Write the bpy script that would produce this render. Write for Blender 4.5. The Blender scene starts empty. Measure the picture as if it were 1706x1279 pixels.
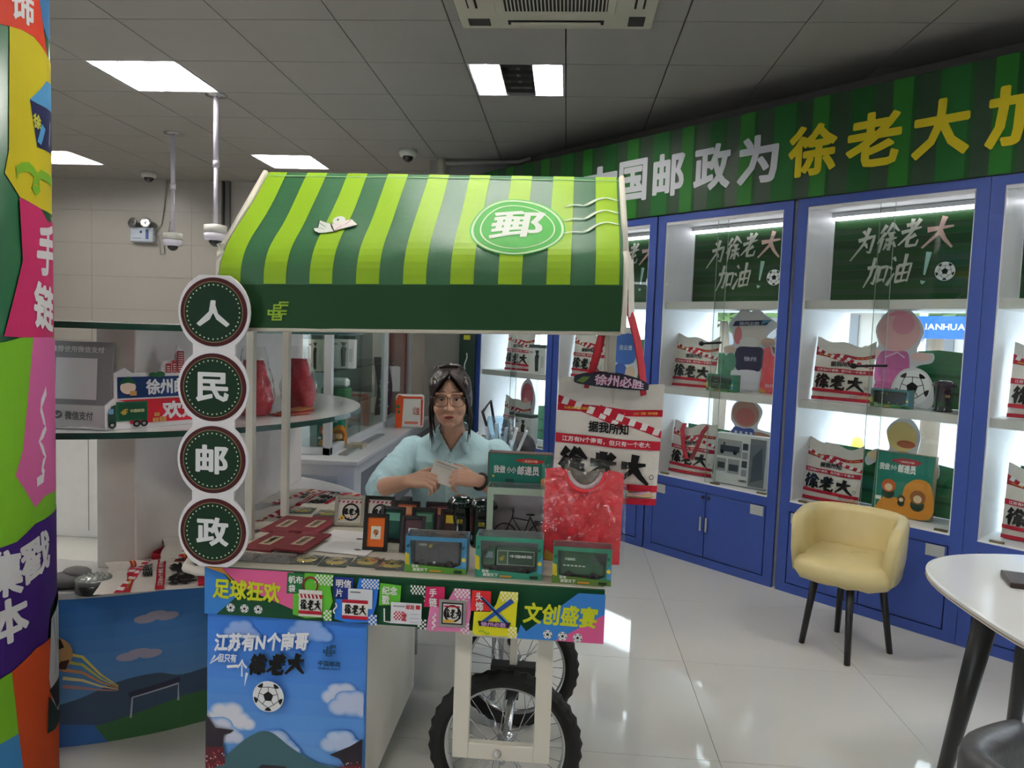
import bpy, bmesh, math, random
from mathutils import Vector, Matrix, noise as mnoise
PI = math.pi; R2 = math.sqrt(2)
rnd = random.Random(7)
sc = bpy.context.scene
COL = sc.collection

# ---------------------------------------------------------------- camera
cam = bpy.data.cameras.new('camera'); camo = bpy.data.objects.new('camera', cam); COL.objects.link(camo)
cam.sensor_fit = 'HORIZONTAL'; cam.sensor_width = 36.0; cam.lens = 1220.486 / 1706 * 36.0
cam.clip_start = .05; cam.clip_end = 200
RT = Vector((.99666845, .07365599, .03502559)); UP = Vector((-.04002364, .06751326, .99691528)); FW = Vector((-.07106409, .99499586, -.07023631))
camo.matrix_world = Matrix(((RT.x, UP.x, -FW.x, 0), (RT.y, UP.y, -FW.y, 0), (RT.z, UP.z, -FW.z, 1.5), (0, 0, 0, 1)))
sc.camera = camo

# ---------------------------------------------------------------- light and exposure
sc.view_settings.view_transform = 'Standard'; sc.view_settings.look = 'None'
sc.view_settings.gamma = 1; sc.view_settings.use_curve_mapping = False
sc.view_settings.exposure = 0.55
SKY = 5.5           # overcast daylight outside the windows
TUBE = 85.0         # fluorescent tubes
LED = 6.0
w = bpy.data.worlds.new('sky'); sc.world = w; w.use_nodes = True
nt = w.node_tree; bg = nt.nodes['Background']
tc = nt.nodes.new('ShaderNodeTexCoord'); sx = nt.nodes.new('ShaderNodeSeparateXYZ'); cr = nt.nodes.new('ShaderNodeValToRGB')
nt.links.new(tc.outputs['Generated'], sx.inputs[0]); nt.links.new(sx.outputs['Z'], cr.inputs[0]); nt.links.new(cr.outputs[0], bg.inputs[0])
cr.color_ramp.elements[0].position = 0; cr.color_ramp.elements[0].color = (.93, .96, 1, 1)
cr.color_ramp.elements[1].position = .8; cr.color_ramp.elements[1].color = (.72, .85, 1, 1)
bg.inputs[1].default_value = SKY

# ---------------------------------------------------------------- materials
def lin(c):
    c = c / 255.0
    return c / 12.92 if c <= .04045 else ((c + .055) / 1.055) ** 2.4
MATS = {}
def M(rgb, rough=.5, metal=0.0, name=None, var=.06, nscale=14, bump=0.0, bscale=60, emit=0, coat=0, wave=None, spec=.5):
    key = (rgb, rough, metal, name, var, nscale, bump, bscale, emit, coat, wave, spec)
    if key in MATS: return MATS[key]
    m = bpy.data.materials.new(name or 'paint'); m.use_nodes = True; n = m.node_tree; p = n.nodes['Principled BSDF']
    c = [lin(x) for x in rgb]
    p.inputs['Roughness'].default_value = rough; p.inputs['Metallic'].default_value = metal
    p.inputs['Specular IOR Level'].default_value = spec
    if coat: p.inputs['Coat Weight'].default_value = coat; p.inputs['Coat Roughness'].default_value = .05
    t = n.nodes.new('ShaderNodeTexCoord')
    nz = n.nodes.new('ShaderNodeTexNoise'); nz.inputs['Scale'].default_value = nscale; nz.inputs['Detail'].default_value = 3
    if wave:
        mp = n.nodes.new('ShaderNodeMapping'); mp.inputs['Scale'].default_value = wave
        n.links.new(t.outputs['Object'], mp.inputs[0]); n.links.new(mp.outputs[0], nz.inputs['Vector'])
    else: n.links.new(t.outputs['Object'], nz.inputs['Vector'])
    mx = n.nodes.new('ShaderNodeMix'); mx.data_type = 'RGBA'
    mx.inputs[6].default_value = [max(0, x * (1 - var)) for x in c] + [1]
    mx.inputs[7].default_value = [min(1, x * (1 + var)) for x in c] + [1]
    n.links.new(nz.outputs['Fac'], mx.inputs[0]); n.links.new(mx.outputs[2], p.inputs['Base Color'])
    if bump:
        b = n.nodes.new('ShaderNodeBump'); b.inputs['Strength'].default_value = bump; b.inputs['Distance'].default_value = .01
        n2 = n.nodes.new('ShaderNodeTexNoise'); n2.inputs['Scale'].default_value = bscale; n2.inputs['Detail'].default_value = 4
        n.links.new(t.outputs['Object'], n2.inputs['Vector']); n.links.new(n2.outputs['Fac'], b.inputs['Height']); n.links.new(b.outputs[0], p.inputs['Normal'])
    if emit:
        p.inputs['Emission Color'].default_value = c + [1]; p.inputs['Emission Strength'].default_value = emit
    MATS[key] = m
    return m
def P(*rgb, rough=.6): return M(tuple(rgb), rough=rough, name='print', var=.02, spec=.22)
def glass(name, tint=(1, 1, 1), gloss=.12, opac=.0, rough=.02, wrinkle=0):
    if name in MATS: return MATS[name]
    m = bpy.data.materials.new(name); m.use_nodes = True; n = m.node_tree
    for x in list(n.nodes): n.nodes.remove(x)
    o = n.nodes.new('ShaderNodeOutputMaterial'); tr = n.nodes.new('ShaderNodeBsdfTransparent'); gl = n.nodes.new('ShaderNodeBsdfGlossy')
    mix = n.nodes.new('ShaderNodeMixShader'); fr = n.nodes.new('ShaderNodeLayerWeight'); fr.inputs[0].default_value = .5
    pw5 = n.nodes.new('ShaderNodeMath'); pw5.operation = 'POWER'; pw5.inputs[1].default_value = 5; n.links.new(fr.outputs['Facing'], pw5.inputs[0])
    sch = n.nodes.new('ShaderNodeMath'); sch.operation = 'MULTIPLY_ADD'; sch.inputs[1].default_value = .6; sch.inputs[2].default_value = .04; n.links.new(pw5.outputs[0], sch.inputs[0])
    tr.inputs[0].default_value = (*tint, 1); gl.inputs['Roughness'].default_value = rough
    mu = n.nodes.new('ShaderNodeMath'); mu.operation = 'MULTIPLY_ADD'; mu.inputs[1].default_value = 1.0; mu.inputs[2].default_value = opac
    n.links.new(sch.outputs[0], mu.inputs[0]); mu.inputs[1].default_value = gloss / .12
    if wrinkle:
        t = n.nodes.new('ShaderNodeTexCoord'); n2 = n.nodes.new('ShaderNodeTexNoise'); n2.inputs['Scale'].default_value = 28; n2.inputs['Detail'].default_value = 3
        b = n.nodes.new('ShaderNodeBump'); b.inputs['Strength'].default_value = wrinkle; b.inputs['Distance'].default_value = .02
        n.links.new(t.outputs['Object'], n2.inputs['Vector']); n.links.new(n2.outputs['Fac'], b.inputs['Height'])
        n.links.new(b.outputs[0], gl.inputs['Normal']); n.links.new(b.outputs[0], fr.inputs['Normal'])
    n.links.new(mu.outputs[0], mix.inputs[0]); n.links.new(tr.outputs[0], mix.inputs[1]); n.links.new(gl.outputs[0], mix.inputs[2])
    n.links.new(mix.outputs[0], o.inputs[0]); MATS[name] = m
    return m
GLASS = glass('clear_glass', (.96, .98, .97), .1)
WGLASS = glass('window_glass', (.95, .97, .97), .1)
TGLASS = glass('showcase_glass', (.84, .90, .88), .14)
FILM = glass('clear_film', (.98, .98, .98), .26, .03, .05, .9)
FILM2 = glass('stiff_film', (.94, .95, .95), .2, .03, .08, .25)

# ---------------------------------------------------------------- mesh builder
class MB:
    def __init__(s, T=None): s.v = []; s.f = []; s.mi = []; s.sm = []; s.mats = []; s.T = T
    def m(s, mat):
        if mat not in s.mats: s.mats.append(mat)
        return s.mats.index(mat)
    def add(s, vs, fs, mat, smooth=False):
        o = len(s.v); T = s.T
        for q in vs: s.v.append(T @ Vector(q) if T else Vector(q))
        k = s.m(mat)
        for f in fs: s.f.append([i + o for i in f]); s.mi.append(k); s.sm.append(smooth)
    def box(s, x0, y0, z0, x1, y1, z1, mat, bev=0, seg=1):
        if not bev:
            vs = [(x, y, z) for z in (z0, z1) for y in (y0, y1) for x in (x0, x1)]
            s.add(vs, [(0, 2, 3, 1), (4, 5, 7, 6), (0, 1, 5, 4), (2, 6, 7, 3), (0, 4, 6, 2), (1, 3, 7, 5)], mat); return
        bm = bmesh.new(); bmesh.ops.create_cube(bm, size=1)
        for q in bm.verts: q.co = Vector(((x0 + x1) / 2 + q.co.x * (x1 - x0), (y0 + y1) / 2 + q.co.y * (y1 - y0), (z0 + z1) / 2 + q.co.z * (z1 - z0)))
        bmesh.ops.bevel(bm, geom=bm.edges[:], offset=bev, segments=seg, affect='EDGES', profile=.5)
        s.bm(bm, mat, seg > 1)
    def bm(s, bm, mat, smooth=False):
        bm.verts.index_update(); s.add([q.co.copy() for q in bm.verts], [[q.index for q in f.verts] for f in bm.faces], mat, smooth); bm.free()
    def tube(s, path, r, mat, n=8, closed=False, smooth=True, flat=1.0):
        path = [Vector(p) for p in path]; N = len(path); rr = r if isinstance(r, (list, tuple)) else [r] * N
        up = None; vs = []
        for i, p in enumerate(path):
            a = path[(i - 1) % N] if (closed or i) else p; b = path[(i + 1) % N] if (closed or i < N - 1) else p
            t = (b - a).normalized() if (b - a).length > 1e-9 else Vector((0, 0, 1))
            if up is None:
                up = t.orthogonal().normalized() if abs(t.z) > .95 else Vector((0, 0, 1)).cross(t).normalized()
            up = up - t * up.dot(t)
            if up.length < 1e-6: up = t.orthogonal()
            up.normalize(); bn = t.cross(up)
            for k in range(n):
                an = 2 * PI * k / n; vs.append(p + up * (math.cos(an) * rr[i]) + bn * (math.sin(an) * rr[i] * flat))
        fs = []
        for i in range(N if closed else N - 1):
            j = (i + 1) % N
            for k in range(n): fs.append((i * n + k, i * n + (k + 1) % n, j * n + (k + 1) % n, j * n + k))
        if not closed: fs.append(tuple(range(n))[::-1]); fs.append(tuple((N - 1) * n + k for k in range(n)))
        s.add(vs, fs, mat, smooth)
    def lathe(s, prof, mat, n=24, c=(0, 0, 0), smooth=True):
        vs = []; fs = []
        for r, z in prof:
            for k in range(n): a = 2 * PI * k / n; vs.append((c[0] + r * math.cos(a), c[1] + r * math.sin(a), c[2] + z))
        for i in range(len(prof) - 1):
            for k in range(n): fs.append((i * n + k, i * n + (k + 1) % n, (i + 1) * n + (k + 1) % n, (i + 1) * n + k))
        fs.append(tuple(range(n))[::-1]); fs.append(tuple((len(prof) - 1) * n + k for k in range(n)))
        s.add(vs, fs, mat, smooth)
    def prism(s, pts, a, b, mat, axis='z', bev=0):
        """outline pts extruded from a to b along axis; y: pts are (x,z)"""
        f = {'z': lambda p, h: (p[0], p[1], h), 'y': lambda p, h: (p[0], h, p[1]), 'x': lambda p, h: (h, p[0], p[1])}[axis]
        n = len(pts)
        s.add([f(p, a) for p in pts] + [f(p, b) for p in pts], [tuple(range(n))[::-1], tuple(range(n, 2 * n))] + [(i, (i + 1) % n, n + (i + 1) % n, n + i) for i in range(n)], mat)
    def ball(s, c, r, mat, nu=14, nv=9):
        r = r if isinstance(r, (tuple, list)) else (r, r, r); vs = [(c[0], c[1], c[2] - r[2])]; fs = []
        for i in range(1, nv):
            ph = -PI / 2 + PI * i / nv
            for k in range(nu): a = 2 * PI * k / nu; vs.append((c[0] + r[0] * math.cos(ph) * math.cos(a), c[1] + r[1] * math.cos(ph) * math.sin(a), c[2] + r[2] * math.sin(ph)))
        vs.append((c[0], c[1], c[2] + r[2])); L = len(vs) - 1
        for k in range(nu):
            fs.append((0, 1 + (k + 1) % nu, 1 + k)); fs.append((L, L - nu + k, L - nu + (k + 1) % nu))
        for i in range(nv - 2):
            for k in range(nu): fs.append((1 + i * nu + k, 1 + i * nu + (k + 1) % nu, 1 + (i + 1) * nu + (k + 1) % nu, 1 + (i + 1) * nu + k))
        s.add(vs, fs, mat, True)
    def loft(s, rings, mat, caps=True, smooth=True, closed=True):
        n = len(rings[0]); vs = [p for r in rings for p in r]; fs = []
        for i in range(len(rings) - 1):
            for k in range(n if closed else n - 1): fs.append((i * n + k, i * n + (k + 1) % n, (i + 1) * n + (k + 1) % n, (i + 1) * n + k))
        if caps: fs.append(tuple(range(n))[::-1]); fs.append(tuple((len(rings) - 1) * n + k for k in range(n)))
        s.add(vs, fs, mat, smooth)
    def grid(s, nu, nv, fn, mat, smooth=True):
        vs = [fn(i / nu, j / nv) for j in range(nv + 1) for i in range(nu + 1)]
        s.add(vs, [(j * (nu + 1) + i, j * (nu + 1) + i + 1, (j + 1) * (nu + 1) + i + 1, (j + 1) * (nu + 1) + i) for j in range(nv) for i in range(nu)], mat, smooth)
    def build(s, name, parent=None, recalc=True, kind=None, label=None):
        me = bpy.data.meshes.new(name); me.from_pydata([tuple(q) for q in s.v], [], s.f)
        for q in s.mats: me.materials.append(q)
        me.polygons.foreach_set('material_index', s.mi); me.polygons.foreach_set('use_smooth', s.sm)
        if recalc:
            b = bmesh.new(); b.from_mesh(me); bmesh.ops.recalc_face_normals(b, faces=b.faces[:]); b.to_mesh(me); b.free()
        me.update()
        o = bpy.data.objects.new(name, me); COL.objects.link(o)
        if parent: o.parent = parent
        if kind: o['kind'] = kind
        if label: o['label'] = label
        return o
def link_copy(o, parent=None, loc=None, rz=None):
    c = o.copy(); COL.objects.link(c); c.parent = parent
    if loc is not None: c.location = loc
    if rz is not None: c.rotation_euler = (0, 0, rz)
    return c
def copy_tree(o, parent=None):
    c = o.copy(); COL.objects.link(c); c.parent = parent
    for ch in list(o.children): copy_tree(ch, c)
    return c
def thing(name, label, cat, loc=(0, 0, 0), rz=0, group=None, rot=None, scale=None):
    o = bpy.data.objects.new(name, None); COL.objects.link(o); o.empty_display_size = .05
    o.location = loc; o.rotation_euler = rot or (0, 0, rz)
    if scale: o.scale = scale if isinstance(scale, (tuple, list)) else (scale,) * 3
    o['label'] = label; o['category'] = cat
    if group: o['group'] = group
    return o
def place(root, label, loc, rot=(0, 0, 0), scale=1, group=None, used=set()):
    """first use moves the built thing itself, later uses copy it with its parts"""
    o = root if root.name not in used else copy_tree(root)
    used.add(root.name); o.location = loc; o.rotation_euler = rot; o.scale = scale if isinstance(scale, (tuple, list)) else (scale,) * 3
    o['label'] = label
    if group: o['group'] = group
    return o
def tag(o, label, cat, group=None):
    o['label'] = label; o['category'] = cat
    if group: o['group'] = group
    return o
def box(name, x0, y0, z0, x1, y1, z1, mat, parent=None, bev=0, kind=None):
    b = MB(); b.box(x0, y0, z0, x1, y1, z1, mat, bev); return b.build(name, parent, kind=kind, recalc=bool(bev))

# ---------------------------------------------------------------- flat print: words, shapes and brush strokes laid on a surface
TXT = {}
GL = {}
def glyph(ch, bold, shear):
    """one character as flat faces; the outline is fattened as far as its strokes stay clean"""
    k = (ch, bold, shear)
    if k in GL: return GL[k]
    def mk(off):
        cu = bpy.data.curves.new('words', 'FONT'); cu.body = ch; cu.size = 1; cu.resolution_u = 2; cu.shear = shear; cu.offset = off
        ob = bpy.data.objects.new('words', cu); me = ob.to_mesh()
        vs = [(q.co.x, q.co.y) for q in me.vertices]; fs = [tuple(f.vertices) for f in me.polygons]; ar = sum(f.area for f in me.polygons)
        cnt = {}
        for f in fs:
            for i in range(len(f)): e = tuple(sorted((f[i], f[(i + 1) % len(f)]))); cnt[e] = cnt.get(e, 0) + 1
        per = sum(math.dist(vs[i], vs[j]) for (i, j), c in cnt.items() if c == 1)
        ob.to_mesh_clear(); bpy.data.objects.remove(ob); bpy.data.curves.remove(cu)
        return vs, fs, ar, per
    base = mk(0); best = base
    if bold:
        for q in (1, .85, .7, .55, .4, .25):
            m = mk(bold * q)
            if base[2] + base[3] * bold * q * .78 < m[2] < base[2] + base[3] * bold * q * 1.5: best = m; break
    GL[k] = best[:2]; return GL[k]
def text2d(s, bold=.02, shear=0, sp=1.0):
    k = (s, bold, shear, sp)
    if k not in TXT:
        vs = []; fs = []; x = 0
        for ch in s:
            if ch == ' ': x += .3; continue
            g, f = glyph(ch, bold, shear); cjk = ord(ch) > 0x2000; o = len(vs)
            x0 = 0 if cjk else min(p[0] for p in g) - .04
            vs += [(p[0] - x0 + x, p[1]) for p in g]; fs += [tuple(i + o for i in q) for q in f]
            x += sp if cjk else (max(p[0] for p in g) - x0 + .04) * sp
        x0 = min(q[0] for q in vs); x1 = max(q[0] for q in vs); y0 = min(q[1] for q in vs); y1 = max(q[1] for q in vs)
        TXT[k] = ([((q[0] - x0) / (x1 - x0), (q[1] - y0) / (y1 - y0)) for q in vs], fs)
    return TXT[k]
BRUSH = {
 '徐': [[(.32, .97), (.08, .70)], [(.34, .70), (.02, .36)], [(.22, .52), (.20, .0)], [(.64, 1.0), (.36, .62)], [(.62, .95), (1.0, .66)], [(.48, .62), (.82, .64)], [(.40, .42), (.94, .44)], [(.66, .64), (.66, .04), (.55, .12)], [(.52, .30), (.38, .08)], [(.78, .30), (.98, .10)]],
 '老': [[(.22, .80), (.74, .84)], [(.48, 1.0), (.47, .60)], [(.04, .58), (.96, .64)], [(.84, .94), (.45, .45), (.0, .14)], [(.76, .42), (.42, .28)], [(.42, .42), (.42, .06), (.86, .04), (.92, .22)]],
 '大': [[(.04, .60), (.92, .68)], [(.54, 1.0), (.46, .48), (.0, .02)], [(.48, .56), (.74, .26), (1.05, .0)]],
 '为': [[(.26, .94), (.38, .78)], [(.54, 1.0), (.40, .45), (-.15, -.1)], [(.08, .60), (.88, .66), (.80, .06), (.62, .14)], [(.48, .44), (.62, .26)]],
 '加': [[(.02, .66), (.52, .70), (.44, .08), (.32, .16)], [(.30, 1.0), (.22, .4), (.0, .0)], [(.62, .64), (.62, .12)], [(.60, .62), (.98, .66), (.92, .12)], [(.62, .2), (.92, .22)]],
 '油': [[(.08, .94), (.22, .80)], [(.0, .64), (.14, .52)], [(.02, .0), (.26, .40)], [(.38, .64), (.38, .06)], [(.38, .62), (.96, .66), (.92, .06)], [(.66, 1.0), (.64, .10)], [(.40, .36), (.92, .38)], [(.40, .10), (.92, .12)]],
 '!': [[(.62, 1.0), (.46, .30)], [(.42, .12), (.36, .02)]],
}
class Print:
    """fn(u, v, h): a point at (u, v) on the printed surface, lifted h off it"""
    def __init__(s, fn, step=0, lift=.0012, clip=None): s.clip = clip; s.fn = fn; s.b = MB(); s.h = lift; s.step = step; s.d = .00025
    def raw(s, vs, fs, mat):
        s.h += s.d
        if s.step or s.clip:
            bm = bmesh.new(); q = [bm.verts.new((a, b, 0)) for a, b in vs]
            for f in fs:
                try: bm.faces.new([q[i] for i in f])
                except ValueError: pass
            if s.clip:
                for ax in (0, 1):
                    for sg in (0, 1):
                        c = [0, 0, 0]; c[ax] = s.clip[ax + 2 * sg]; n = [0, 0, 0]; n[ax] = 1 if sg else -1
                        bmesh.ops.bisect_plane(bm, geom=bm.verts[:] + bm.edges[:] + bm.faces[:], plane_co=c, plane_no=n, clear_outer=True)
            for ax in (0, 1) if s.step else ():
                lo = min(p[ax] for p in vs); hi = max(p[ax] for p in vs); st = s.step if not isinstance(s.step, tuple) else s.step[ax]
                if not st: continue
                k = math.floor(lo / st) + 1
                while k * st < hi:
                    c = [0, 0, 0]; c[ax] = k * st; n = [0, 0, 0]; n[ax] = 1
                    bmesh.ops.bisect_plane(bm, geom=bm.verts[:] + bm.edges[:] + bm.faces[:], plane_co=c, plane_no=n); k += 1
            bm.verts.index_update(); vs = [(p.co.x, p.co.y) for p in bm.verts]; fs = [[p.index for p in f.verts] for f in bm.faces]; bm.free()
        s.b.add([s.fn(a, b, s.h) for a, b in vs], fs, mat)
    def poly(s, pts, mat): s.raw(pts, [tuple(range(len(pts)))], mat)
    def rect(s, x0, y0, x1, y1, mat): s.poly([(x0, y0), (x1, y0), (x1, y1), (x0, y1)], mat)
    def circ(s, x, y, r, mat, n=28, ry=None): s.poly([(x + r * math.cos(2 * PI * k / n), y + (ry or r) * math.sin(2 * PI * k / n)) for k in range(n)], mat)
    def ring(s, x, y, r0, r1, mat, n=40, e=1.0):
        vs = [(x + r * math.cos(2 * PI * k / n), y + r * e * math.sin(2 * PI * k / n)) for r in (r0, r1) for k in range(n)]
        s.raw(vs, [(k, (k + 1) % n, n + (k + 1) % n, n + k) for k in range(n)], mat)
    def text(s, t, x0, y0, x1, y1, mat, bold=.02, shear=0, sp=1.0, skew=0.0):
        n = len(t.replace(' ', '')); ex = max(0, bold - .012) * (x1 - x0) / max(1, n) * .8; ey = max(0, bold - .012) * (y1 - y0) * .8
        vs, fs = text2d(t, min(bold, .012), shear, sp); x0 += ex; x1 -= ex; y0 += ey; y1 -= ey
        q = [(x0 + a * (x1 - x0), y0 + b * (y1 - y0) + skew * a) for a, b in vs]; s.fat(q, fs, mat, ex, ey)
    def fat(s, q, fs, mat, ex, ey):
        s.raw(q, fs, mat)
        if ex + ey > 1e-9:
            for dx, dy in ((1, 0), (-1, 0), (0, 1), (0, -1), (.7, .7), (-.7, .7), (.7, -.7), (-.7, -.7)):
                s.h -= s.d * .8; s.raw([(a + dx * ex, b + dy * ey) for a, b in q], fs, mat)
    def text_para(s, t, o, du, dv, mat, bold=.02):
        vs, fs = text2d(t, min(bold, .012)); n = len(t); k = max(0, bold - .012) * .8
        s.fat([(o[0] + a * du[0] + b * dv[0], o[1] + a * du[1] + b * dv[1]) for a, b in vs], fs, mat, k * math.hypot(*du) / n if abs(du[0]) > abs(du[1]) else k * math.hypot(*dv), k * math.hypot(*dv) if abs(du[0]) > abs(du[1]) else k * math.hypot(*du) / n)
    def line(s, pts, w, mat, taper=None):
        n = len(pts); L = []; Rr = []
        for i, p in enumerate(pts):
            a = pts[max(0, i - 1)]; b = pts[min(n - 1, i + 1)]; dx, dy = b[0] - a[0], b[1] - a[1]; l = math.hypot(dx, dy) or 1
            k = w / 2 * (1 if taper is None else taper[0] + (taper[1] - taper[0]) * i / (n - 1))
            L.append((p[0] - dy / l * k, p[1] + dx / l * k)); Rr.append((p[0] + dy / l * k, p[1] - dx / l * k))
        s.raw(L + Rr, [(i, i + 1, n + i + 1, n + i) for i in range(n - 1)], mat)
    def brush(s, t, x0, y0, x1, y1, mat, w=.13, skew=0.0, slant=0.0):
        n = len(t); cw = (x1 - x0) / n; h = y1 - y0; wd = w * min(cw, h)
        for k, ch in enumerate(t):
            for st in BRUSH[ch]:
                q = [(x0 + (k + .04 + .92 * a + slant * (b - .5)) * cw, y0 + b * h + skew * (k + a) / n) for a, b in st]
                pts = []
                for i in range(len(q) - 1):
                    for j in range(4): pts.append((q[i][0] + (q[i + 1][0] - q[i][0]) * j / 4, q[i][1] + (q[i + 1][1] - q[i][1]) * j / 4))
                pts.append(q[-1]); s.h -= s.d * .68; s.line(pts, wd, mat, (1.25, .45))
            s.h += s.d * .1
        s.h += s.d
    def wave(s, x0, y0, x1, y1, amp, n, w, mat):
        s.line([(x0 + (x1 - x0) * i / 30 + amp * math.sin(2 * PI * n * i / 30) * (-(y1 - y0)) / math.hypot(x1 - x0, y1 - y0), y0 + (y1 - y0) * i / 30 + amp * math.sin(2 * PI * n * i / 30) * (x1 - x0) / math.hypot(x1 - x0, y1 - y0)) for i in range(31)], w, mat)
    def football(s, x, y, r):
        s.circ(x, y, r, P(235, 236, 238), 24)
        k = P(28, 28, 32)
        s.poly([(x + r * .34 * math.cos(PI / 2 + 2 * PI * i / 5), y + r * .34 * math.sin(PI / 2 + 2 * PI * i / 5)) for i in range(5)], k)
        for i in range(5):
            a = PI / 2 + 2 * PI * i / 5 + PI / 5
            q = [(x + r * d * math.cos(a + e), y + r * d * math.sin(a + e)) for d, e in ((.93, -.24), (.94, 0), (.93, .24), (.78, .18), (.68, 0), (.78, -.18))]
            s.h -= s.d; s.poly(q, k); s.h -= s.d
            s.line([(x + r * .34 * math.cos(a - PI / 5), y + r * .34 * math.sin(a - PI / 5)), (x + r * .62 * math.cos(a - PI / 5), y + r * .62 * math.sin(a - PI / 5))], r * .04, k)
            for e in (-1, 1): s.h -= s.d; s.line([(x + r * .62 * math.cos(a - PI / 5), y + r * .62 * math.sin(a - PI / 5)), (x + r * .72 * math.cos(a - PI / 5 + e * PI / 5), y + r * .72 * math.sin(a - PI / 5 + e * PI / 5))], r * .04, k)
    def check(s, x0, y0, x1, y1, nx, ny, a, b):
        s.rect(x0, y0, x1, y1, a); dx = (x1 - x0) / nx; dy = (y1 - y0) / ny; vs = []; fs = []
        for i in range(nx):
            for j in range(ny):
                if (i + j) % 2:
                    o = len(vs); vs += [(x0 + i * dx, y0 + j * dy), (x0 + i * dx + dx, y0 + j * dy), (x0 + i * dx + dx, y0 + j * dy + dy), (x0 + i * dx, y0 + j * dy + dy)]; fs.append((o, o + 1, o + 2, o + 3))
        s.raw(vs, fs, b)
    def emblem(s, x, y, w, mat):
        """the postal emblem: stepped bars"""
        for path in ([(1, .94), (.58, .94), (.58, .80), (.29, .80), (.27, .42)], [(.98, .79), (.64, .79), (.63, .64), (.29, .64)], [(.92, .50), (.60, .50), (.58, .20), (.22, .20)], [(.91, .34), (.69, .34), (.66, .05), (.22, .05), (.26, .5)], [(0, .50), (.54, .50), (.52, .32), (0, .32), (.02, .52)]):
            for (ax, ay), (bx, by) in zip(path, path[1:]):
                l = math.hypot(bx - ax, by - ay); dx, dy = (bx - ax) / l * .045, (by - ay) / l * .045
                s.h -= s.d * .8; s.line([(x + (ax - dx) * w, y + (ay - dy) * w), (x + (bx + dx) * w, y + (by + dy) * w)], w * .09, mat)
        s.h += s.d
    def build(s, parent, name='print', label=None): return s.b.build(name, parent, recalc=False, label=label)
def planeprint(o, u, v, n, **k):
    o, u, v, n = Vector(o), Vector(u), Vector(v), Vector(n)
    return Print(lambda a, b, h: o + u * a + v * b + n * h, **k)
def frontprint(x, y, z, **k): return planeprint((x, y, z), (1, 0, 0), (0, 0, 1), (0, -1, 0), **k)
def topprint(x, y, z, **k): return planeprint((x, y, z), (1, 0, 0), (0, 1, 0), (0, 0, 1), **k)
def wpt(s, d=0, z=0):      # cabinet wall frame: s along the wall, d behind its front face
    D = 5.8 / R2 + d
    return Vector(((D + s) / R2, (D - s) / R2, z))
WRZ = -PI / 4
# ---------------------------------------------------------------- the room
CZ = 3.0936
GX, GY, TP = -.0666, 3.8675, .6
panel_m = M((156, 153, 147), .7, name='ceiling_board', var=.03, nscale=6)
dark_gap = M((38, 37, 36), .9, name='grid_shadow_gap')
wall_m = M((168, 163, 156), .55, name='wall_paint')
tile_m = M((166, 161, 154), .32, name='glazed_wall_tile', var=.04, nscale=3)
floor_m = M((208, 206, 200), .045, name='polished_floor_tile', var=.035, nscale=2.2, spec=.55)
grout_m = M((70, 68, 64), .8, name='grout')
white_m = M((228, 228, 230), .4, name='white_board')
cream_m = M((226, 219, 205), .4, name='cream_paint')

LIGHTS = {(-5, 1), (-1, 1), (-5, 5), (-9, 5), (-9, 1), (3, -3), (-1, -3), (-5, -3), (-9, -3), (3, -7), (-1, -7), (-5, -7)}
def clip(pts, c):      # keep x + y <= c
    out = []
    for i in range(len(pts)):
        a, b = pts[i], pts[(i + 1) % len(pts)]; fa, fb = a[0] + a[1] - c, b[0] + b[1] - c
        if fa <= 0: out.append(a)
        if (fa < 0 < fb) or (fb < 0 < fa):
            t = fa / (fa - fb); out.append((a[0] + t * (b[0] - a[0]), a[1] + t * (b[1] - a[1])))
    return out
ROOM = [(-8, -4.25), (5.2, -4.25), (5.2, 1.55), (-1.6, 8.4), (-8, 8.4)]
b = MB(); b.prism(ROOM, CZ + .09, CZ + .16, dark_gap); ceil = b.build('ceiling', kind='structure')
g = .0035
pm0 = None
for i in range(-11, 8):
    for j in range(-13, 8):
        if (i, j) in LIGHTS: continue
        x, y = GX + i * TP, GY + j * TP
        if i in (-1, 0) and j in (-2, -1) and -0.62 < x < .4: pass
        q = clip([(x + g, y + g), (x + TP - g, y + g), (x + TP - g, y + TP - g), (x + g, y + TP - g)], 6.42)
        if len(q) < 3: continue
        full = len(q) == 4 and abs(q[2][0] - q[0][0] - TP + 2 * g) < 1e-6
        b = MB()
        if full and pm0:
            o = link_copy(pm0, ceil); o.location = (x, y, 0)
        elif full:
            b.box(g, g, CZ, TP - g, TP - g, CZ + .012, panel_m); pm0 = o = b.build('ceiling_panel', ceil); o.location = (x, y, 0)
        else:
            b.prism(q, CZ, CZ + .012, panel_m); o = b.build('ceiling_panel', ceil)
b = MB(); b.prism(ROOM, -.1, -.006, grout_m); floor = b.build('floor', kind='structure')
ft0 = None
for i in range(-11, 6):
    for j in range(-10, 7):
        x, y = .606 + i * .8, 3.366 + j * .8
        if x + y > 6.0: continue
        if ft0 is None: ft0 = o = box('floor_tile', .001, .001, -.006, .799, .799, 0, floor_m, floor)
        else: o = link_copy(ft0, floor)
        o.location = (x, y, 0)
wl = box('wall_left', -7.7, -4.2, 0, -7.5, 8.4, CZ + .1, wall_m, kind='structure')
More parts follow.
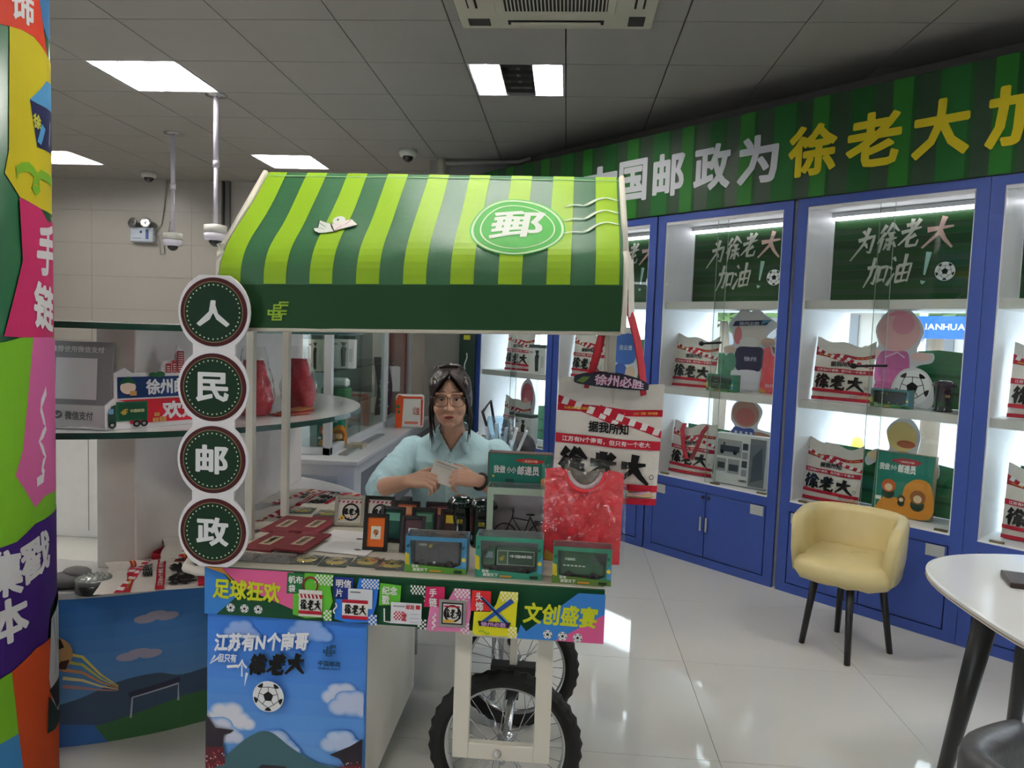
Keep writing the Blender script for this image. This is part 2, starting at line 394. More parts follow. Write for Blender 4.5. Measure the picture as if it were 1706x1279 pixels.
# back wall, tiled where it shows
wb = box('wall_back', -7.6, 8.2, 0, -1.2, 8.4, CZ + .1, M((120, 116, 110), .8, name='tile_mortar'), kind='structure')
t0 = None
for r in range(-3, 5):
    for k in range(-3, 2):
        x, z = -4.32 + k * 1.2, 1.987 + (r - 1) * .3765
        if x > -2.0 or z > CZ: continue
        h = min(.3765, CZ - z)
        if h > .37 and t0: o = link_copy(t0, wb); o.location = (x, 8.194, z)
        else:
            o = box('wall_tile', .0015, 0, .0015, 1.1985, .01, h - .0015, tile_m, wb); o.location = (x, 8.194, z)
            if h > .37: t0 = o
wa = MB(); wa.box(-1.35, 7.2, 0, -1.15, 8.2, CZ + .1, wall_m); wa.build('wall_alcove', kind='structure')
wn = MB(); wn.box(-1.35, 7.0, 0, -.45, 7.2, CZ + .1, M((150, 147, 142), .6, name='grey_wall_paint', bump=.1, bscale=200)); wn.build('wall_nook', kind='structure')
# the slanted wall above the display cabinets, and the sill and piers that close the window band below it
ww = bpy.data.objects.new('wall_right', None); COL.objects.link(ww); ww.location = wpt(0, 0, 0); ww.rotation_euler = (0, 0, WRZ); ww['kind'] = 'structure'
b = MB(); b.box(-5.9, .44, 2.335, 3.2, .70, CZ + .1, M((128, 125, 122), .7, name='grey_wall_paint')); b.build('wall_upper', ww)
b = MB(); b.box(-5.9, .62, 0, 3.2, .80, .50, wall_m); b.build('wall_sill', ww)
b = MB(); b.box(-5.9, .60, 0, -5.25, .80, 2.4, wall_m); b.box(1.76, .60, 0, 3.2, .80, 2.4, wall_m); b.build('wall_pier', ww)
b = MB(); b.box(-5.9, .425, 2.91, 3.2, .44, CZ, M((112, 108, 104), .6, name='ceiling_edge_trim')); b.build('trim_1', kind='structure').matrix_world = ww.matrix_basis.copy()
we = box('wall_east', 4.55, -4.2, 0, 4.75, 1.6, CZ + .1, wall_m, kind='structure')
we2 = box('wall_corner', 4.75, 1.4, 0, 5.2, 1.6, CZ + .1, wall_m, kind='structure')
# wall behind the camera with a glazed entrance
wf = MB(); wf.box(-7.6, -4.2, 0, -5.8, -4.0, CZ + .1, wall_m); wf.box(-3.4, -4.2, 0, 4.7, -4.0, CZ + .1, wall_m); wf.box(-5.8, -4.2, 2.4, -3.4, -4.0, CZ + .1, wall_m); wf.build('wall_front', kind='structure')
alu = M((205, 208, 212), .35, .3, name='aluminium_frame')
b = MB()
for k in range(3): x = -5.76 + k * 1.16; b.box(x - .04, -4.15, 0, x + .04, -4.05, 2.4, alu)
b.box(-5.8, -4.15, 0, -3.4, -4.05, .1, alu); b.box(-5.8, -4.15, 2.3, -3.4, -4.05, 2.4, alu)
wi = b.build('window_2', kind='structure')
b = MB(); b.box(-5.8, -4.105, .1, -3.4, -4.095, 2.3, WGLASS); b.build('pane', wi)
# windows behind the cabinets
b = MB()
for k in range(-5, 3):
    s = -.24 + k * 1.0; b.box(s - .045, .63, .5, s + .045, .70, 2.34, alu)
b.box(-5.3, .63, .5, 1.8, .70, .545, alu); b.box(-5.3, .63, 2.29, 1.8, .70, 2.34, alu)
wv = b.build('window_1', kind='structure'); wv.matrix_world = ww.matrix_basis.copy()
for k in range(-5, 2):
    s = -.24 + k; box('pane', s + .045, .663, .545, s + .955, .669, 2.29, WGLASS, wv)
# conduit on the back wall
b = MB(); b.box(-3.95, 8.15, 1.0, -3.93, 8.195, CZ, M((60, 58, 56), .5, name='dark_trim')); b.box(-3.91, 8.15, 1.0, -3.86, 8.195, CZ, M((90, 88, 85), .4, name='grey_trim')); b.build('trim_2', kind='structure')

# ---------------------------------------------------------------- outside the windows
gnd = box('ground', -14, -26, -.32, 34, 40, -.12, M((198, 198, 196), .9, name='pale_paving', var=.05, nscale=.6), kind='structure')
def tree(i, s, d, h, r, label):
    p = wpt(s, d); t = thing('street_tree', label, 'tree', (p.x, p.y, -.12), group=None)
    b = MB(); b.tube([(0, 0, 0), (.05, 0, h * .5), (0, .05, h * .85)], [.13, .1, .05], M((110, 98, 84), .9, name='bark'), 8); b.build('trunk', t)
    b = MB(); q = random.Random(i)
    lm = M((96, 126, 66), .8, name='leaves', var=.3, nscale=3)
    for k in range(1100):
        a = q.uniform(0, 2 * PI); e = q.uniform(-1, 1); rr = r * q.uniform(.5, 1) ; x = rr * math.cos(a) * math.sqrt(1 - e * e); y = rr * math.sin(a) * math.sqrt(1 - e * e); z = h + rr * e * .85
        L = .16; u = Vector((q.uniform(-1, 1), q.uniform(-1, 1), q.uniform(-.6, .6))).normalized() * L; v = u.cross(Vector((q.uniform(-1, 1), q.uniform(-1, 1), q.uniform(-1, 1)))).normalized() * L * .5
        c = Vector((x, y, z)); b.add([c - u, c + v, c + u, c - v], [(0, 1, 2, 3)], lm)
    b.build('foliage', t, recalc=False, kind='stuff'); return t
tree(1, -3.4, 5.6, 2.7, .95, 'leafy street tree outside the windows, behind the white headband cut-out')
tree(2, -.6, 8.2, 3.0, 1.0, 'street tree outside, in front of the pale building and left of the blue road sign')
tree(3, -7.6, 7.5, 2.8, 1.2, 'leafy street tree outside, farthest from the road sign')
p = wpt(-1.6, 13, -.12); bl = thing('building', 'pale grey shop building across the street with a dark upper band', 'building', p, WRZ)
bw = M((150, 146, 140), .8, name='building_wall', var=.1, nscale=1.5); dk = M((84, 88, 92), .4, name='building_glass')
box('wall', -12, 0, 0, 12, 4, 6, bw, bl); box('awning_band', -12, -.5, 2.5, 12, 0, 2.9, M((88, 84, 82), .6, name='dark_band'), bl)
for k in range(12):
    x = -11.5 + k * 2; f = box('window', x, -.05, .3, x + 1.5, .02, 2.3, dk, bl); box('frame', x + .72, -.08, .3, x + .78, -.05, 2.3, white_m, f)
    f = box('window', x, -.05, 3.3, x + 1.5, .02, 4.9, dk, bl); box('frame', x + .72, -.08, 3.3, x + .78, -.05, 4.9, white_m, f)
box('shop_sign', -2.4, -.56, 1.7, -.6, -.5, 2.2, M((200, 60, 70), .5, name='red_sign'), bl)
# blue road name sign on its posts
p = wpt(-2.5, 3.4, -.12); rs = thing('street_sign', 'blue road name sign with white letters on two pale posts outside', 'sign', p, WRZ)
b = MB(); b.box(-.55, -.02, 1.70, .95, .02, 1.91, M((38, 98, 205), .5, name='sign_blue')); b.build('panel', rs)
for x in (-.25, .62):
    b = MB(); b.tube([(x, .04, 0), (x, .04, 2.0)], .035, M((205, 208, 210), .4, name='post_grey'), 10); b.build('post', rs)
pr = frontprint(-.55, -.02, 1.70)
pr.text('西', .1, .06, .2, .15, P(235, 240, 250)); pr.text('LIANHUAJING  XIANG', .3, .065, 1.2, .14, P(235, 240, 250)); pr.text('东', 1.3, .06, 1.4, .15, P(235, 240, 250)); pr.build(rs)
p = wpt(-1.95, 2.5, -.12); lp = thing('bollard', 'small yellow bollard standing on the pavement outside', 'bollard', wpt(-3.1, 3.0, -.12))
b = MB(); b.lathe([(.09, 0), (.09, .06), (.06, .08), (.06, .66), (.045, .72), (0.01, .74)], M((225, 205, 60), .5, name='yellow_paint'), 14); b.build('post', lp)
b = MB(); b.lathe([(.062, .40), (.062, .50)], M((40, 40, 40), .5, name='black_band'), 14); b.build('band', lp)
# ---------------------------------------------------------------- ceiling lights, air conditioner, cameras
tray_m = M((205, 205, 210), .25, .35, name='reflector'); off_m = M((74, 72, 70), .4, name='unlit_reflector'); blade_m = M((215, 216, 222), .3, .4, name='louvre')
tube_m = M((255, 251, 242), .4, name='lit_tube', emit=TUBE, var=0); tubeoff_m = M((120, 120, 122), .4, name='unlit_tube')
def ceiling_light(i, j, label, lanes=(1, 1, 1), group=None):
    x, y = GX + i * TP, GY + j * TP
    t = thing('ceiling_light', label, 'ceiling light', (x + .3, y + .3, CZ), 0, group)
    b = MB()
    for (a, c, d, e) in ((-.297, -.297, .297, -.285), (-.297, .285, .297, .297), (-.297, -.285, -.285, .285), (.285, -.285, .297, .285)): b.box(a, c, 0, d, e, .075, tray_m)
    b.box(-.297, -.297, .07, .297, .297, .08, tray_m); b.build('frame', t)
    for k in range(3):
        x0 = -.285 + k * .19; on = lanes[k]
        b = MB(); rm = tray_m if on else off_m
        b.add([(x0 + .004, -.285, .006), (x0 + .03, -.285, .066), (x0 + .16, -.285, .066), (x0 + .186, -.285, .006), (x0 + .004, .285, .006), (x0 + .03, .285, .066), (x0 + .16, .285, .066), (x0 + .186, .285, .006)], [(0, 1, 5, 4), (1, 2, 6, 5), (2, 3, 7, 6)], rm); b.build('reflector', t)
        b = MB(); b.tube([(x0 + .095, -.28, .045), (x0 + .095, .28, .045)], .013, tube_m if on else tubeoff_m, 8); b.build('tube', t)
        for q in range(5):
            y0 = -.23 + q * .115; b = MB(); b.box(x0 + .006, y0 - .0015, .002, x0 + .184, y0 + .0015, .026, blade_m if on else off_m); b.build('louvre_blade', t)
ceiling_light(-5, 1, 'square louvred ceiling light above and left of the cart awning, beside the camera pole')
ceiling_light(-1, 1, 'square ceiling light with its middle tube dark, in front of the air conditioner', (1, 0, 1))
ceiling_light(-5, 5, 'square louvred ceiling light just above the left corner of the striped awning')
ceiling_light(-9, 5, 'square louvred ceiling light farthest left, partly behind the printed column')
for q, l in zip(((-9, 1), (3, -3), (-1, -3), (-5, -3), (-9, -3), (3, -7), (-1, -7), (-5, -7)), ('ceiling light hidden behind the printed column', 'ceiling light overhead, right of the air conditioner', 'ceiling light overhead, nearest the viewer in front of the cart', 'ceiling light overhead, near the printed column', 'ceiling light overhead, far left beyond the printed column', 'ceiling light behind the viewer, right of three', 'ceiling light behind the viewer, middle of three', 'ceiling light behind the viewer, left of three')): ceiling_light(*q, 'square louvred ' + l)
t = thing('air_conditioner', 'beige ceiling cassette air conditioner with a slatted centre grille', 'air conditioner', (-.115, 3.40, CZ))
acm = M((196, 192, 172), .45, name='aged_plastic')
b = MB(); b.box(-.485, -.485, -.035, .485, .485, -.001, acm, .012, 2); b.build('panel', t)
b = MB(); b.box(-.29, -.29, -.044, .29, .29, -.034, acm, .006); b.build('grille_frame', t)
b = MB(); b.box(-.25, -.25, -.0455, .25, .25, -.044, M((40, 38, 36), .8, name='grille_dark')); gr = b.build('grille', t)
for k in range(28): box('slat', -.248 + k * .018, -.25, -.052, -.242 + k * .018, .25, -.0455, acm, gr)
for a in range(4):
    b = MB(Matrix.Rotation(a * PI / 2, 4, 'Z')); b.box(-.24, .375, -.0365, .24, .425, -.035, M((30, 29, 28), .8, name='vent_dark')); o = b.build('air_outlet', t)
    b = MB(Matrix.Rotation(a * PI / 2, 4, 'Z')); b.box(-.225, .385, -.046, .225, .415, -.038, acm, .003); b.build('flap', o)
    b = MB(Matrix.Rotation(a * PI / 2, 4, 'Z')); b.box(.36, .33, -.037, .44, .44, -.035, M((55, 52, 50), .7, name='sensor_dark')); b.build('corner_window', t)
metal = M((170, 170, 172), .25, .9, name='brushed_metal'); pw_m = M((214, 212, 205), .4, name='camera_housing'); blk = M((14, 14, 15), .15, name='dark_dome', coat=.5)
def dome_cam(p, zb, label):
    t = thing('security_camera', label, 'camera', (p[0], p[1], CZ)); h = CZ - zb
    b = MB(); b.lathe([(.075, 0), (.075, -.006), (.02, -.02)], metal, 20); b.build('flange', t)
    pm = M((205, 200, 215), .3, .2, name='pole_paint')
    b = MB(); b.tube([(0, 0, 0), (0, 0, -h * .45)], .019, pm, 12); b.tube([(0, 0, -h * .45), (0, 0, -h + .15)], .015, pm, 12); b.build('pole', t)
    b = MB(); b.lathe([(.022, -h * .43), (.022, -h * .47)], pm, 12); b.build('collar', t)
    b = MB(); b.lathe([(.02, -h + .16), (.078, -h + .15), (.078, -h + .095), (.07, -h + .094)], pw_m, 24); b.build('cap', t)
    b = MB(); b.lathe([(.07, -h + .094), (.079, -h + .09), (.074, -h + .045), (.05, -h + .042)], M((225, 222, 235), .3, name='white_housing'), 24); b.build('housing', t)
    b = MB(); b.ball((0, 0, -h + .045), (.046, .046, .045), blk); b.build('dome', t)
    b = MB(); b.tube([(.0, .0, -h + .21), (-.025, .0, -h + .25), (-.03, 0, -h + .2), (-.04, 0, -h + .155)], .003, metal, 5); b.build('cable', t)
dome_cam((-2.524, 5.12), 2.035, 'white dome security camera on a ceiling pole nearest the awning')
dome_cam((-3.417, 6.16), 2.098, 'white dome security camera on a ceiling pole, left one beside the emergency lamp')
for p, l in (((-1.477, 6.6), 'small white dome camera flush on the ceiling above the awning'), ((-4.588, 7.78), 'small white dome camera flush on the ceiling near the back wall')):
    t = thing('security_camera', l, 'camera', (*p, CZ))
    b = MB(); b.lathe([(.075, 0), (.08, -.03), (.07, -.055), (.05, -.058)], pw_m, 24); b.build('housing', t)
    b = MB(); b.ball((0, 0, -.06), (.05, .05, .045), blk); b.build('dome', t)
# emergency twin lamp on the back wall
t = thing('emergency_lamp', 'white twin spot emergency lamp box on the tiled back wall', 'lamp', (-4.88, 8.16, 2.465))
b = MB(); b.box(-.135, -.035, -.08, .135, .033, .08, M((190, 200, 212), .4, name='lamp_box'), .008); b.build('case', t)
for x in (-.09, .06):
    b = MB(Matrix.Translation((x, -.03, .125)) @ Matrix.Rotation(PI / 2 - .2, 4, 'X') @ Matrix.Rotation(x * 3, 4, 'Y')); b.lathe([(.02, -.03), (.045, -.01), (.06, .03), (.055, .035), (.01, .015)], metal, 18); b.build('spotlight', t)
pr = frontprint(0, -.035, 0); pr.rect(.05, -.05, .085, .06, P(70, 90, 140)); pr.circ(-.005, .03, .016, P(50, 70, 110), 12); pr.rect(-.11, -.045, .0, -.038, P(110, 120, 140)); pr.build(t)
b = MB(); b.tube([(.13, 0, .05), (.2, .02, .12), (.24, .025, .35), (.27, .025, .62)], .006, M((170, 168, 160), .6, name='wire'), 5); b.tube([(.13, 0, 0), (.22, .02, .02), (.24, .02, -.2), (.19, .02, -.22), (.17, .02, -.05)], .006, M((170, 168, 160), .6, name='wire'), 5); b.build('cable', t)
# cable run where the ceiling meets the dark nook wall
b = MB(); b.tube([(-1.25, 6.88, CZ - .05), (-1.1, 6.9, CZ - .04), (-.8, 6.9, CZ - .025), (-.5, 6.86, CZ - .03), (-.38, 6.75, CZ - .02)], .02, M((160, 155, 148), .6, name='conduit'), 8); b.build('cable', tag_t := thing('cable_duct', 'pale cable bundle along the ceiling edge above the awning', 'cable'))
b = MB(); b.lathe([(.03, 0), (.05, -.05), (.045, -.14), (.02, -.16)], M((170, 165, 150), .5, name='junction'), 14, (-1.22, 6.9, CZ)); b.build('junction_box', tag_t)
# ---------------------------------------------------------------- banner over the cabinets
bt = thing('banner', 'long green striped banner with big white and yellow characters above the blue cabinets', 'banner', wpt(0, 0, 0), WRZ)
b = MB(); b.box(-5.6, -.012, 2.337, 1.3, .02, 2.90, M((18, 52, 24), .5, name='banner_vinyl'), .004); b.build('panel', bt)
pr = frontprint(0, -.012, 2.337)
g1, g2, g3 = P(22, 78, 32), P(36, 104, 34), P(28, 92, 38)
x = -5.6; k = 0
while x < 1.25:
    w1 = (.105, .10, .135, .095)[k % 4]; pr.h = .0012; pr.rect(x + .02, .003, x + .02 + w1, .561, (g1, g2, g3, g2)[k % 4])
    pr.rect(x + .02 + w1, .003, x + .02 + w1 + .022, .561, P(24, 70, 30)); x += w1 + (.115, .13, .105, .125)[k % 4]; k += 1
pr.h = .002
wc, yc = P(205, 207, 214), P(212, 190, 36)
for ch, a, c, col in (('中', -3.973, -3.63, wc), ('国', -3.612, -3.353, wc), ('邮', -3.30, -3.035, wc), ('政', -2.962, -2.685, wc), ('为', -2.635, -2.359, wc), ('徐', -2.297, -2.005, yc), ('老', -1.955, -1.662, yc), ('大', -1.609, -1.338, yc), ('加', -1.274, -.98, yc), ('油', -.93, -.64, yc), ('!', -.52, -.46, yc)):
    pr.text(ch, a, .122, c, .415, col, .042)
pr.build(bt)

# ---------------------------------------------------------------- blue display cabinets
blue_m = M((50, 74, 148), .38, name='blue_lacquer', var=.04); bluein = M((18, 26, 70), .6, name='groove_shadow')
shelf_m = M((205, 203, 200), .4, name='shelf_edge'); back_m = M((232, 232, 236), .45, name='white_liner')
chrome = M((220, 222, 225), .15, .95, name='chrome'); brass = M((120, 112, 84), .35, .7, name='aged_brass')
led_m = M((250, 248, 255), .4, name='led_strip', emit=LED, var=0)
def make_cabinet(w, label):
    t = thing('display_cabinet', label, 'cabinet', group=None); I = .062
    b = MB(); b.box(0, .02, 0, I, .60, 2.335, back_m); b.box(w - I, .02, 0, w, .60, 2.335, back_m); b.box(I, .02, 2.29, w - I, .60, 2.335, back_m); b.box(I, .58, .06, w - I, .60, .53, back_m); b.build('side_panels', t)
    b = MB(); b.box(.001, 0, 0, I, .02, 2.335, blue_m); b.box(w - I, 0, 0, w - .001, .02, 2.335, blue_m); b.box(I, 0, 2.287, w - I, .02, 2.335, blue_m); b.box(I, 0, .492, w - I, .02, .548, blue_m); b.box(I, 0, 0, w - I, .02, .055, blue_m)
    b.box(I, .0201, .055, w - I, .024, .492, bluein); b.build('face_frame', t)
    b = MB()
    for x in (I, w - I - .006): b.box(x, .004, .555, x + .006, .024, 2.285, white_m)
    b.box(I, .004, 2.268, w - I, .03, 2.287, white_m); b.box(I, .0, .548, w - I, .03, .557, white_m); b.build('opening_trim', t)
    for k in range(2):
        x0, x1 = (I + .006, w / 2 - .003) if k == 0 else (w / 2 + .003, w - I - .006)
        b = MB(); b.box(x0, -.002, .062, x1, .02, .486, blue_m, .002); d = b.build('door', t)
        hx = w / 2 + (-.022 if k == 0 else .022)
        b = MB(); b.box(hx - .008, -.022, .235, hx + .008, -.012, .335, chrome, .003); b.box(hx - .004, -.013, .245, hx + .004, -.002, .255, chrome); b.box(hx - .004, -.013, .315, hx + .004, -.002, .325, chrome); b.build('handle', d)
        b = MB(Matrix.Translation((hx, -.002, .46)) @ Matrix.Rotation(PI / 2, 4, 'X')); b.lathe([(.012, 0), (.012, .004), (.004, .006)], M((40, 40, 44), .3, .6, name='lock_metal'), 12); b.build('lock', d)
        lx = x0 + .01 if k == 0 else x1 - .10
        b = MB(); b.box(lx, -.0045, .425, lx + .09, -.002, .485, M((178, 182, 182), .4, name='number_plate')); b.build('number_plate', d)
    for z0, z1, d1, mt in ((.50, .557, .60, back_m), (1.115, 1.162, .56, shelf_m), (1.697, 1.747, .56, shelf_m)): box('shelf', I, .028, z0, w - I, d1, z1, mt, t)
    # sliding glass
    for x0, x1, y in ((I + .008, w / 2 + .05, .014), (w / 2 - .03, w - I - .008, .020)):
        b = MB(); b.box(x0, y, .558, x1, y + .004, 2.266, GLASS); o = b.build('glass_door', t)
        e = M((150, 168, 160), .2, name='glass_edge'); xe = x1 if y < .017 else x0
        box('glass_edge', xe - .001, y - .0005, .558, xe + .001, y + .0045, 2.266, e, o)
    for x in (.11, w / 2 + .02, w - .14): box('glass_clip', x, .008, .557, x + .06, .03, .567, brass, t)
    # lit top and printed backdrop
    b = MB(); b.box(I, .335, 1.747, w - I, .345, 2.288, M((34, 66, 36), .5, name='backdrop_board')); bd = b.build('backdrop', t)
    box('board_edge', I, .33, 1.747, I + .004, .346, 2.288, white_m, bd)
    pr = frontprint(0, .335, 1.747)
    for k in range(9): pr.h = .0012; pr.rect(I + .005, .02 + k * .06, w - I, .05 + k * .06 + .012 * (k % 3), P(*((26, 72, 34), (40, 78, 40), (30, 62, 32))[k % 3]))
    pr.h = .002; sv = P(196, 196, 184); pk = P(214, 178, 168)
    pr.brush('为徐老', .20, .27, .57, .43, sv, .15, .05, .2); pr.brush('大', .58, .30, .74, .47, pk, .15, 0, .2)
    pr.brush('加油', .27, .09, .53, .26, sv, .13, .02, .2); pr.brush('!', .57, .10, .63, .28, P(160, 200, 190), .4, 0, .2); pr.football(.70, .17, .052); pr.build(t, 'backdrop_print')
    b = MB(); b.box(I, .30, 2.262, w - I, .33, 2.287, white_m); ld = b.build('light_batten', t)
    b = MB(); b.tube([(I + .02, .315, 2.252), (w - I - .02, .315, 2.252)], .011, led_m, 8); b.build('led_tube', ld)
    return t
SB = [-5.245, -4.245, -3.24, -2.225, -1.235]
LAB = ['blue display cabinet farthest left along the slanted wall, behind the woman', 'blue display cabinet second from the left, partly hidden by the hanging tote bag', 'blue display cabinet holding the white headband cut-out and a red shirt pack', 'blue display cabinet with the peach-pink cut-out, behind the cream chair', 'blue display cabinet cut by the right edge of the picture, behind the marble table']
cab = make_cabinet(.99, LAB[0])
for s, l in zip(SB, LAB): o = place(cab, l, wpt(s), (0, 0, WRZ), group='blue cabinets along the slanted wall')
def inwall(s, d, z): return wpt(s, d, z)

# ---------------------------------------------------------------- tote bags with the red tape print
cloth_m = M((222, 216, 208), .85, name='canvas', bump=.25, bscale=90); red_m = M((176, 24, 44), .7, name='red_webbing'); redp, blackp, whitep, offp = P(178, 26, 48), P(20, 19, 20), P(232, 230, 228), P(222, 216, 208)
def bag_surface(w, h, depth, slump, seed):
    q = random.Random(seed); a, b_, c = q.uniform(0, 6), q.uniform(0, 6), q.uniform(0, 6)
    def fn(u, v, hh=0):      # u across 0..w, v up 0..h
        x = u / w; z = v / h
        e = max(0, math.sin(PI * min(1, max(0, x)))) ** .55
        bul = depth * e * (1 - .75 * z) * (.35 + .65 * min(1, z * 5 + .2))
        wr = .004 * math.sin(7 * x + 5 * z + a) * e + .003 * math.sin(15 * x - 9 * z + b_) * e + .006 * math.sin(3 * z + 4 * x + c) * e * (1 - z)
        drop = slump * z ** 3 * (.02 * math.sin(5 * x + a) + .012 * math.sin(11 * x + c))
        return Vector((u - w / 2, -bul - wr - hh, v + drop))
    return fn
def tote_print(fn, w, h):
    pr = Print(fn, step=(.018, .018), lift=.0012); W = w; H = h
    def band(u0, v0, u1, v1, t, mat): pr.poly([(u0 * W, v0 * H), (u1 * W, v1 * H), (u1 * W, v1 * H + t * H), (u0 * W, v0 * H + t * H)], mat)
    band(0, .735, 1, .735, .055, redp)
    for a0, a1, y0, y1 in ((.0, .62, .86, .69), (.40, 1.0, .80, .62)):
        band(a0, y0 - .065, a1, y1 - .065, .065, redp)
        n = int((a1 - a0) / .12)
        for k in range(n):
            u = a0 + .03 + k * .12; yy = y0 + (y1 - y0) * (u - a0) / (a1 - a0)
            pr.poly([((u + .0) * W, (yy - .06) * H), ((u + .06) * W, (yy - .07) * H), ((u + .085) * W, (yy - .012) * H), ((u + .025) * W, (yy - .004) * H)], whitep); pr.h -= pr.d
        pr.h += pr.d
    pr.text('2025“苏超”城市联赛', .72 * W, .75 * H, .95 * W, .772 * H, P(226, 190, 70)); pr.text('为热爱奔赴绿茵', .06 * W, .75 * H, .3 * W, .772 * H, P(226, 190, 70))
    pr.text('据我所知', .30 * W, .575 * H, .68 * W, .665 * H, blackp, .035)
    band(.0, .475, 1, .455, .075, redp)
    pr.text('江苏有N个南哥，但只有一个老大', .06 * W, .487 * H, .9 * W, .532 * H, whitep, .02, 0, 1, -.012 * H)
    pr.brush('徐老大', .03 * W, .20 * H, .90 * W, .44 * H, blackp, .23, -.03 * H)
    pr.ring(.93 * W, .235 * H, .018 * W, .024 * W, blackp, 16)
    band(0, .14, 1, .11, .055, redp); band(0, 0, 1, 0, .055, redp)
    for k in range(6): pr.line([((.70 + .01 * k) * W, .085 * H), ((.97 - .01 * k) * W, (.075 + .008 * k) * H)], .006, P(*((230, 190, 90), (240, 220, 150), (200, 160, 200))[k % 3]))
    pr.football(.70 * W, .088 * H, .028 * W)
    return pr
def make_tote(w=.335, h=.35, depth=.045, slump=1.0, handles='none', seed=3):
    t = thing('tote_bag', 'tote bag', 'bag'); fn = bag_surface(w, h, depth, slump, seed)
    b = MB(); b.grid(34, 34, lambda a, c: fn(a * w, c * h), cloth_m)
    b.grid(18, 16, lambda a, c: (lambda p: Vector((p.x, -p.y * .55, p.z)))(fn(a * w, c * h)), cloth_m)
    bo = b.build('body', t); tote_print(fn, w, h).build(t)
    if handles == 'front':
        for sg in (0,):
            p = [(-.085 + .005, -.012, h - .005), (-.07, -depth - .012, h - .05), (-.045, -depth * .9 - .016, h * .55), (-.01, -depth - .014, h * .30), (.03, -depth - .014, h * .30), (.06, -depth * .9 - .016, h * .55), (.09, -depth - .010, h - .05), (.1, -.012, h - .005)]
            b = MB(); b.tube(p, .016, red_m, 8, flat=.18); b.build('handle', t)
    if handles == 'behind':
        b = MB(); b.tube([(-.09, .01, h - .03), (-.05, .02, h + .03), (.02, .03, h + .035), (.08, .01, h - .03)], .013, red_m, 8, flat=.2); b.build('handle', t)
    return t
toteA = make_tote(); toteB = make_tote(handles='front', seed=9)
G = 'tote bags with red tape print in the cabinets'
for s, z, d, l, ry in ((-3.02, 1.164, .13, 'white and red printed tote bag left of the headband cut-out, top shelf', .03), (-1.985, 1.164, .13, 'white and red printed tote bag left of the peach-pink cut-out', .05), (-2.005, .559, .12, 'white and red printed tote bag on the low shelf just above the cream chair', 0), (-.97, 1.164, .13, 'white and red printed tote bag on the upper shelf at the right picture edge', .0), (-.95, .559, .12, 'red printed tote bag on the low shelf at right picture edge, above marble table', .0),
                       (-4.88, 1.164, .14, 'white and red printed tote bag on the upper shelf of the farthest left cabinet', .0), (-4.90, .559, .14, 'white and red printed tote bag on the low shelf of the farthest left cabinet', 0), (-4.0, 1.164, .10, 'white and red printed tote bag seen between the red handles of the hanging bag', 0)):
    place(toteA, l, inwall(s, d + .05, z), (-.12, 0, WRZ + ry + .05), 1, G)
place(toteB, 'white and red printed tote bag with its red handles hanging down in front, low shelf', inwall(-3.0, .17, .559), (-.15, .0, WRZ + .1))

# ---------------------------------------------------------------- clear-edged cut-out figures, plain stand-ins
clear_m = M((222, 222, 226), .2, name='clear_acrylic_edge'); 
def blob(pts, n=6):      # smooth closed outline (Catmull-Rom)
    out = []; N = len(pts)
    for i in range(N):
        p0, p1, p2, p3 = pts[i - 1], pts[i], pts[(i + 1) % N], pts[(i + 2) % N]
        for j in range(n):
            t = j / n; out.append(tuple(.5 * (2 * p1[a] + (p2[a] - p0[a]) * t + (2 * p0[a] - 5 * p1[a] + 4 * p2[a] - p3[a]) * t * t + (3 * p1[a] - p0[a] - 3 * p2[a] + p3[a]) * t ** 3) for a in (0, 1)))
    return out
def cutout(label, s, d, z, outline, layers, group='cut-out figures in the cabinets'):
    t = thing('cutout_figure', label, 'standee', inwall(s, d, z), WRZ)
    b = MB(); o = blob(outline); b.prism(o, -.004, .004, clear_m, 'y'); b.build('board', t)
    b = MB(); b.box(-.05, -.05, 0, .05, .05, .006, clear_m); b.build('foot', t)
    pr = frontprint(0, -.004, 0)
    for kind, a, col in layers:
        if kind == 'e': pr.circ(a[0], a[1], a[2], P(*col), 28, a[3])
        elif kind == 'p': pr.poly(blob(a, 4), P(*col))
        elif kind == 'q': pr.poly(a, P(*col))
        elif kind == 't': pr.text(a[0], a[1], a[2], a[3], a[4], P(*col))
        elif kind == 'l': pr.line(a[0], a[1], P(*col))
        elif kind == 'f': pr.football(*a)
    pr.build(t)
cutout('white fluffy-topped cut-out with a dark headband and navy shirt beside the red shirt pack', -2.655, .27, 1.164,
       [(-.10, .0), (.09, .0), (.12, .14), (.15, .24), (.22, .33), (.21, .38), (.14, .33), (.13, .37), (.20, .44), (.15, .48), (.10, .51), (.04, .54), (-.02, .52), (-.07, .54), (-.11, .50), (-.16, .45), (-.13, .37), (-.12, .31), (-.19, .29), (-.18, .24), (-.12, .18), (-.13, .08)],
       [('e', (0, .385, .115, .105), (226, 216, 212)), ('e', (-.03, .50, .05, .035), (232, 230, 230)), ('e', (.05, .50, .05, .035), (232, 230, 230)), ('e', (-.085, .37, .03, .06), (214, 120, 128)), ('q', [(-.13, .43), (.12, .44), (.15, .475), (-.11, .465)], (52, 52, 92)), ('q', [(.08, .44), (.16, .47), (.09, .475)], (96, 160, 190)), ('t', ('徐州必胜', -.08, .435, .07, .462), (210, 210, 225)), ('e', (0, .325, .07, .035), (232, 228, 226)),
        ('p', [(-.08, .14), (.09, .14), (.11, .28), (.02, .295), (-.09, .28)], (48, 44, 78)), ('t', ('徐州', -.03, .20, .06, .232), (205, 205, 225)), ('e', (.14, .33, .05, .028), (214, 176, 160)), ('e', (-.14, .27, .05, .022), (222, 190, 176)), ('p', [(-.07, .02), (.08, .02), (.09, .13), (-.08, .13)], (214, 212, 222)), ('e', (-.13, .19, .045, .06), (88, 140, 120))])
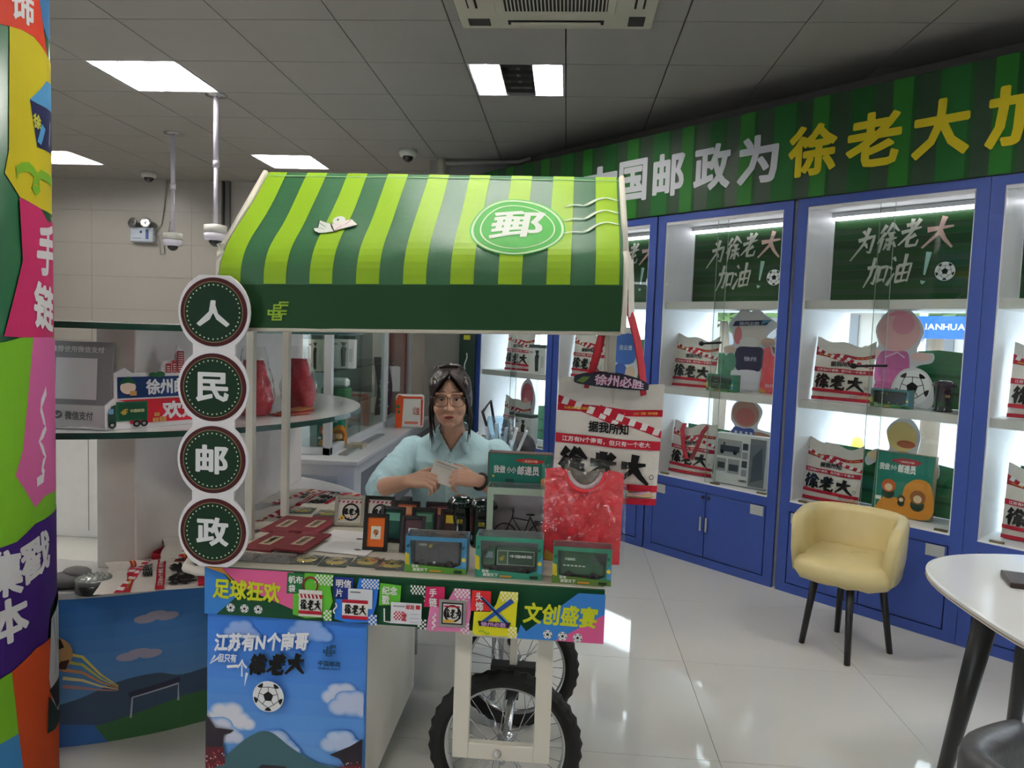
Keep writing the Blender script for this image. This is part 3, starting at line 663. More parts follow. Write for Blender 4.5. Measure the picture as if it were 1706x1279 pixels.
cutout('peach-pink round-topped cut-out in a pink shirt on the upper shelf above the chair', -1.735, .27, 1.164,
       [(-.12, .0), (.03, .0), (.10, .12), (.12, .22), (.20, .25), (.20, .30), (.12, .31), (.15, .42), (.10, .51), (.02, .555), (-.06, .52), (-.11, .43), (-.09, .33), (-.17, .33), (-.18, .27), (-.10, .25), (-.11, .12)],
       [('e', (.015, .42, .115, .115), (240, 186, 186)), ('q', [(-.06, .505), (.09, .505), (.02, .545)], (236, 150, 170)), ('e', (.04, .46, .06, .06), (236, 160, 178)), ('p', [(-.09, .12), (.07, .12), (.08, .29), (.01, .305), (-.08, .29)], (206, 112, 168)), ('e', (.145, .28, .05, .025), (240, 200, 200)), ('e', (-.125, .29, .05, .025), (240, 200, 200)), ('p', [(-.1, .03), (-.02, .0), (.04, .1), (-.08, .13)], (190, 96, 150)), ('e', (-.03, .045, .05, .05), (72, 66, 92)), ('l', ([(-.045, .27), (.02, .30), (.06, .27)], .008), (235, 200, 220))])
cutout('football cut-out board on the upper shelf right of the peach-pink cut-out', -1.60, .20, 1.164, [(-.09, .0), (.09, .0), (.11, .10), (.07, .19), (0, .22), (-.07, .19), (-.11, .10)], [('f', (0, .11, .095), (0, 0, 0))])
cutout('brown round-headed cut-out in a blue striped shirt on the low shelf behind the grey box', -2.66, .27, .559,
       [(-.10, .0), (.08, .0), (.09, .22), (.10, .30), (.21, .29), (.22, .345), (.13, .36), (.10, .38), (.13, .48), (.07, .54), (-.02, .55), (-.09, .50), (-.10, .41), (-.07, .36), (-.12, .30), (-.13, .2)],
       [('e', (.01, .455, .10, .09), (196, 152, 132)), ('e', (.01, .435, .07, .06), (206, 118, 112)), ('p', [(-.09, .02), (.08, .02), (.09, .33), (.0, .355), (-.09, .33)], (58, 84, 158))] + [('q', [(x, .04), (x + .018, .04), (x + .018, .335), (x, .335)], (214, 220, 232)) for x in (-.065, -.025, .015, .05)] + [('p', [(.08, .31), (.19, .30), (.20, .33), (.1, .345)], (176, 128, 108))])
cutout('yellow round-headed cut-out in dark green shirt on low shelf behind teal toy box', -1.665, .27, .559,
       [(-.11, .0), (.10, .0), (.11, .20), (.20, .22), (.20, .30), (.14, .30), (.09, .29), (.09, .34), (.10, .45), (.05, .53), (-.02, .53), (-.08, .46), (-.06, .35), (-.14, .34), (-.19, .28), (-.17, .24), (-.10, .27), (-.10, .1)],
       [('e', (.005, .43, .078, .085), (240, 214, 140)), ('e', (.03, .39, .05, .022), (206, 112, 72)), ('p', [(-.09, .02), (.09, .02), (.10, .26), (.07, .34), (-.06, .335), (-.10, .28)], (38, 72, 58)), ('t', ('南京', -.05, .20, .05, .235), (190, 205, 198)), ('e', (.165, .265, .035, .035), (236, 200, 170)), ('e', (-.135, .305, .045, .022), (240, 214, 170))])
cutout('rose-pink flame-shaped cut-out on the low shelf of the farthest left cabinet', -4.79, .24, .559, [(-.07, .0), (.07, .0), (.08, .2), (.10, .36), (.06, .48), (.0, .54), (-.08, .47), (-.09, .35), (-.06, .22)], [('e', (.0, .38, .075, .12), (206, 96, 108)), ('e', (-.02, .32, .04, .05), (236, 160, 150)), ('p', [(-.05, .02), (.05, .02), (.06, .2), (-.05, .2)], (180, 60, 80))])
cutout('blue shirt cut-out on the upper shelf seen through the hanging bag handles', -3.70, .25, 1.164, [(-.12, .0), (.11, .0), (.12, .2), (.14, .33), (.05, .40), (-.07, .39), (-.14, .3)], [('p', [(-.10, .14), (.09, .14), (.11, .32), (.0, .36), (-.11, .31)], (70, 110, 190)), ('e', (-.04, .08, .06, .05), (60, 90, 170)), ('e', (.06, .06, .05, .05), (220, 190, 170)), ('t', ('连云港', -.06, .23, .07, .27), (220, 225, 240))])
# green low boards behind the goods
grn_m = M((40, 112, 72), .4, name='green_board')
def green_board(label, s0, s1, z, h0, h1, d=.335):
    t = thing('green_board', label, 'board', inwall(s0, d, z), WRZ)
    w = s1 - s0; b = MB(); b.prism([(0, 0), (w, 0), (w, h1), (w * .5, (h0 + h1) / 2 + .02), (0, h0)], 0, .006, grn_m, 'y'); b.build('panel', t)
    pr = frontprint(0, 0, 0)
    for k in range(5): pr.h = .0012; pr.poly([(0, .02 + k * .05), (w, .03 + k * .045), (w, .045 + k * .045), (0, .045 + k * .05)], P(*((54, 128, 84), (34, 98, 62))[k % 2]))
    pr.build(t)
green_board('green backing board behind the headband cut-out', -2.93, -2.31, 1.164, .24, .30)
green_board('green backing board right of the football cut-out on the upper shelf', -1.75, -1.30, 1.164, .30, .30)
green_board('green backing board on the low shelf behind the tote bag with hanging handles', -3.15, -2.31, .559, .33, .26)
green_board('green backing board on the low shelf behind the teal toy box', -2.13, -1.30, .559, .33, .27)
green_board('green backing board on the low shelf at the right picture edge', -1.1, -.35, .559, .35, .3)
green_board('green backing board on the low shelf of the farthest left cabinet', -4.75, -4.31, .559, .3, .3)
green_board('green backing board on the second cabinet from left, upper shelf', -3.85, -3.31, 1.164, .3, .3)
# black rods of the glass locks
for s, z, w1, l in ((-2.77, 1.47, .15, 'small black ratchet lock on the glass beside the headband cut-out'), (-1.75, 1.38, .18, 'small black ratchet lock on the glass in front of the peach-pink cut-out')):
    t = thing('glass_lock', l, 'lock', inwall(s, .002, z), WRZ)
    b = MB(); b.tube([(-w1 / 2, 0, 0), (w1 / 2, 0, .012)], .007, M((26, 26, 28), .35, .5, name='black_metal'), 8); b.build('bar', t)
    b = MB(); b.ball((-w1 / 2, 0, 0), (.02, .014, .016), M((26, 26, 28), .35, .5, name='black_metal'), 10, 7); b.build('barrel', t)
# red shirt in a clear bag
def shirt_pack(label, loc, rot, w=.23, h=.30, group=None, neck=True, tilt=0):
    t = thing('packed_shirt', label, 'shirt', loc, 0, group, rot)
    rm = M((224, 46, 62), .6, name='red_jersey', var=.08); q = random.Random(len(label))
    n = 20
    def fn(u, v):
        x = (u - .5) * w; z = v * h
        e = (math.sin(PI * u) ** .5) * (math.sin(PI * min(1, v + .02)) ** .4 if v < .98 else 0)
        return Vector((x, -.018 * e - .006 * math.sin(9 * u + 12 * v) * e - .004 * math.sin(17 * u - 15 * v) * e, z))
    def keep(u, v): return not neck or ((u - .5) / .24) ** 2 + ((v - 1.0) / .22) ** 2 > 1
    b = MB(); vs = []; idx = {}; fs = []
    for j in range(n + 1):
        for i in range(n + 1):
            idx[i, j] = len(vs); u, v = i / n, j / n
            if neck:      # pull the top rows into the scooped neckline
                dv = 1 - .26 * max(0, 1 - ((u - .5) / .27) ** 2) ** .5
                sl = 1 - .06 * abs(u - .5) * 2; v = v * min(dv, sl)
            vs.append(fn(u, v))
    for j in range(n):
        for i in range(n): fs.append((idx[i, j], idx[i + 1, j], idx[i + 1, j + 1], idx[i, j + 1]))
    b.add(vs, fs, rm, True); b.add([Vector((p.x, .012, p.z)) for p in vs], [f[::-1] for f in fs], rm, True); b.build('shirt', t)
    if neck:
        cm = M((196, 176, 180), .6, name='collar_lining')
        path = []
        for k in range(17):
            u = .5 + .27 * math.cos(PI + PI * k / 16) * .98; dv = 1 - .26 * max(0, 1 - ((u - .5) / .27) ** 2) ** .5; p = fn(u, dv); path.append((p.x, p.y - .006, p.z))
        b = MB(); b.tube(path, .007, rm, 8); b.build('collar', t)
        b = MB(); b.add([(p[0], .010, p[2] + .004) for p in path] + [(p[0] * .94, .006, h * .985 - (1 - abs(p[0]) / (.27 * w)) * .018) for p in path], [(k, k + 1, 18 + k, 17 + k) for k in range(16)], M((120, 112, 100), .8, name='card_insert')); b.build('card_insert', t)
        b = MB(); b.tube([(p[0] * .9, p[1] + .004, p[2] + .012) for p in path[2:-2]], .008, cm, 6); b.build('inner_collar', t)
    pr = Print(lambda a, c, hh: (lambda p: Vector((p.x, p.y - hh - .0012, p.z)))(fn(a, c)), step=.08)
    pr.h = .002; pr.text('徐州', .2, .12, .5, .2, P(236, 210, 214)); pr.poly([(.02, .01), (.3, .01), (.05, .12)], P(206, 160, 60)); pr.build(t)
    def ff(u, v):
        fold = sum(max(0, 1 - abs(u * a_ + v * b_ - c_) * 26) * k_ for a_, b_, c_, k_ in ((1, .8, .75, .005), (1, 1.1, 1.35, .006), (1, -.35, .32, .004), (.3, 1, .95, .005), (1, .5, 1.05, .004), (1, .9, .45, .004), (.2, 1, .3, .003)))
        x = (u - .5) * w * 1.1; z = -.012 + v * (h * 1.04 + .02); e = math.sin(PI * u) ** .4 * math.sin(PI * v) ** .3
        return Vector((x, -.027 * e - fold - .0025 * math.sin(23 * u + 9 * v) - .0025 * math.sin(31 * v - 13 * u), z))
    b = MB(); b.grid(60, 60, ff, FILM); b.build('clear_bag', t, recalc=False)
    return t
shirt_pack('red shirt in clear plastic on the upper shelf, right of the headband cut-out', inwall(-2.43, .22, 1.166), (-.10, 0, WRZ), .21, .31)

# ---------------------------------------------------------------- boxed goods
teal = (42, 128, 112)
def game_box(label, loc, rot, w=.30, h=.35, d=.06, scale=1):
    t = thing('toy_box', label, 'box', loc, 0, None, rot, scale)
    b = MB(); b.box(-w / 2, -d, 0, w / 2, 0, h, M((152, 132, 104), .6, name='cardboard'), .003); b.build('carton', t)
    pr = frontprint(-w / 2, -d, 0); pr.rect(.004, .004, w - .004, h - .004, P(*teal))
    o = P(214, 140, 52); pr.poly(blob([(w * .12, .01), (w * .97, .01), (w * .97, h * .52), (w * .75, h * .62), (w * .55, h * .5), (w * .48, h * .3), (w * .22, h * .28), (w * .1, h * .15)]), o)
    pr.poly(blob([(w * .28, h * .86), (w * .5, h * .92), (w * .78, h * .88), (w * .6, h * .8)]), P(176, 52, 56)); pr.text('一套游戏书籍', w * .4, h * .845, w * .66, h * .875, P(240, 220, 210))
    pr.text('我做', w * .08, h * .70, w * .26, h * .81, P(240, 240, 236), .04); pr.text('小小', w * .27, h * .71, w * .38, h * .80, P(240, 240, 236), .04); pr.text('邮递员', w * .40, h * .68, w * .70, h * .82, P(246, 246, 240), .05)
    # plain courier animals in two tones (generic)
    for cx, cy, r, body in ((w * .27, h * .46, .036, (200, 96, 48)), (w * .50, h * .28, .02, (90, 70, 52)), (w * .77, h * .34, .038, (140, 84, 46))):
        pr.circ(cx, cy - r * 1.1, r * .9, P(40, 66, 54)); pr.circ(cx, cy, r, P(*body)); pr.circ(cx, cy - r * .25, r * .55, P(228, 200, 164))
    pr.rect(w * .05, h * .22, w * .16, h * .28, P(230, 230, 220)); pr.build(t); return t
game_box('teal and orange toy box on the low shelf behind the cream chair', inwall(-1.60, .20, .559), (-.08, 0, WRZ + .1))
def toy_pack(label, loc, rot, w=.175, h=.115, d=.085, truck='van', sides=((52, 140, 110), (90, 150, 70)), scale=1, base=(60, 120, 60)):
    """window box: printed card frame, clear front, toy vehicle inside"""
    t = thing('toy_vehicle_box', label, 'box', loc, 0, None, rot, scale)
    cm = M(sides[0], .45, name='printed_card', var=.05); c2 = M(base, .45, name='printed_card_base', var=.1, nscale=40); e = .017
    b = MB(); b.box(-w / 2, -d, 0, w / 2, 0, .004, c2); b.box(-w / 2, -.003, 0, w / 2, 0, h, M((132, 136, 142), .5, name='backing_card')); b.box(-w / 2, -d, 0, -w / 2 + .002, 0, h, cm); b.box(w / 2 - .002, -d, 0, w / 2, 0, h, cm)
    b.build('carton', t)
    b = MB(); b.box(-w / 2 + .002, -d, h - .002, w / 2 - .002, -.003, h, FILM2); b.build('clear_lid', t)
    # front frame as an outline with an opening
    b = MB(); fr = [(-w / 2, 0), (w / 2, 0), (w / 2, h), (-w / 2, h)]; inn = [(-w / 2 + e, .026), (-w / 2 + e + .022, .017), (w / 2 - e - .022, .017), (w / 2 - e, .026), (w / 2 - e + .004, h - .012), (-w / 2 + e - .004, h - .012)]
    q = [(-w / 2, h), (-w / 2, .03), (-w / 2, 0), (w / 2, 0), (w / 2, .03), (w / 2, h)]; i2 = [inn[5], inn[0], inn[1], inn[2], inn[3], inn[4]]
    vs = [(x, -d - .001, z) for x, z in q] + [(x, -d - .001, z) for x, z in i2]; fs = [(k, (k + 1) % 6, 6 + (k + 1) % 6, 6 + k) for k in range(6)]
    b.add(vs, fs, cm); b.build('window_frame', t)
    pr = frontprint(-w / 2, -d - .001, 0)
    pr.poly([(0, 0), (w, 0), (w, .015), (0, .024)], P(*base)); pr.poly([(0, .024), (e * .8, .02), (e * .7, h * .5), (0, h * .55)], P(206, 190, 60)); pr.poly([(w, .018), (w - e * .8, .02), (w - e * .7, h * .45), (w, h * .62)], P(88, 150, 196)); pr.circ(w - .008, h * .4, .006, P(236, 206, 70), 14)
    pr.text('百年', .02, .014, .04, .023, P(240, 240, 230), .03); pr.text('邮驿天下', .024, .003, .066, .014, P(240, 240, 230), .03); pr.rect(.072, .004, .105, .009, P(214, 150, 60)); pr.emblem(.004, h * .7, .009, P(20, 60, 50)); pr.emblem(w - .014, h * .7, .009, P(20, 60, 50)); pr.rect(w - .035, .004, w - .012, .012, P(40, 60, 40)); pr.build(t)
    b = MB(); b.add([(-w / 2 + e - .004, -d, .015), (w / 2 - e + .004, -d, .015), (w / 2 - e + .004, -d, h - .01), (-w / 2 + e - .004, -d, h - .01)], [(0, 1, 2, 3)], FILM2); b.build('clear_window', t, recalc=False)
    gm = M((30, 92, 62), .3, name='toy_green', coat=.4); km = M((20, 20, 22), .5, name='toy_black'); y0, y1 = -d * .75, -d * .25; L = w - 2 * e - .01; x0 = -L / 2
    tv = MB()
    if truck == 'truck':
        tv.box(x0 + L * .24, y0, .030, x0 + L, y1, .078, gm, .002); tv.prism([(x0, .026), (x0 + L * .22, .026), (x0 + L * .22, .078), (x0 + L * .08, .076), (x0, .05)], y0, y1, gm, 'y'); tv.box(x0, y0, .02, x0 + L, y1, .03, km)
        pr = frontprint(x0, y0, 0); fx = P(170, 190, 176); g = L * .24
        pr.rect(g + .003, .033, L - .002, .075, fx); pr.rect(g + .005, .035, g + .032, .073, P(60, 92, 60)); pr.rect(g + .035, .035, L - .004, .073, P(30, 70, 52)); pr.emblem(g + .010, .045, .014, P(206, 180, 70)); pr.text('中国邮政', g + .04, .055, L - .008, .064, P(230, 236, 230), .03); pr.poly([(L * .04, .052), (L * .18, .052), (L * .18, .07), (L * .09, .07)], P(120, 140, 150))
    elif truck == 'van':
        tv.prism([(x0, .022), (x0 + L, .022), (x0 + L, .05), (x0 + L * .9, .056), (x0 + L * .74, .088), (x0, .088)], y0, y1, gm, 'y'); tv.box(x0, y0, .016, x0 + L, y1, .024, km)
        pr = frontprint(x0, y0, 0); pr.poly([(L * .68, .058), (L * .86, .058), (L * .74, .082), (L * .68, .082)], P(70, 90, 92)); pr.text('中国邮政', L * .1, .062, L * .34, .07, P(210, 230, 215), .03)
        for k in range(6): pr.rect(L * (.06 + .09 * k), .046, L * (.12 + .09 * k), .05, P(215, 225, 215))
    else:
        dm = M((74, 77, 83), .35, name='toy_dark', coat=.3); tv.box(x0, y0, .022, x0 + L, y1, .092, dm, .003); tv.box(x0, y0, .015, x0 + L, y1, .022, km)
        pr = frontprint(x0, y0, 0); pr.text('中国邮政', L * .1, .072, L * .28, .08, P(200, 204, 200), .03); pr.emblem(L * .32, .068, .012, P(190, 180, 70)); pr.rect(L * .42, .022, L * .48, .028, P(235, 235, 235))
        for k in range(3): pr.rect(L * (.14 + .2 * k), .03, L * (.145 + .2 * k), .06, P(30, 30, 32))
    o = tv.build('toy_vehicle', t); pr.build(o)
    for x in (.2, .78):
        b = MB(Matrix.Translation((x0 + L * x, y0 - .001, .018)) @ Matrix.Rotation(PI / 2, 4, 'X')); b.lathe([(.013, -.004), (.013, .004), (.006, .005), (.004, .003)], km, 14); b.build('wheel', o)
    return t
toy_pack('small green toy vehicle in a window box below the headband cut-out', inwall(-2.72, .13, 1.164), (0, 0, WRZ), .20, .11, .08, 'van')
toy_pack('small dark toy vehicle in a window box in front of the football cut-out', inwall(-1.66, .13, 1.164), (0, 0, WRZ), .20, .10, .07, 'box', ((70, 120, 130), (60, 80, 60)))
def post_pillar(label, loc, r=.036, h=.155, scale=1, dark=(18, 34, 30)):
    t = thing('toy_postbox', label, 'toy', loc, 0, None, (0, 0, 0), scale)
    m = M(dark, .22, name='dark_green_enamel', coat=.5)
    b = MB(); b.lathe([(r * 1.12, 0), (r * 1.12, .008), (r * .98, .012), (r * .95, h * .76), (r * 1.02, h * .78)], m, 24); b.build('body', t)
    b = MB(); b.lathe([(r * 1.02, h * .78), (r * 1.25, h * .81), (r * 1.3, h * .87), (r * 1.3, h * .90), (r * 1.15, h * .91), (r * 1.1, h * .95), (r * .8, h * .99), (r * .2, h)], m, 24); b.build('cap', t)
    b = MB()
    for k in range(24): a = 2 * PI * k / 24; b.box(r * 1.28 * math.cos(a) - .003, r * 1.28 * math.sin(a) - .003, h * .80, r * 1.28 * math.cos(a) + .003, r * 1.28 * math.sin(a) + .003, h * .86, m)
    b.build('rim_scallops', t)
    pr = Print(lambda u, v, hh: Vector(((r * .97 + hh) * math.cos(u - PI / 2), (r * .97 + hh) * math.sin(u - PI / 2), v)), step=(.15, 0)); pr.rect(-.45, h * .60, .45, h * .65, P(8, 12, 10)); pr.text('邮政', -.3, h * .45, .3, h * .55, P(160, 150, 60)); pr.emblem(-.2, h * .25, .012, P(160, 150, 60)); pr.build(t)
    return t
post_pillar('dark green toy pillar postbox on the upper shelf right of the football cut-out', inwall(-1.42, .14, 1.164), .042, .165)
def grey_box(label, loc, rot, w=.36, h=.33, d=.09):
    t = thing('model_kit_box', label, 'box', loc, 0, None, rot)
    b = MB(); b.box(-w / 2, -d, 0, w / 2, 0, h, M((206, 208, 210), .4, name='grey_carton'), .004); b.build('carton', t)
    pr = frontprint(-w / 2, -d, 0); k = P(60, 62, 62); l = P(150, 152, 152)
    pr.rect(.02, h * .55, w * .52, h * .88, l); pr.rect(.04, h * .64, w * .48, h * .76, k); pr.rect(.06, h * .76, w * .2, h * .82, k); pr.circ(w * .15, h * .63, .014, P(20, 20, 20), 14); pr.circ(w * .4, h * .63, .014, P(20, 20, 20), 14)
    pr.rect(.02, h * .25, w * .24, h * .5, l); pr.rect(.03, h * .3, w * .22, h * .42, k); pr.rect(w * .28, h * .22, w * .5, h * .5, l); pr.rect(w * .30, h * .27, w * .48, h * .4, k)
    for q in range(4): pr.rect(w * .54, h * (.2 + .17 * q), w * .64, h * (.33 + .17 * q), k if q % 2 else l)
    pr.rect(w * .68, h * .03, w * .97, h * .95, P(108, 112, 116)); pr.poly([(w * .72, h * .1), (w * .95, h * .2), (w * .9, h * .8), (w * .74, h * .6)], P(72, 76, 80)); pr.text('收藏模型', w * .5, h * .08, w * .66, h * .13, k); pr.build(t); return t
grey_box('light grey model kit box on the low shelf beneath the brown-headed cut-out', inwall(-2.575, .17, .559), (-.05, 0, WRZ + .12))
def figure_box(label, loc, rot, w=.17, h=.23, d=.09, parent_scale=1, body=(222, 222, 220), group='white figurine boxes'):
    t = thing('figurine_box', label, 'box', loc, 0, None, rot, parent_scale)
    b = MB(); b.box(-w / 2, -d, 0, w / 2, 0, h * .88, M(body, .4, name='white_carton'), .003); b.box(-w / 2, -d, h * .88, w / 2, 0, h, M((70, 84, 82), .3, name='dark_lid'), .003); b.build('carton', t)
    pr = frontprint(-w / 2, -d, 0); k = P(30, 34, 34)
    pr.poly([(w * .42, h * .06), (w * .6, h * .06), (w * .6, h * .5), (w * .64, h * .6), (w * .58, h * .66), (w * .44, h * .66), (w * .38, h * .55)], k); pr.circ(w * .51, h * .73, w * .09, k, 16); pr.rect(w * .38, h * .76, w * .64, h * .79, k); pr.text('邮政人', w * .08, h * .7, w * .3, h * .76, k); pr.rect(w * .75, h * .2, w * .9, h * .6, P(190, 196, 196)); pr.build(t); return t
figure_box('white figurine box with dark lid on the upper shelf of the farthest left cabinet', inwall(-4.55, .20, 1.164), (0, 0, WRZ), .21, .24)
figure_box('white figurine box on the low shelf of the farthest left cabinet, beside the tote', inwall(-4.64, .14, .559), (0, 0, WRZ + .1), .19, .25)
# ---------------------------------------------------------------- the vending cart
crm = M((226, 220, 206), .4, name='cream_board', var=.03); crmd = M((202, 196, 182), .45, name='cream_wood', var=.04, wave=(1, 1, 12))
ct = thing('vending_cart', 'cream wooden vending cart with green striped awning, printed front and two bicycle wheels', 'cart', (-.436, 2.0, 0))
CX = -.436
def cx(x): return x - CX
def cy(y): return y - 2.0
TZ = .80
b = MB(); b.box(cx(-1.008), cy(2.005), TZ - .028, cx(.135), cy(2.79), TZ, crmd, .003); b.build('tabletop', ct)
b = MB(); b.box(cx(-1.008), -.006, .661, cx(.135), .008, TZ - .002, M((20, 70, 44), .4, name='fascia_board'), .001); fas = b.build('fascia', ct)
b = MB(); b.box(cx(-.99), cy(2.02), .09, cx(-.972), cy(2.78), .77, crm); b.box(cx(-.565), cy(2.02), .09, cx(-.547), cy(2.78), .77, crm); b.box(cx(-.972), cy(2.76), .09, cx(-.565), cy(2.78), .77, crm); b.box(cx(-.972), cy(2.02), .09, cx(-.565), cy(2.76), .11, crm); b.box(cx(-.972), cy(2.02), .11, cx(-.565), cy(2.035), .77, crm); b.build('storage_box', ct)
b = MB(); b.box(cx(-1.004), cy(2.004), .085, cx(-.534), cy(2.019), .659, M((70, 140, 225), .45, name='poster_board')); b.build('poster_board', ct)
b = MB()
for x in (-.93, -.62):
    for y in (2.08, 2.7): b.lathe([(.025, .0), (.03, .02), (.03, .06), (.02, .09)], M((40, 40, 42), .5, name='castor_black'), 12, (cx(x), cy(y), 0))
b.build('castors', ct)
# fascia print: u 0..1.143, v 0..0.139
U = 1.143; Vh = .1375
pr = frontprint(cx(-1.008), -.006, .661, lift=.0006)
fg = P(22, 74, 46); pk = P(222, 96, 150); bl = P(58, 128, 206); yb = P(206, 212, 40)
pr.rect(0, 0, U, Vh, fg)
pr.poly([(0, 0), (.0, Vh), (.045, Vh), (.10, .06), (.035, 0)], bl); pr.poly([(0, Vh), (.05, Vh), (.11, .075), (.06, .12)], P(222, 150, 60)); pr.poly([(.05, Vh), (.262, Vh), (.262, .028), (.11, .085)], pk)
for k in range(3): pr.football(.078 + .041 * k, .022, .0125)
pr.text('足球狂欢', .025, .048, .225, .108, yb, .04, .1, 1, -.004)
# lime patch: canvas bag
pr.poly([(.262, .015), (.30, .006), (.36, .012), (.378, .06), (.37, .10), (.38, .1375), (.295, .1375), (.29, .08), (.262, .075)], P(96, 184, 52)); pr.poly([(.243, .075), (.292, .08), (.294, .134), (.245, .136)], P(30, 110, 60)); pr.text('帆布', .249, .105, .290, .128, whitep, .035); pr.text('袋', .249, .08, .269, .102, whitep, .035)
pr.check(.325, .106, .378, .136, 10, 5, P(96, 184, 52), whitep); pr.check(.352, .004, .376, .035, 4, 5, P(96, 184, 52), whitep)
pr.ring(.313, .104, .0185, .0235, P(130, 30, 40), 24, 1.1); pr.rect(.28, .013, .348, .090, P(226, 224, 220)); pr.rect(.28, .066, .348, .078, redp); pr.rect(.28, .02, .348, .03, redp); pr.brush('徐老大', .284, .032, .346, .062, blackp, .24)
for k in range(6): pr.poly([(.283 + .011 * k, .066), (.288 + .011 * k, .066), (.284 + .011 * k, .078), (.279 + .011 * k, .078)], whitep); pr.h -= pr.d
# blue patch: postcards
pr.poly([(.385, .012), (.42, .004), (.49, .008), (.505, .06), (.512, .134), (.455, .134), (.44, .073), (.388, .07)], P(48, 122, 220)); pr.rect(.383, .073, .438, .134, P(30, 48, 130)); pr.text('明信', .388, .104, .432, .128, whitep, .035); pr.text('片', .388, .077, .408, .101, whitep, .035)
pr.check(.462, .106, .512, .134, 10, 5, P(48, 122, 220), whitep); pr.check(.484, .002, .508, .032, 4, 5, P(48, 122, 220), whitep)
pr.rect(.424, .048, .494, .104, P(218, 222, 228)); pr.rect(.43, .092, .46, .096, P(120, 120, 126)); pr.rect(.408, .016, .482, .072, P(240, 236, 232)); pr.rect(.408, .062, .482, .072, redp); pr.rect(.408, .016, .482, .026, redp); pr.brush('徐老大', .414, .03, .478, .058, blackp, .24); pr.wave(.388, .03, .389, .06, .004, 1, .004, whitep)
# green patch: stamps
pr.poly([(.514, .062), (.574, .066), (.576, .122), (.516, .126)], P(96, 184, 52)); pr.text('纪念', .522, .094, .566, .118, whitep, .035); pr.text('戳', .522, .066, .544, .092, whitep, .035); pr.check(.603, .10, .645, .126, 9, 4, fg, whitep); pr.check(.626, .002, .65, .03, 4, 5, fg, whitep)
pr.line([(.53, .055), (.531, .018), (.551, .016)], .004, whitep); pr.line([(.64, .098), (.648, .09), (.642, .082)], .003, whitep)
pr.rect(.549, .014, .636, .075, P(228, 228, 236)); rs_ = P(196, 50, 60); pr.rect(.555, .062, .59, .066, P(160, 160, 170)); pr.text('邮政', .592, .056, .616, .07, rs_, .03); pr.rect(.62, .058, .632, .07, rs_); pr.check(.558, .025, .585, .05, 6, 5, P(228, 228, 236), rs_); pr.text('龙', .58, .022, .594, .048, rs_, .05)
for k in range(3): pr.rect(.604, .02 + .012 * k, .632, .0215 + .012 * k, P(180, 180, 190))
# pink patch: bracelets
pr.poly([(.652, .006), (.66, .0), (.768, .004), (.775, .06), (.772, .126), (.728, .126), (.70, .07), (.66, .07)], P(226, 130, 178)); pr.poly([(.643, .068), (.70, .072), (.70, .128), (.648, .126)], P(196, 36, 92)); pr.text('手', .657, .098, .678, .122, whitep, .035); pr.text('链', .657, .07, .68, .096, whitep, .035); pr.check(.728, .10, .772, .126, 8, 4, P(226, 130, 178), whitep); pr.check(.748, .0, .772, .03, 4, 5, P(226, 130, 178), whitep)
pr.wave(.672, .006, .674, .052, .004, 3, .004, whitep); pr.wave(.735, .092, .765, .095, .003, 2, .003, whitep)
pr.rect(.686, .016, .762, .094, P(150, 148, 146)); pr.rect(.694, .024, .754, .086, P(34, 30, 32)); pr.rect(.698, .028, .75, .082, P(226, 222, 220)); pr.ring(.724, .055, .02, .025, blackp, 20); pr.brush('徐老大', .702, .042, .748, .068, blackp, .26); pr.rect(.70, .03, .73, .038, P(220, 170, 60)); pr.rect(.70, .074, .745, .078, redp)
# yellow patch: head scarf
pr.poly([(.782, .008), (.79, .0), (.90, .002), (.905, .128), (.856, .128), (.845, .09), (.83, .068), (.785, .066)], P(228, 220, 40)); pr.poly([(.775, .068), (.83, .07), (.83, .126), (.778, .126)], P(214, 44, 50)); pr.text('头', .788, .098, .806, .122, whitep, .035); pr.text('饰', .788, .068, .81, .096, whitep, .035); pr.check(.856, .10, .905, .128, 9, 4, P(228, 220, 40), P(246, 240, 200)); pr.check(.88, .0, .905, .03, 4, 5, P(228, 220, 40), P(246, 240, 200))
pr.poly([(.80, .112), (.812, .106), (.885, .04), (.872, .03)], P(70, 150, 214)); pr.poly([(.885, .11), (.895, .10), (.812, .034), (.798, .034)], P(40, 80, 160)); pr.poly([(.80, .028), (.882, .026), (.888, .042), (.796, .042)], P(26, 26, 54)); pr.line([(.803, .108), (.88, .036)], .005, P(20, 30, 70)); pr.text('徐州必胜', .805, .028, .875, .041, P(210, 160, 210), .03); pr.wave(.80, .012, .83, .01, .003, 1, .004, P(150, 190, 50))
# right end
pr.poly([(.905, .0), (U, 0), (U, Vh), (1.07, Vh)], bl); pr.poly([(1.01, 0), (U, 0), (U, .082)], pk); pr.poly([(.905, 0), (.95, 0), (.915, .04)], bl)
pr.text('文创盛宴', .92, .045, 1.125, .105, yb, .04, .1, 1, -.004)
for k in range(3): pr.football(.99 + .041 * k, .017 - .002 * k, .0125)
pr.build(fas, 'fascia_print')
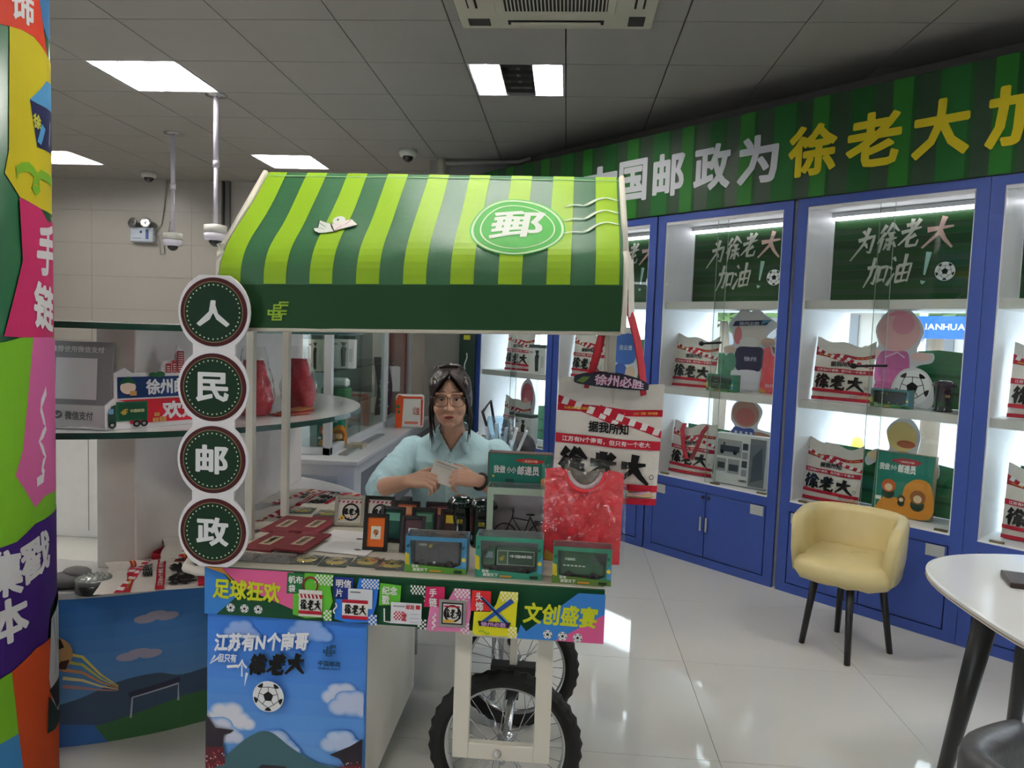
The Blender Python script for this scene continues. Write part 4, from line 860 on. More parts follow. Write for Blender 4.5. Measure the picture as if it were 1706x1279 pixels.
# front poster: sky, clouds, hills, stand roofs and a football (no figure)
pw_, ph_ = .466, .572
pr = frontprint(cx(-1.003), cy(2.004), .086, clip=(0, 0, pw_, ph_))
for k in range(12):
    t_ = k / 11; pr.h = .0012; pr.rect(0, ph_ * (1 - (k + 1) / 12), pw_, ph_ * (1 - k / 12), P(int(64 + 60 * t_), int(128 + 46 * t_), int(222 + 8 * t_)))
pr.h = .002
def cloud(x, y, r, c=(226, 226, 240)):
    t_ = 1 - y / ph_; sky_ = (64 + 60 * t_, 128 + 46 * t_, 222 + 8 * t_)
    for f_, g_ in ((1.22, .3), (1.08, .62), (.92, .88), (.74, 1)):
        for dx, dy, rr in ((0, 0, 1), (-.9, -.3, .7), (.9, -.3, .75), (.4, .35, .7), (-.45, .3, .65), (1.5, -.5, .5)): pr.circ(x + dx * r, y + dy * r, rr * r * f_, P(*[int(a_ + (b_ - a_) * g_) for a_, b_ in zip(sky_, c)]), 20, rr * r * .8 * f_); pr.h -= pr.d * .85
cloud(.06, .27, .042); cloud(.03, .225, .04, (214, 218, 238)); cloud(.40, .36, .035, (206, 214, 240)); cloud(.10, .53, .03, (150, 180, 236)); cloud(.30, .545, .035, (140, 176, 236)); cloud(.43, .335, .04, (196, 206, 238)); cloud(.2, .20, .04, (190, 206, 238)); cloud(.40, .22, .035, (190, 206, 238))
pr.poly(blob([(-.0, .08), (.06, .15), (.13, .215), (.19, .235), (.26, .19), (.34, .15), (.466, .13), (.466, .03), (0, .03)], 5)[:], P(70, 104, 112)); pr.poly([(.09, .10), (.2, .13), (.34, .11), (.466, .10), (.466, 0), (0, 0), (0, .1)], P(60, 86, 80))
pr.poly([(0, .275), (.03, .235), (.085, .232), (.075, .222), (.055, .215), (.05, .17), (0, .17)], P(50, 44, 52)); pr.poly([(.466, .235), (.43, .21), (.37, .18), (.40, .17), (.43, .13), (.466, .13)], P(50, 44, 52)); pr.poly([(0, .175), (.055, .18), (.06, .13), (0, .10)], P(96, 40, 48)); pr.poly([(.466, .16), (.40, .145), (.38, .11), (.466, .10)], P(110, 42, 50))
for k in range(60): pr.h -= pr.d; q = rnd.random() * .06 + (.40 if k % 2 else 0); z = .105 + rnd.random() * .06; pr.rect(q, z, q + .004, z + .004, P(*((214, 80, 80), (220, 210, 210), (150, 60, 70))[k % 3]))
pr.h += pr.d
pr.poly([(.16, .125), (.17, .135), (.24, .135), (.25, .125), (.24, .12), (.235, .10), (.175, .10), (.17, .12)], P(58, 52, 60)); pr.poly([(0, 0), (.466, 0), (.466, .075), (0, .075)], P(86, 140, 70)); pr.line([(.165, .07), (.165, .105), (.245, .105), (.245, .07)], .003, P(230, 230, 236))
wt = P(240, 242, 248)
pr.text('江苏有N个南哥', .025, .464, .305, .519, wt, .05, .15, 1, .022); pr.text('但只有', .036, .434, .093, .460, wt, .035, .1, 1, .002); pr.line([(.064, .422), (.096, .427)], .008, wt); pr.text('个', .094, .396, .124, .448, wt, .03, 0, 1); pr.brush('徐老大', .128, .402, .297, .462, blackp, .26, .016, .2)
pr.line([(.03, .455), (.015, .43), (.04, .448)], .006, wt); pr.line([(.125, .41), (.118, .37)], .008, wt, (1, .1))
ek = P(22, 60, 84); pr.emblem(.35, .475, .034, ek); pr.text('中国邮政', .335, .446, .40, .462, ek, .035); pr.text('CHINA POST', .335, .436, .40, .443, ek, .02)
pr.football(.19, .345, .046)
pr.build(ct, 'poster_print')
# frame guard in front of the wheel
fr = MB(); xa, xb, za, zb = cx(-.283), cx(.0), .262, .662; e = .047; y0, y1 = cy(2.035), cy(2.06)
fr.box(xa, y0, za, xa + e, y1, zb, crm, .002); fr.box(xb - e, y0, za, xb, y1, zb, crm, .002); fr.box(xa + e, y0, zb - .036, xb - e, y1, zb, crm, .002); fr.box(xa + e, y0, za, xb - e, y1, za + e, crm, .002); wg = fr.build('wheel_guard', ct)
b = MB(Matrix.Translation(((xa + xb) / 2 - .01, y0, za + .022)) @ Matrix.Rotation(PI / 2, 4, 'X')); b.lathe([(.013, -.002), (.013, .006), (.009, .008), (.009, .014), (.004, .015)], M((210, 208, 204), .3, .2, name='white_knob'), 14); b.build('axle_cap', wg)
# wheels
tyre = M((22, 21, 21), .75, name='tyre_rubber'); alum = M((206, 208, 210), .22, .85, name='polished_alloy'); steel = M((200, 202, 204), .25, .9, name='spoke_steel')
def wheel(y, x=-.138, R=.237):
    w = MB(Matrix.Translation((cx(x), cy(y), R)) @ Matrix.Rotation(PI / 2, 4, 'X')); n = 72; rt = .026
    vs = []; fs = []; m = 10
    for i in range(n):
        a = 2 * PI * i / n; 
        for k in range(m):
            t = 2 * PI * k / m; kn = .006 if (i % 2 and math.cos(t) > .3) else 0; rr = R - rt - .004 + (rt + kn) * math.cos(t); vs.append((rr * math.cos(a), rr * math.sin(a), rt * math.sin(t)))
    for i in range(n):
        for k in range(m): fs.append((i * m + k, i * m + (k + 1) % m, ((i + 1) % n) * m + (k + 1) % m, ((i + 1) % n) * m + k))
    w.add(vs, fs, tyre); o = w.build('wheel', ct)
    T = w.T
    b = MB(T); ri = R - .055; prof = [(ri + .014, -.014), (ri, -.013), (ri - .006, -.006), (ri - .006, .006), (ri, .013), (ri + .014, .014)]; vs = []; fs = []
    for i in range(60):
        a = 2 * PI * i / 60; vs += [(r * math.cos(a), r * math.sin(a), z) for r, z in prof]
    for i in range(60):
        for k in range(6): fs.append((i * 6 + k, i * 6 + (k + 1) % 6, ((i + 1) % 60) * 6 + (k + 1) % 6, ((i + 1) % 60) * 6 + k))
    b.add(vs, fs, alum, True); b.build('rim', o)
    b = MB(T); b.lathe([(.012, -.045), (.024, -.043), (.026, -.03), (.016, -.026), (.014, 0), (.016, .026), (.026, .03), (.024, .043), (.012, .045), (.008, .06)], alum, 20); b.build('hub', o)
    for k in range(28):
        sd = 1 if k % 2 else -1; a = 2 * PI * k / 28; a2 = a + (.9 if (k // 2) % 2 else -.9); b = MB(T); b.tube([(.022 * math.cos(a2), .022 * math.sin(a2), .034 * sd), (ri * math.cos(a), ri * math.sin(a), .003 * sd)], .0013, steel, 4); b.build('spoke', o)
    return o
wheel(2.165); wheel(2.705)
b = MB(); b.tube([(cx(-.138), cy(2.07), .237), (cx(-.138), cy(2.75), .237)], .009, alum, 10); b.tube([(cx(-.138), cy(2.23), .237), (cx(-.138), cy(2.64), .237)], .014, alum, 10); b.build('axle', ct)
b = MB(); b.box(cx(-.215), cy(2.45), .32, cx(-.06), cy(2.50), .35, M((30, 28, 28), .6, name='black_iron')); b.box(cx(-.16), cy(2.44), .237, cx(-.115), cy(2.51), .335, M((30, 28, 28), .6, name='black_iron')); b.box(cx(-.15), cy(2.465), .35, cx(-.125), cy(2.485), .775, crm); b.build('axle_bracket', ct)
# push handle on the left
b = MB(); q = [(-1.0, 2.12, .74), (-1.10, 2.12, .74), (-1.14, 2.14, .74), (-1.16, 2.2, .74), (-1.16, 2.58, .74), (-1.14, 2.64, .74), (-1.10, 2.66, .74), (-1.0, 2.66, .74)]
b.tube([(cx(x), cy(y), z) for x, y, z in q], .015, M((226, 218, 206), .35, name='cream_handle'), 10); b.build('push_handle', ct)
# posts and awning frame
for x, y, z in ((-1.0, 2.275, 1.83), (-1.005, 2.585, 1.93), (.142, 2.275, 1.86), (.15, 2.585, 1.93)):
    b = MB(); b.box(cx(x) - .0125, cy(y) - .0125, TZ, cx(x) + .0125, cy(y) + .0125, z - .02, crmd, .002); b.build('post', ct)
AX0, AX1 = -.972, .146
def aw_z(x): return (x - AX0) / (AX1 - AX0)
AP = [(2.62, 1.72, 1.74), (2.33, 1.985, 1.990), (2.0, 1.692, 1.725), (1.995, 1.480, 1.507)]     # y, z left, z right : rear eave, ridge, front crease, hem
def awn(u, v, h=0):
    """u along the awning 0..1, v: 0 hem, 1 crease, 2 ridge, 3 rear eave; cloth sags a little between"""
    seg = [AP[3], AP[2], AP[1], AP[0]]; k = min(2, int(v)); t = v - k; a, c = seg[k], seg[k + 1]
    if k == 0 and t > .75: pass
    if .7 < v < 1.3:      # the cloth bends softly over the front bar
        q = (v - .7) / .6; A_ = [AP[3][i] + (AP[2][i] - AP[3][i]) * .7 for i in range(3)]; C_ = [AP[2][i] + (AP[1][i] - AP[2][i]) * .3 for i in range(3)]
        m_ = [A_[i] * (1 - q) ** 2 + 2 * AP[2][i] * q * (1 - q) + C_[i] * q * q for i in range(3)]; an = .85 * q
        return Vector((cx(AX0 + (AX1 - AX0) * u), cy(m_[0]) - math.cos(an) * h + .005 * math.sin(18 * u) * (1 - q) * .18, m_[1] + (m_[2] - m_[1]) * u + math.sin(an) * h + max(0, q - .5) * 2 * (-.012 * math.sin(PI * .3) * (1 + .4 * math.sin(9 * u)) + .004 * math.sin(26 * u + 1.5) * math.sin(PI * .3))))
    y = a[0] + (c[0] - a[0]) * t; zl = a[1] + (c[1] - a[1]) * t; zr = a[2] + (c[2] - a[2]) * t; z = zl + (zr - zl) * u
    sag = 0
    if k == 1: sag = -.012 * math.sin(PI * t) * (1 + .4 * math.sin(9 * u)) + .004 * math.sin(26 * u + 5 * t) * math.sin(PI * t)
    if k == 0: y += .005 * math.sin(18 * u) * (1 - t) * .6
    nx = {0: (0, -1, 0), 1: (0, -.66, .75), 2: (0, .66, .75)}[k]
    rd = 0
    return Vector((cx(AX0 + (AX1 - AX0) * u + .012 * (v - 1) * (1 - u) * (0)), cy(y) + nx[1] * h + rd, z + nx[2] * h + sag - rd * .6))
b = MB(); b.grid(40, 45, lambda a, c: awn(a, c * 3), M((40, 96, 58), .5, name='awning_cloth', bump=.15, bscale=25)); aw = b.build('awning', ct, recalc=False)
pr = Print(lambda u, v, h: awn(u, v, h), step=(.02, .08), lift=.0012)
dk, dk2, lm_, lm2 = P(30, 66, 38, rough=.5), P(40, 96, 58, rough=.4), P(150, 196, 38, rough=.4), P(146, 184, 38, rough=.5)
pr.rect(0, 0, 1, .59, P(26, 66, 34))
n = 8; wd = .0505; 
for k in range(9):
    u0 = -.004 + k * .1172; u1 = u0 + .0575
    pr.h = .0016; pr.rect(max(0, u0), .60, min(1, u1), 2.0, lm2)
pr.h = .0022
pr.line([(0, 1.955), (1, 1.955)], .008, P(150, 190, 140)); pr.h = .0026
# postmark on the slope
cu, cv = .735, 1.33
pr.step = (.02, .05)
el = 3.1
def ell(r): return [(cu + r * math.cos(2 * PI * k / 48), cv + r * el * math.sin(2 * PI * k / 48)) for k in range(48)]
pr.poly(ell(.122), P(66, 160, 62)); lw = P(206, 228, 190)
pr.ring(cu, cv, .112, .118, lw, 48, el); pr.ring(cu, cv, .092, .096, lw, 48, el)
pr.text_para('郵', (cu - .068, cv - .17), (.13, .06), (.005, .36), P(228, 234, 226), .03)
for k in range(3): pr.line([(.855 + .135 * i / 20 - .008 * k * 0, 1.62 - .17 * k + (.10 if 1 else 0) * (1 / (1 + math.exp(-(i - 9) * .9))) + .02 * math.sin(i * .5)) for i in range(21)], .011, P(222, 236, 214))
# white dove with an envelope
dv = P(232, 234, 226); dl = P(40, 60, 50); Z = lambda x, y: (.205 + (x - 315) * .00039, 1.47 - (y - 85) * .0024)
bod = [Z(*p) for p in ((330, 108), (385, 122), (420, 128), (440, 150), (470, 172), (420, 180), (370, 180), (335, 168), (315, 152), (345, 150), (340, 135))]
pr.poly(bod, dv); pr.circ(*Z(465, 108), .0165, dv, 20, .056); pr.line(bod + bod[:1], .0028, dl); pr.poly([Z(*p) for p in ((425, 132), (545, 98), (605, 130), (470, 170))], P(238, 232, 228)); pr.line([Z(430, 132), Z(520, 132), Z(545, 100)], .0025, P(214, 130, 150)); pr.line([Z(470, 168), Z(500, 140), Z(600, 130)], .0025, P(214, 130, 150)); pr.line([Z(425, 132), Z(470, 170), Z(605, 130)], .0028, dl); pr.circ(*Z(458, 108), .003, blackp, 10, .01); pr.line([Z(345, 128), Z(400, 150)], .002, dl); pr.line([Z(350, 152), Z(400, 162)], .002, dl)
# emblem on the valance
pr.h = .003
o_ = Print(lambda a, c, h: awn(.128 + a * .9, .12 + c * 4.6, h + .003)); o_.emblem(0, 0, .055, P(140, 176, 52)); o_.build(aw, 'emblem')
pr.build(aw, 'awning_print')
# cream end panels and edge piping of the awning
for u, x in ((0, AX0 - .004), (1, AX1 + .004)):
    pts = [awn(u, v) for v in (0, 1, 2, 3)]; 
    b = MB(); b.add([(p.x + (-.006 if u == 0 else .006), p.y, p.z) for p in pts] + [(pts[3].x + (-.006 if u == 0 else .006), pts[3].y, pts[0].z + .16)], [(0, 1, 2, 3, 4)], crm); 
    for i in range(3): b.tube([(pts[i].x + (-.012 if u == 0 else .006), pts[i].y, pts[i].z), (pts[i + 1].x + (-.012 if u == 0 else .006), pts[i + 1].y, pts[i + 1].z)], .009, crm, 6)
    b.build('end_panel', aw)
b = MB(); b.tube([awn(0, 0), awn(1, 0)], .006, crmd, 6); b.build('hem_bar', aw)
b = MB(); b.grid(4, 6, lambda a, c: (cx(AX1 + .012 + .02 * a + .01 * c), cy(2.03 + .05 * a), 1.72 - .16 * c + .01 * math.sin(6 * a + 4 * c)), crm); b.build('loose_flap', aw, recalc=False)
# hanging shop sign of four discs
sg = thing('hanging_sign', 'tall hanging sign of four dark green discs with white characters left of the awning', 'sign', (-.968, 1.962, .785))
wb_ = M((226, 222, 226), .45, name='sign_white_board')
cs = [(.0, .742), (-.001, .534), (-.001, .332), (.002, .128)]
pts = []
for k in range(4):
    for i in range(13): a = PI / 2 - .42 - (PI - .84) * i / 12; pts.append((cs[k][0] + .102 * math.cos(a), cs[k][1] + .102 * math.sin(a) * (1.08)))
for k in range(3, -1, -1):
    for i in range(13): a = -PI / 2 - .42 - (PI - .84) * i / 12; pts.append((cs[k][0] + .102 * math.cos(a), cs[k][1] + .102 * math.sin(a) * 1.08))
b = MB(); n = len(pts); b.prism(pts, -.004, .004, wb_, 'y'); b.prism([(-.06 * 1, cs[3][1] - .0), (.06, cs[3][1]), (.06, cs[0][1]), (-.06, cs[0][1])], -.0041, .0041, wb_, 'y'); b.build('board', sg)
for k, ch in enumerate('人民邮政'):
    x, z = cs[k]; b = MB(Matrix.Translation((x, -.004, z)) @ Matrix.Rotation(PI / 2, 4, 'X')); b.lathe([(.0945, -.001), (.0945, .002), (.092, .003), (.0, .003)], M((70, 16, 24), .6, name='maroon_rim', spec=.25), 48, smooth=False); b.build('disc', sg)
    pr = frontprint(x, -.0072, z, lift=.0004); pr.circ(0, 0, .084, P(170, 130, 96), 48); pr.circ(0, 0, .0825, P(14, 46, 26), 48); pr.h += pr.d
    for i in range(36): a = 2 * PI * i / 36; pr.circ(.0745 * math.cos(a), .0745 * math.sin(a), .0022, P(214, 226, 206), 6); pr.h -= pr.d
    pr.h += pr.d; pr.text(ch, -.047, -.04, .047, .042 if ch != '人' else .032, P(226, 226, 228), .04); pr.build(sg)
b = MB(); b.tube([(0, 0, .835), (0, .02, .86), (-.01, .035, .90)], .0025, M((214, 210, 200), .6, name='cord'), 5); b.tube([(-.012, .03, .89), (.006, .036, .91), (-.008, .03, .93), (.01, .034, .935)], .004, M((214, 210, 200), .6, name='cord'), 5); b.build('cord', sg)
# ---------------------------------------------------------------- goods on the cart table
def tag_card(pr, *a): pass
G = 'dark red folders on the cart table'
fm = M((112, 26, 36), .6, name='dark_red_board', bump=.15, bscale=300)
FO = [((-.945, 2.455), -.06, 'back left'), ((-.84, 2.45), -.05, 'back right'), ((-.915, 2.25), -.10, 'front left'), ((-.81, 2.245), -.08, 'front right')]
for k, ((x, y), a, n) in enumerate(FO):
    t = thing('red_folder', 'dark red folder with a cream label lying on the cart table, %s of four' % n, 'folder', (x, y, TZ), a - .02, G)
    b = MB(); b.box(-.051, -.100, .0006 + .006 * (k % 2), .051, .100, .008 + .006 * (k % 2), fm, .001); b.build('cover', t)
    pr = topprint(0, 0, .008 + .006 * (k % 2), lift=.0006); pr.rect(-.02, -.05, .02, .045, P(196, 184, 156)); pr.text_para('传统剪纸', (.01, -.04), (0, .075), (-.02, 0), P(40, 34, 30)); pr.build(t)
def bag_flat(name, label, cat, loc, rz, w, h, inner, group=None):
    t = thing(name, label, cat, loc, rz, group)
    b = MB(); q = random.Random(len(label) * 7)
    b.grid(10, 10, lambda u, v: Vector(((u - .5) * w, (v - .5) * h, .009 * math.sin(PI * u) ** .5 * math.sin(PI * v) ** .5 + .0015 * math.sin(19 * u + 7 * v) + .003)), FILM); b.build('clear_bag', t, recalc=False)
    inner(t); return t
gold = M((214, 194, 112), .35, .35, name='gilt_metal', bump=.8, bscale=160, var=.25, nscale=60); bcard = M((78, 88, 84), .4, name='black_card')
def medal(w=.05, hole=True):
    def f(t):
        b = MB(); b.box(-.042, -.042, .001, .042, .042, .003, bcard); b.build('card', t)
        b = MB(); q = random.Random(w); n = 20
        vs = []; fs = []
        for r, z in ((.3, .004), (.42, .0075), (.8, .008), (1.0, .004)):
            for k in range(n): a = 2 * PI * k / n; rr = w * .62 * r * (1 + (.07 * math.sin(5 * a) if r > .5 else 0)); vs.append((rr * math.cos(a), rr * math.sin(a), z))
        for i in range(3):
            for k in range(n): fs.append((i * n + k, i * n + (k + 1) % n, (i + 1) * n + (k + 1) % n, (i + 1) * n + k))
        b.add(vs, fs, gold, True); b.build('medal', t)
    return f
G = 'bagged gilt ornaments on the cart table'
for x, y, a, n in ((-.745, 2.095, .05, 'leftmost of the front row'), (-.655, 2.09, .02, 'second of the front row'), (-.565, 2.105, -.05, 'third of the front row'), (-.485, 2.09, .06, 'front row by leftmost toy box'), (-.965, 2.66, .1, 'back row by the rear post'), (-.86, 2.635, 0, 'back row, right of the post')):
    bag_flat('gilt_ornament', 'gilt openwork ornament in clear bag on the table, ' + n, 'ornament', (x, y, TZ + .0005), a, .088, .088, medal(), G)
def grey_inner(t):
    b = MB(); b.box(-.05, -.035, .001, .05, .035, .004, M((120, 118, 118), .35, .3, name='grey_foil', var=.35, nscale=50)); b.build('sheet', t)
for x, n in ((-.945, 'left'), (-.84, 'right')): bag_flat('grey_packet', 'small grey foil packet in clear film at the front left of the table, %s one' % n, 'packet', (x, 2.085, TZ + .0005), .03, .105, .08, grey_inner, 'grey packets on the cart table')
for k, (x, y, a) in enumerate(((-.69, 2.355, .03), (-.66, 2.235, -.02))):
    t = thing('postcard', 'white postcard with a round black postmark lying by the dark red folders, %s one' % ('rear', 'front')[k], 'postcard', (x, y, TZ + .001 + .002 * k), a - .12)
    b = MB(); b.box(-.085, -.065, 0, .085, .065, .002, M((238, 236, 238), .5, name='paper'), 0); b.build('card', t)
    pr = topprint(0, 0, .002, lift=.0005); pr.circ(.04, -.02, .012, P(50, 48, 50), 18, .008); pr.line([(.03, -.022), (.05, -.018)], .002, P(220, 216, 216))
    for q in range(4): pr.line([(-.07, .04 - q * .02), (.03, .038 - q * .02)], .001, P(150, 148, 150))
    pr.build(t)
# stand-up frames
fr_b = M((24, 21, 21), .35, name='black_frame', coat=.2); fr_g = M((150, 146, 134), .4, name='grey_frame')
def frame(label, x, y, w, h, art, fm_=fr_b, rz=0.0, lean=.22, group='small standing frames on the cart table', bw=.012):
    t = thing('picture_frame', label, 'frame', (x, y, TZ + .001), 0, group, (-lean, 0, rz))
    b = MB(); b.box(-w / 2, -.012, 0, -w / 2 + bw, 0, h, fm_, .0015); b.box(w / 2 - bw, -.012, 0, w / 2, 0, h, fm_, .0015); b.box(-w / 2 + bw, -.012, 0, w / 2 - bw, 0, bw, fm_, .0015); b.box(-w / 2 + bw, -.012, h - bw, w / 2 - bw, 0, h, fm_, .0015); b.build('frame', t)
    b = MB(); b.box(-w / 2 + .004, -.004, .004, w / 2 - .004, -.001, h - .004, M((222, 218, 212), .6, name='mount_board')); b.build('mount', t)
    pr = frontprint(-w / 2 + bw, -.004, bw, lift=.0004); art(pr, w - 2 * bw, h - 2 * bw); pr.build(t)
    b = MB(); b.add([(-.012, 0, h * .6), (.012, 0, h * .6), (.02, .05, .012), (-.02, .05, .012)], [(0, 1, 2, 3)], fm_); b.build('easel_back', t)
def art_xu(pr, w, h):
    pr.rect(0, 0, w, h, P(222, 214, 206)); pr.rect(0, h * .84, w, h * .93, P(180, 60, 80))
    for k in range(5): pr.poly([(w * (.05 + .19 * k), h * .84), (w * (.13 + .19 * k), h * .84), (w * (.18 + .19 * k), h * .93), (w * (.1 + .19 * k), h * .93)], whitep); pr.h -= pr.d
    pr.h += pr.d; pr.ring(w * .55, h * .45, w * .30, w * .38, blackp, 28); pr.brush('徐老大', w * .2, h * .33, w * .95, h * .6, blackp, .3); pr.circ(w * .18, h * .2, w * .1, P(226, 180, 60), 14)
    for k in range(9): pr.circ(w * (.08 + .1 * k), h * (.12 + .06 * (k % 3)), w * .035, P(*((60, 110, 150), (40, 36, 36), (206, 120, 60))[k % 3]), 8); pr.h -= pr.d
def art_col(c, card=True, top=None):
    def f(pr, w, h):
        pr.rect(0, 0, w, h, P(*c))
        if top: pr.rect(w * .1, h * .62, w * .9, h * .9, P(*top))
        if card:
            pr.rect(w * .22, h * .26, w * .78, h * .70, P(226, 222, 210)); pr.circ(w * .5, h * .5, w * .16, P(196, 110, 60), 14); pr.circ(w * .44, h * .56, w * .06, P(90, 140, 90), 10); pr.circ(w * .56, h * .44, w * .06, P(60, 70, 120), 10); pr.circ(w * .5, h * .38, w * .07, P(214, 170, 70), 10)
    return f
frame('grey square frame with the round brush print, standing left of a black one', -.735, 2.49, .105, .105, art_xu, fr_g, .05)
frame('black square frame with the round brush print, right of the grey one', -.63, 2.495, .105, .108, art_xu, fr_b, .0)
frame('small black frame with orange mount and paper cut, nearest the viewer', -.572, 2.225, .078, .115, art_col((226, 108, 40)), fr_b, .06)
frame('small black frame with dull plum mount, half behind the leftmost toy box', -.455, 2.225, .078, .115, art_col((86, 60, 66)), fr_b, -.02)
frame('small black frame with dark teal mount behind the orange one', -.545, 2.33, .082, .115, art_col((40, 84, 76), False, (110, 170, 150)), fr_b, -.05)
frame('small black frame with green mount just right of the teal one', -.44, 2.335, .085, .115, art_col((52, 92, 72), False, (90, 130, 110)), fr_b, .04)
frame('small black frame with yellow and dark print behind the leftmost toy box', -.345, 2.335, .085, .115, art_col((70, 50, 46), False, (206, 180, 60)), fr_b, .0)
frame('small black frame with salmon print at the rear of the table', -.525, 2.46, .09, .105, art_col((214, 120, 84), False, (226, 160, 120)), fr_b, .0)
frame('small black frame with violet and salmon print, rear row, middle', -.415, 2.465, .09, .105, art_col((110, 74, 96), False, (222, 150, 110)), fr_b, .02)
frame('small black frame with dark red print in the rear row, behind the toy postboxes', -.31, 2.46, .09, .105, art_col((120, 40, 40), False, (60, 40, 40)), fr_b, .0)
# toys
toy_pack('window box with a dark grey toy van, leftmost of three on the cart front', (-.35, 2.125, TZ + .001), (0, 0, .02), .178, .105, .075, 'box', ((60, 128, 170), (90, 160, 70)), 1, (92, 150, 60))
toy_pack('window box with a green toy mail truck, middle of three on the cart front', (-.137, 2.115, TZ + .001), (0, 0, .0), .192, .118, .075, 'truck', ((46, 138, 116), (90, 150, 70)), 1, (60, 140, 116))
toy_pack('window box with a green toy delivery van at the right front of the cart', (.072, 2.085, TZ + .001), (0, 0, -.03), .165, .105, .06, 'van', ((52, 130, 104), (90, 150, 70)), 1, (96, 130, 60))
post_pillar('dark green toy pillar postbox on the cart, left of the pair', (-.322, 2.37, TZ), .034, .158)
post_pillar('dark green toy pillar postbox on the cart, right of the pair', (-.247, 2.345, TZ), .034, .158)
# tall teal box with a second window box holding a toy bicycle
t = thing('boardgame_box', 'teal game box standing upright behind the toy bicycle box', 'box', (-.128, 2.455, TZ + .0005), .0)
b = MB(); b.box(-.115, -.05, 0, .10, 0, .30, M((96, 66, 56), .5, name='box_edge'), .002); b.build('carton', t)
pr = frontprint(-.115, -.05, 0); W_, H_ = .215, .30; pr.rect(.004, .003, W_ - .003, H_ - .003, P(38, 116, 100)); pr.poly(blob([(.09, .277), (.14, .284), (.19, .276), (.15, .266)]), P(176, 52, 50)); pr.text('一套游戏书籍', .115, .271, .165, .279, P(230, 200, 180))
pr.text('我做', .02, .232, .06, .258, P(40, 56, 54), .09); pr.h -= 0; pr.text('我做', .02, .232, .06, .258, whitep, .03); pr.text('小小', .064, .234, .096, .256, P(40, 56, 54), .09); pr.text('小小', .064, .234, .096, .256, whitep, .03); pr.text('邮递员', .10, .228, .172, .26, P(34, 48, 46), .09); pr.text('邮递员', .10, .228, .172, .26, whitep, .035); pr.circ(.02, .222, .004, P(226, 190, 70), 10); pr.poly([(.06, .205), (.09, .205), (.088, .215), (.062, .215)], P(30, 70, 66)); pr.circ(.19, .21, .012, P(206, 120, 50), 14); pr.build(t)
t = thing('toy_bicycle_box', 'pale green window box with a small black toy bicycle inside', 'box', (-.13, 2.385, TZ + .0005), .02)
pgm = M((172, 194, 176), .45, name='pale_green_card'); w2, h2, d2 = .205, .205, .085
b = MB(); b.box(-w2 / 2, -d2, 0, w2 / 2, 0, .004, pgm); b.box(-w2 / 2, -.003, 0, w2 / 2, 0, h2, M((172, 168, 174), .6, name='grey_backing')); b.box(-w2 / 2, -d2, 0, -w2 / 2 + .002, 0, h2, pgm); b.box(w2 / 2 - .002, -d2, 0, w2 / 2, 0, h2, pgm); b.box(-w2 / 2, -d2 - .001, 0, -w2 / 2 + .02, -d2, h2, pgm); b.box(-w2 / 2 + .02, -d2 - .001, h2 - .022, w2 / 2, -d2, h2, pgm); b.box(-w2 / 2 + .02, -d2 - .001, 0, w2 / 2, -d2, .012, pgm); b.build('carton', t)
b = MB(); b.add([(-w2 / 2 + .02, -d2 + .001, .012), (w2 / 2, -d2 + .001, .012), (w2 / 2, -d2 + .001, h2 - .022), (-w2 / 2 + .02, -d2 + .001, h2 - .022)], [(0, 1, 2, 3)], FILM2); b.box(-w2 / 2 + .002, -d2, h2 - .002, w2 / 2 - .002, -.003, h2, FILM2); b.build('clear_window', t, recalc=False)
bm_ = M((24, 30, 28), .3, .4, name='toy_bike_black'); y = -.045; b = MB()
wl_, wr_ = (-.045, .045), (.068, .045)
for c in (wl_, wr_):
    b.tube([(c[0] + .035 * math.cos(2 * PI * k / 24), y, c[1] + .035 * math.sin(2 * PI * k / 24)) for k in range(24)], .0022, bm_, 6, True)
    for k in range(8): a = 2 * PI * k / 8; b.tube([(c[0], y, c[1]), (c[0] + .035 * math.cos(a), y, c[1] + .035 * math.sin(a))], .0005, bm_, 3)
bb, seat, head = (.016, .042), (.036, .105), (-.022, .100)
for p, q in ((seat, bb), (bb, head), (head, (seat[0] - .005, .092)), (bb, wr_), (seat, wr_), (head, wl_), (head, (-.018, .125))): b.tube([(p[0], y, p[1]), (q[0], y, q[1])], .0022, bm_, 6)
b.tube([(-.018, y - .022, .128), (-.024, y, .126), (-.018, y + .022, .128)], .002, bm_, 6); b.ball((.037, y, .112), (.016, .008, .004), bm_, 10, 6); b.tube([(.05, y - .01, .088), (.088, y - .01, .088)], .002, bm_, 4); b.tube([(.05, y + .01, .088), (.088, y + .01, .088)], .002, bm_, 4); b.ball((.016, y, .042), (.01, .004, .01), bm_, 10, 6)
b.build('toy_bicycle', t)
# red shirt in plastic leaning in front of the hanging bag
shirt_pack('red round-necked shirt in clear plastic leaning on the cart front below the hanging bag', (.068, 2.165, TZ + .02), (-.10, .02, .03), .235, .29)
# hanging tote bag with red straps and a scarf
t = thing('hanging_tote', 'large white tote bag with red tape print hung by red straps from the awning post', 'bag', (.136, 2.27, .985), .06, None, (0, .03, .06))
w3, h3 = .325, .375; fn = bag_surface(w3, h3, .02, .3, 21)
b = MB(); b.grid(36, 36, lambda a, c: fn(a * w3, c * h3), cloth_m); b.grid(18, 18, lambda a, c: (lambda p: Vector((p.x, .012 - p.y * .4, p.z)))(fn(a * w3, c * h3)), cloth_m); b.build('body', t)
tote_print(fn, w3, h3).build(t)
for pth in ([(-.075, -.008, .35), (-.062, -.014, .42), (-.045, -.006, .50), (-.03, .06, .60), (.0, .14, .66)], [(.10, -.008, .34), (.085, -.014, .42), (.068, -.008, .50), (.045, .03, .585), (.035, .07, .62), (.01, .14, .66)]):
    b = MB(); b.tube(pth, .019, red_m, 8, flat=.14); b.build('strap', t)
sm = M((30, 28, 52), .6, name='navy_scarf', var=.3, nscale=30)
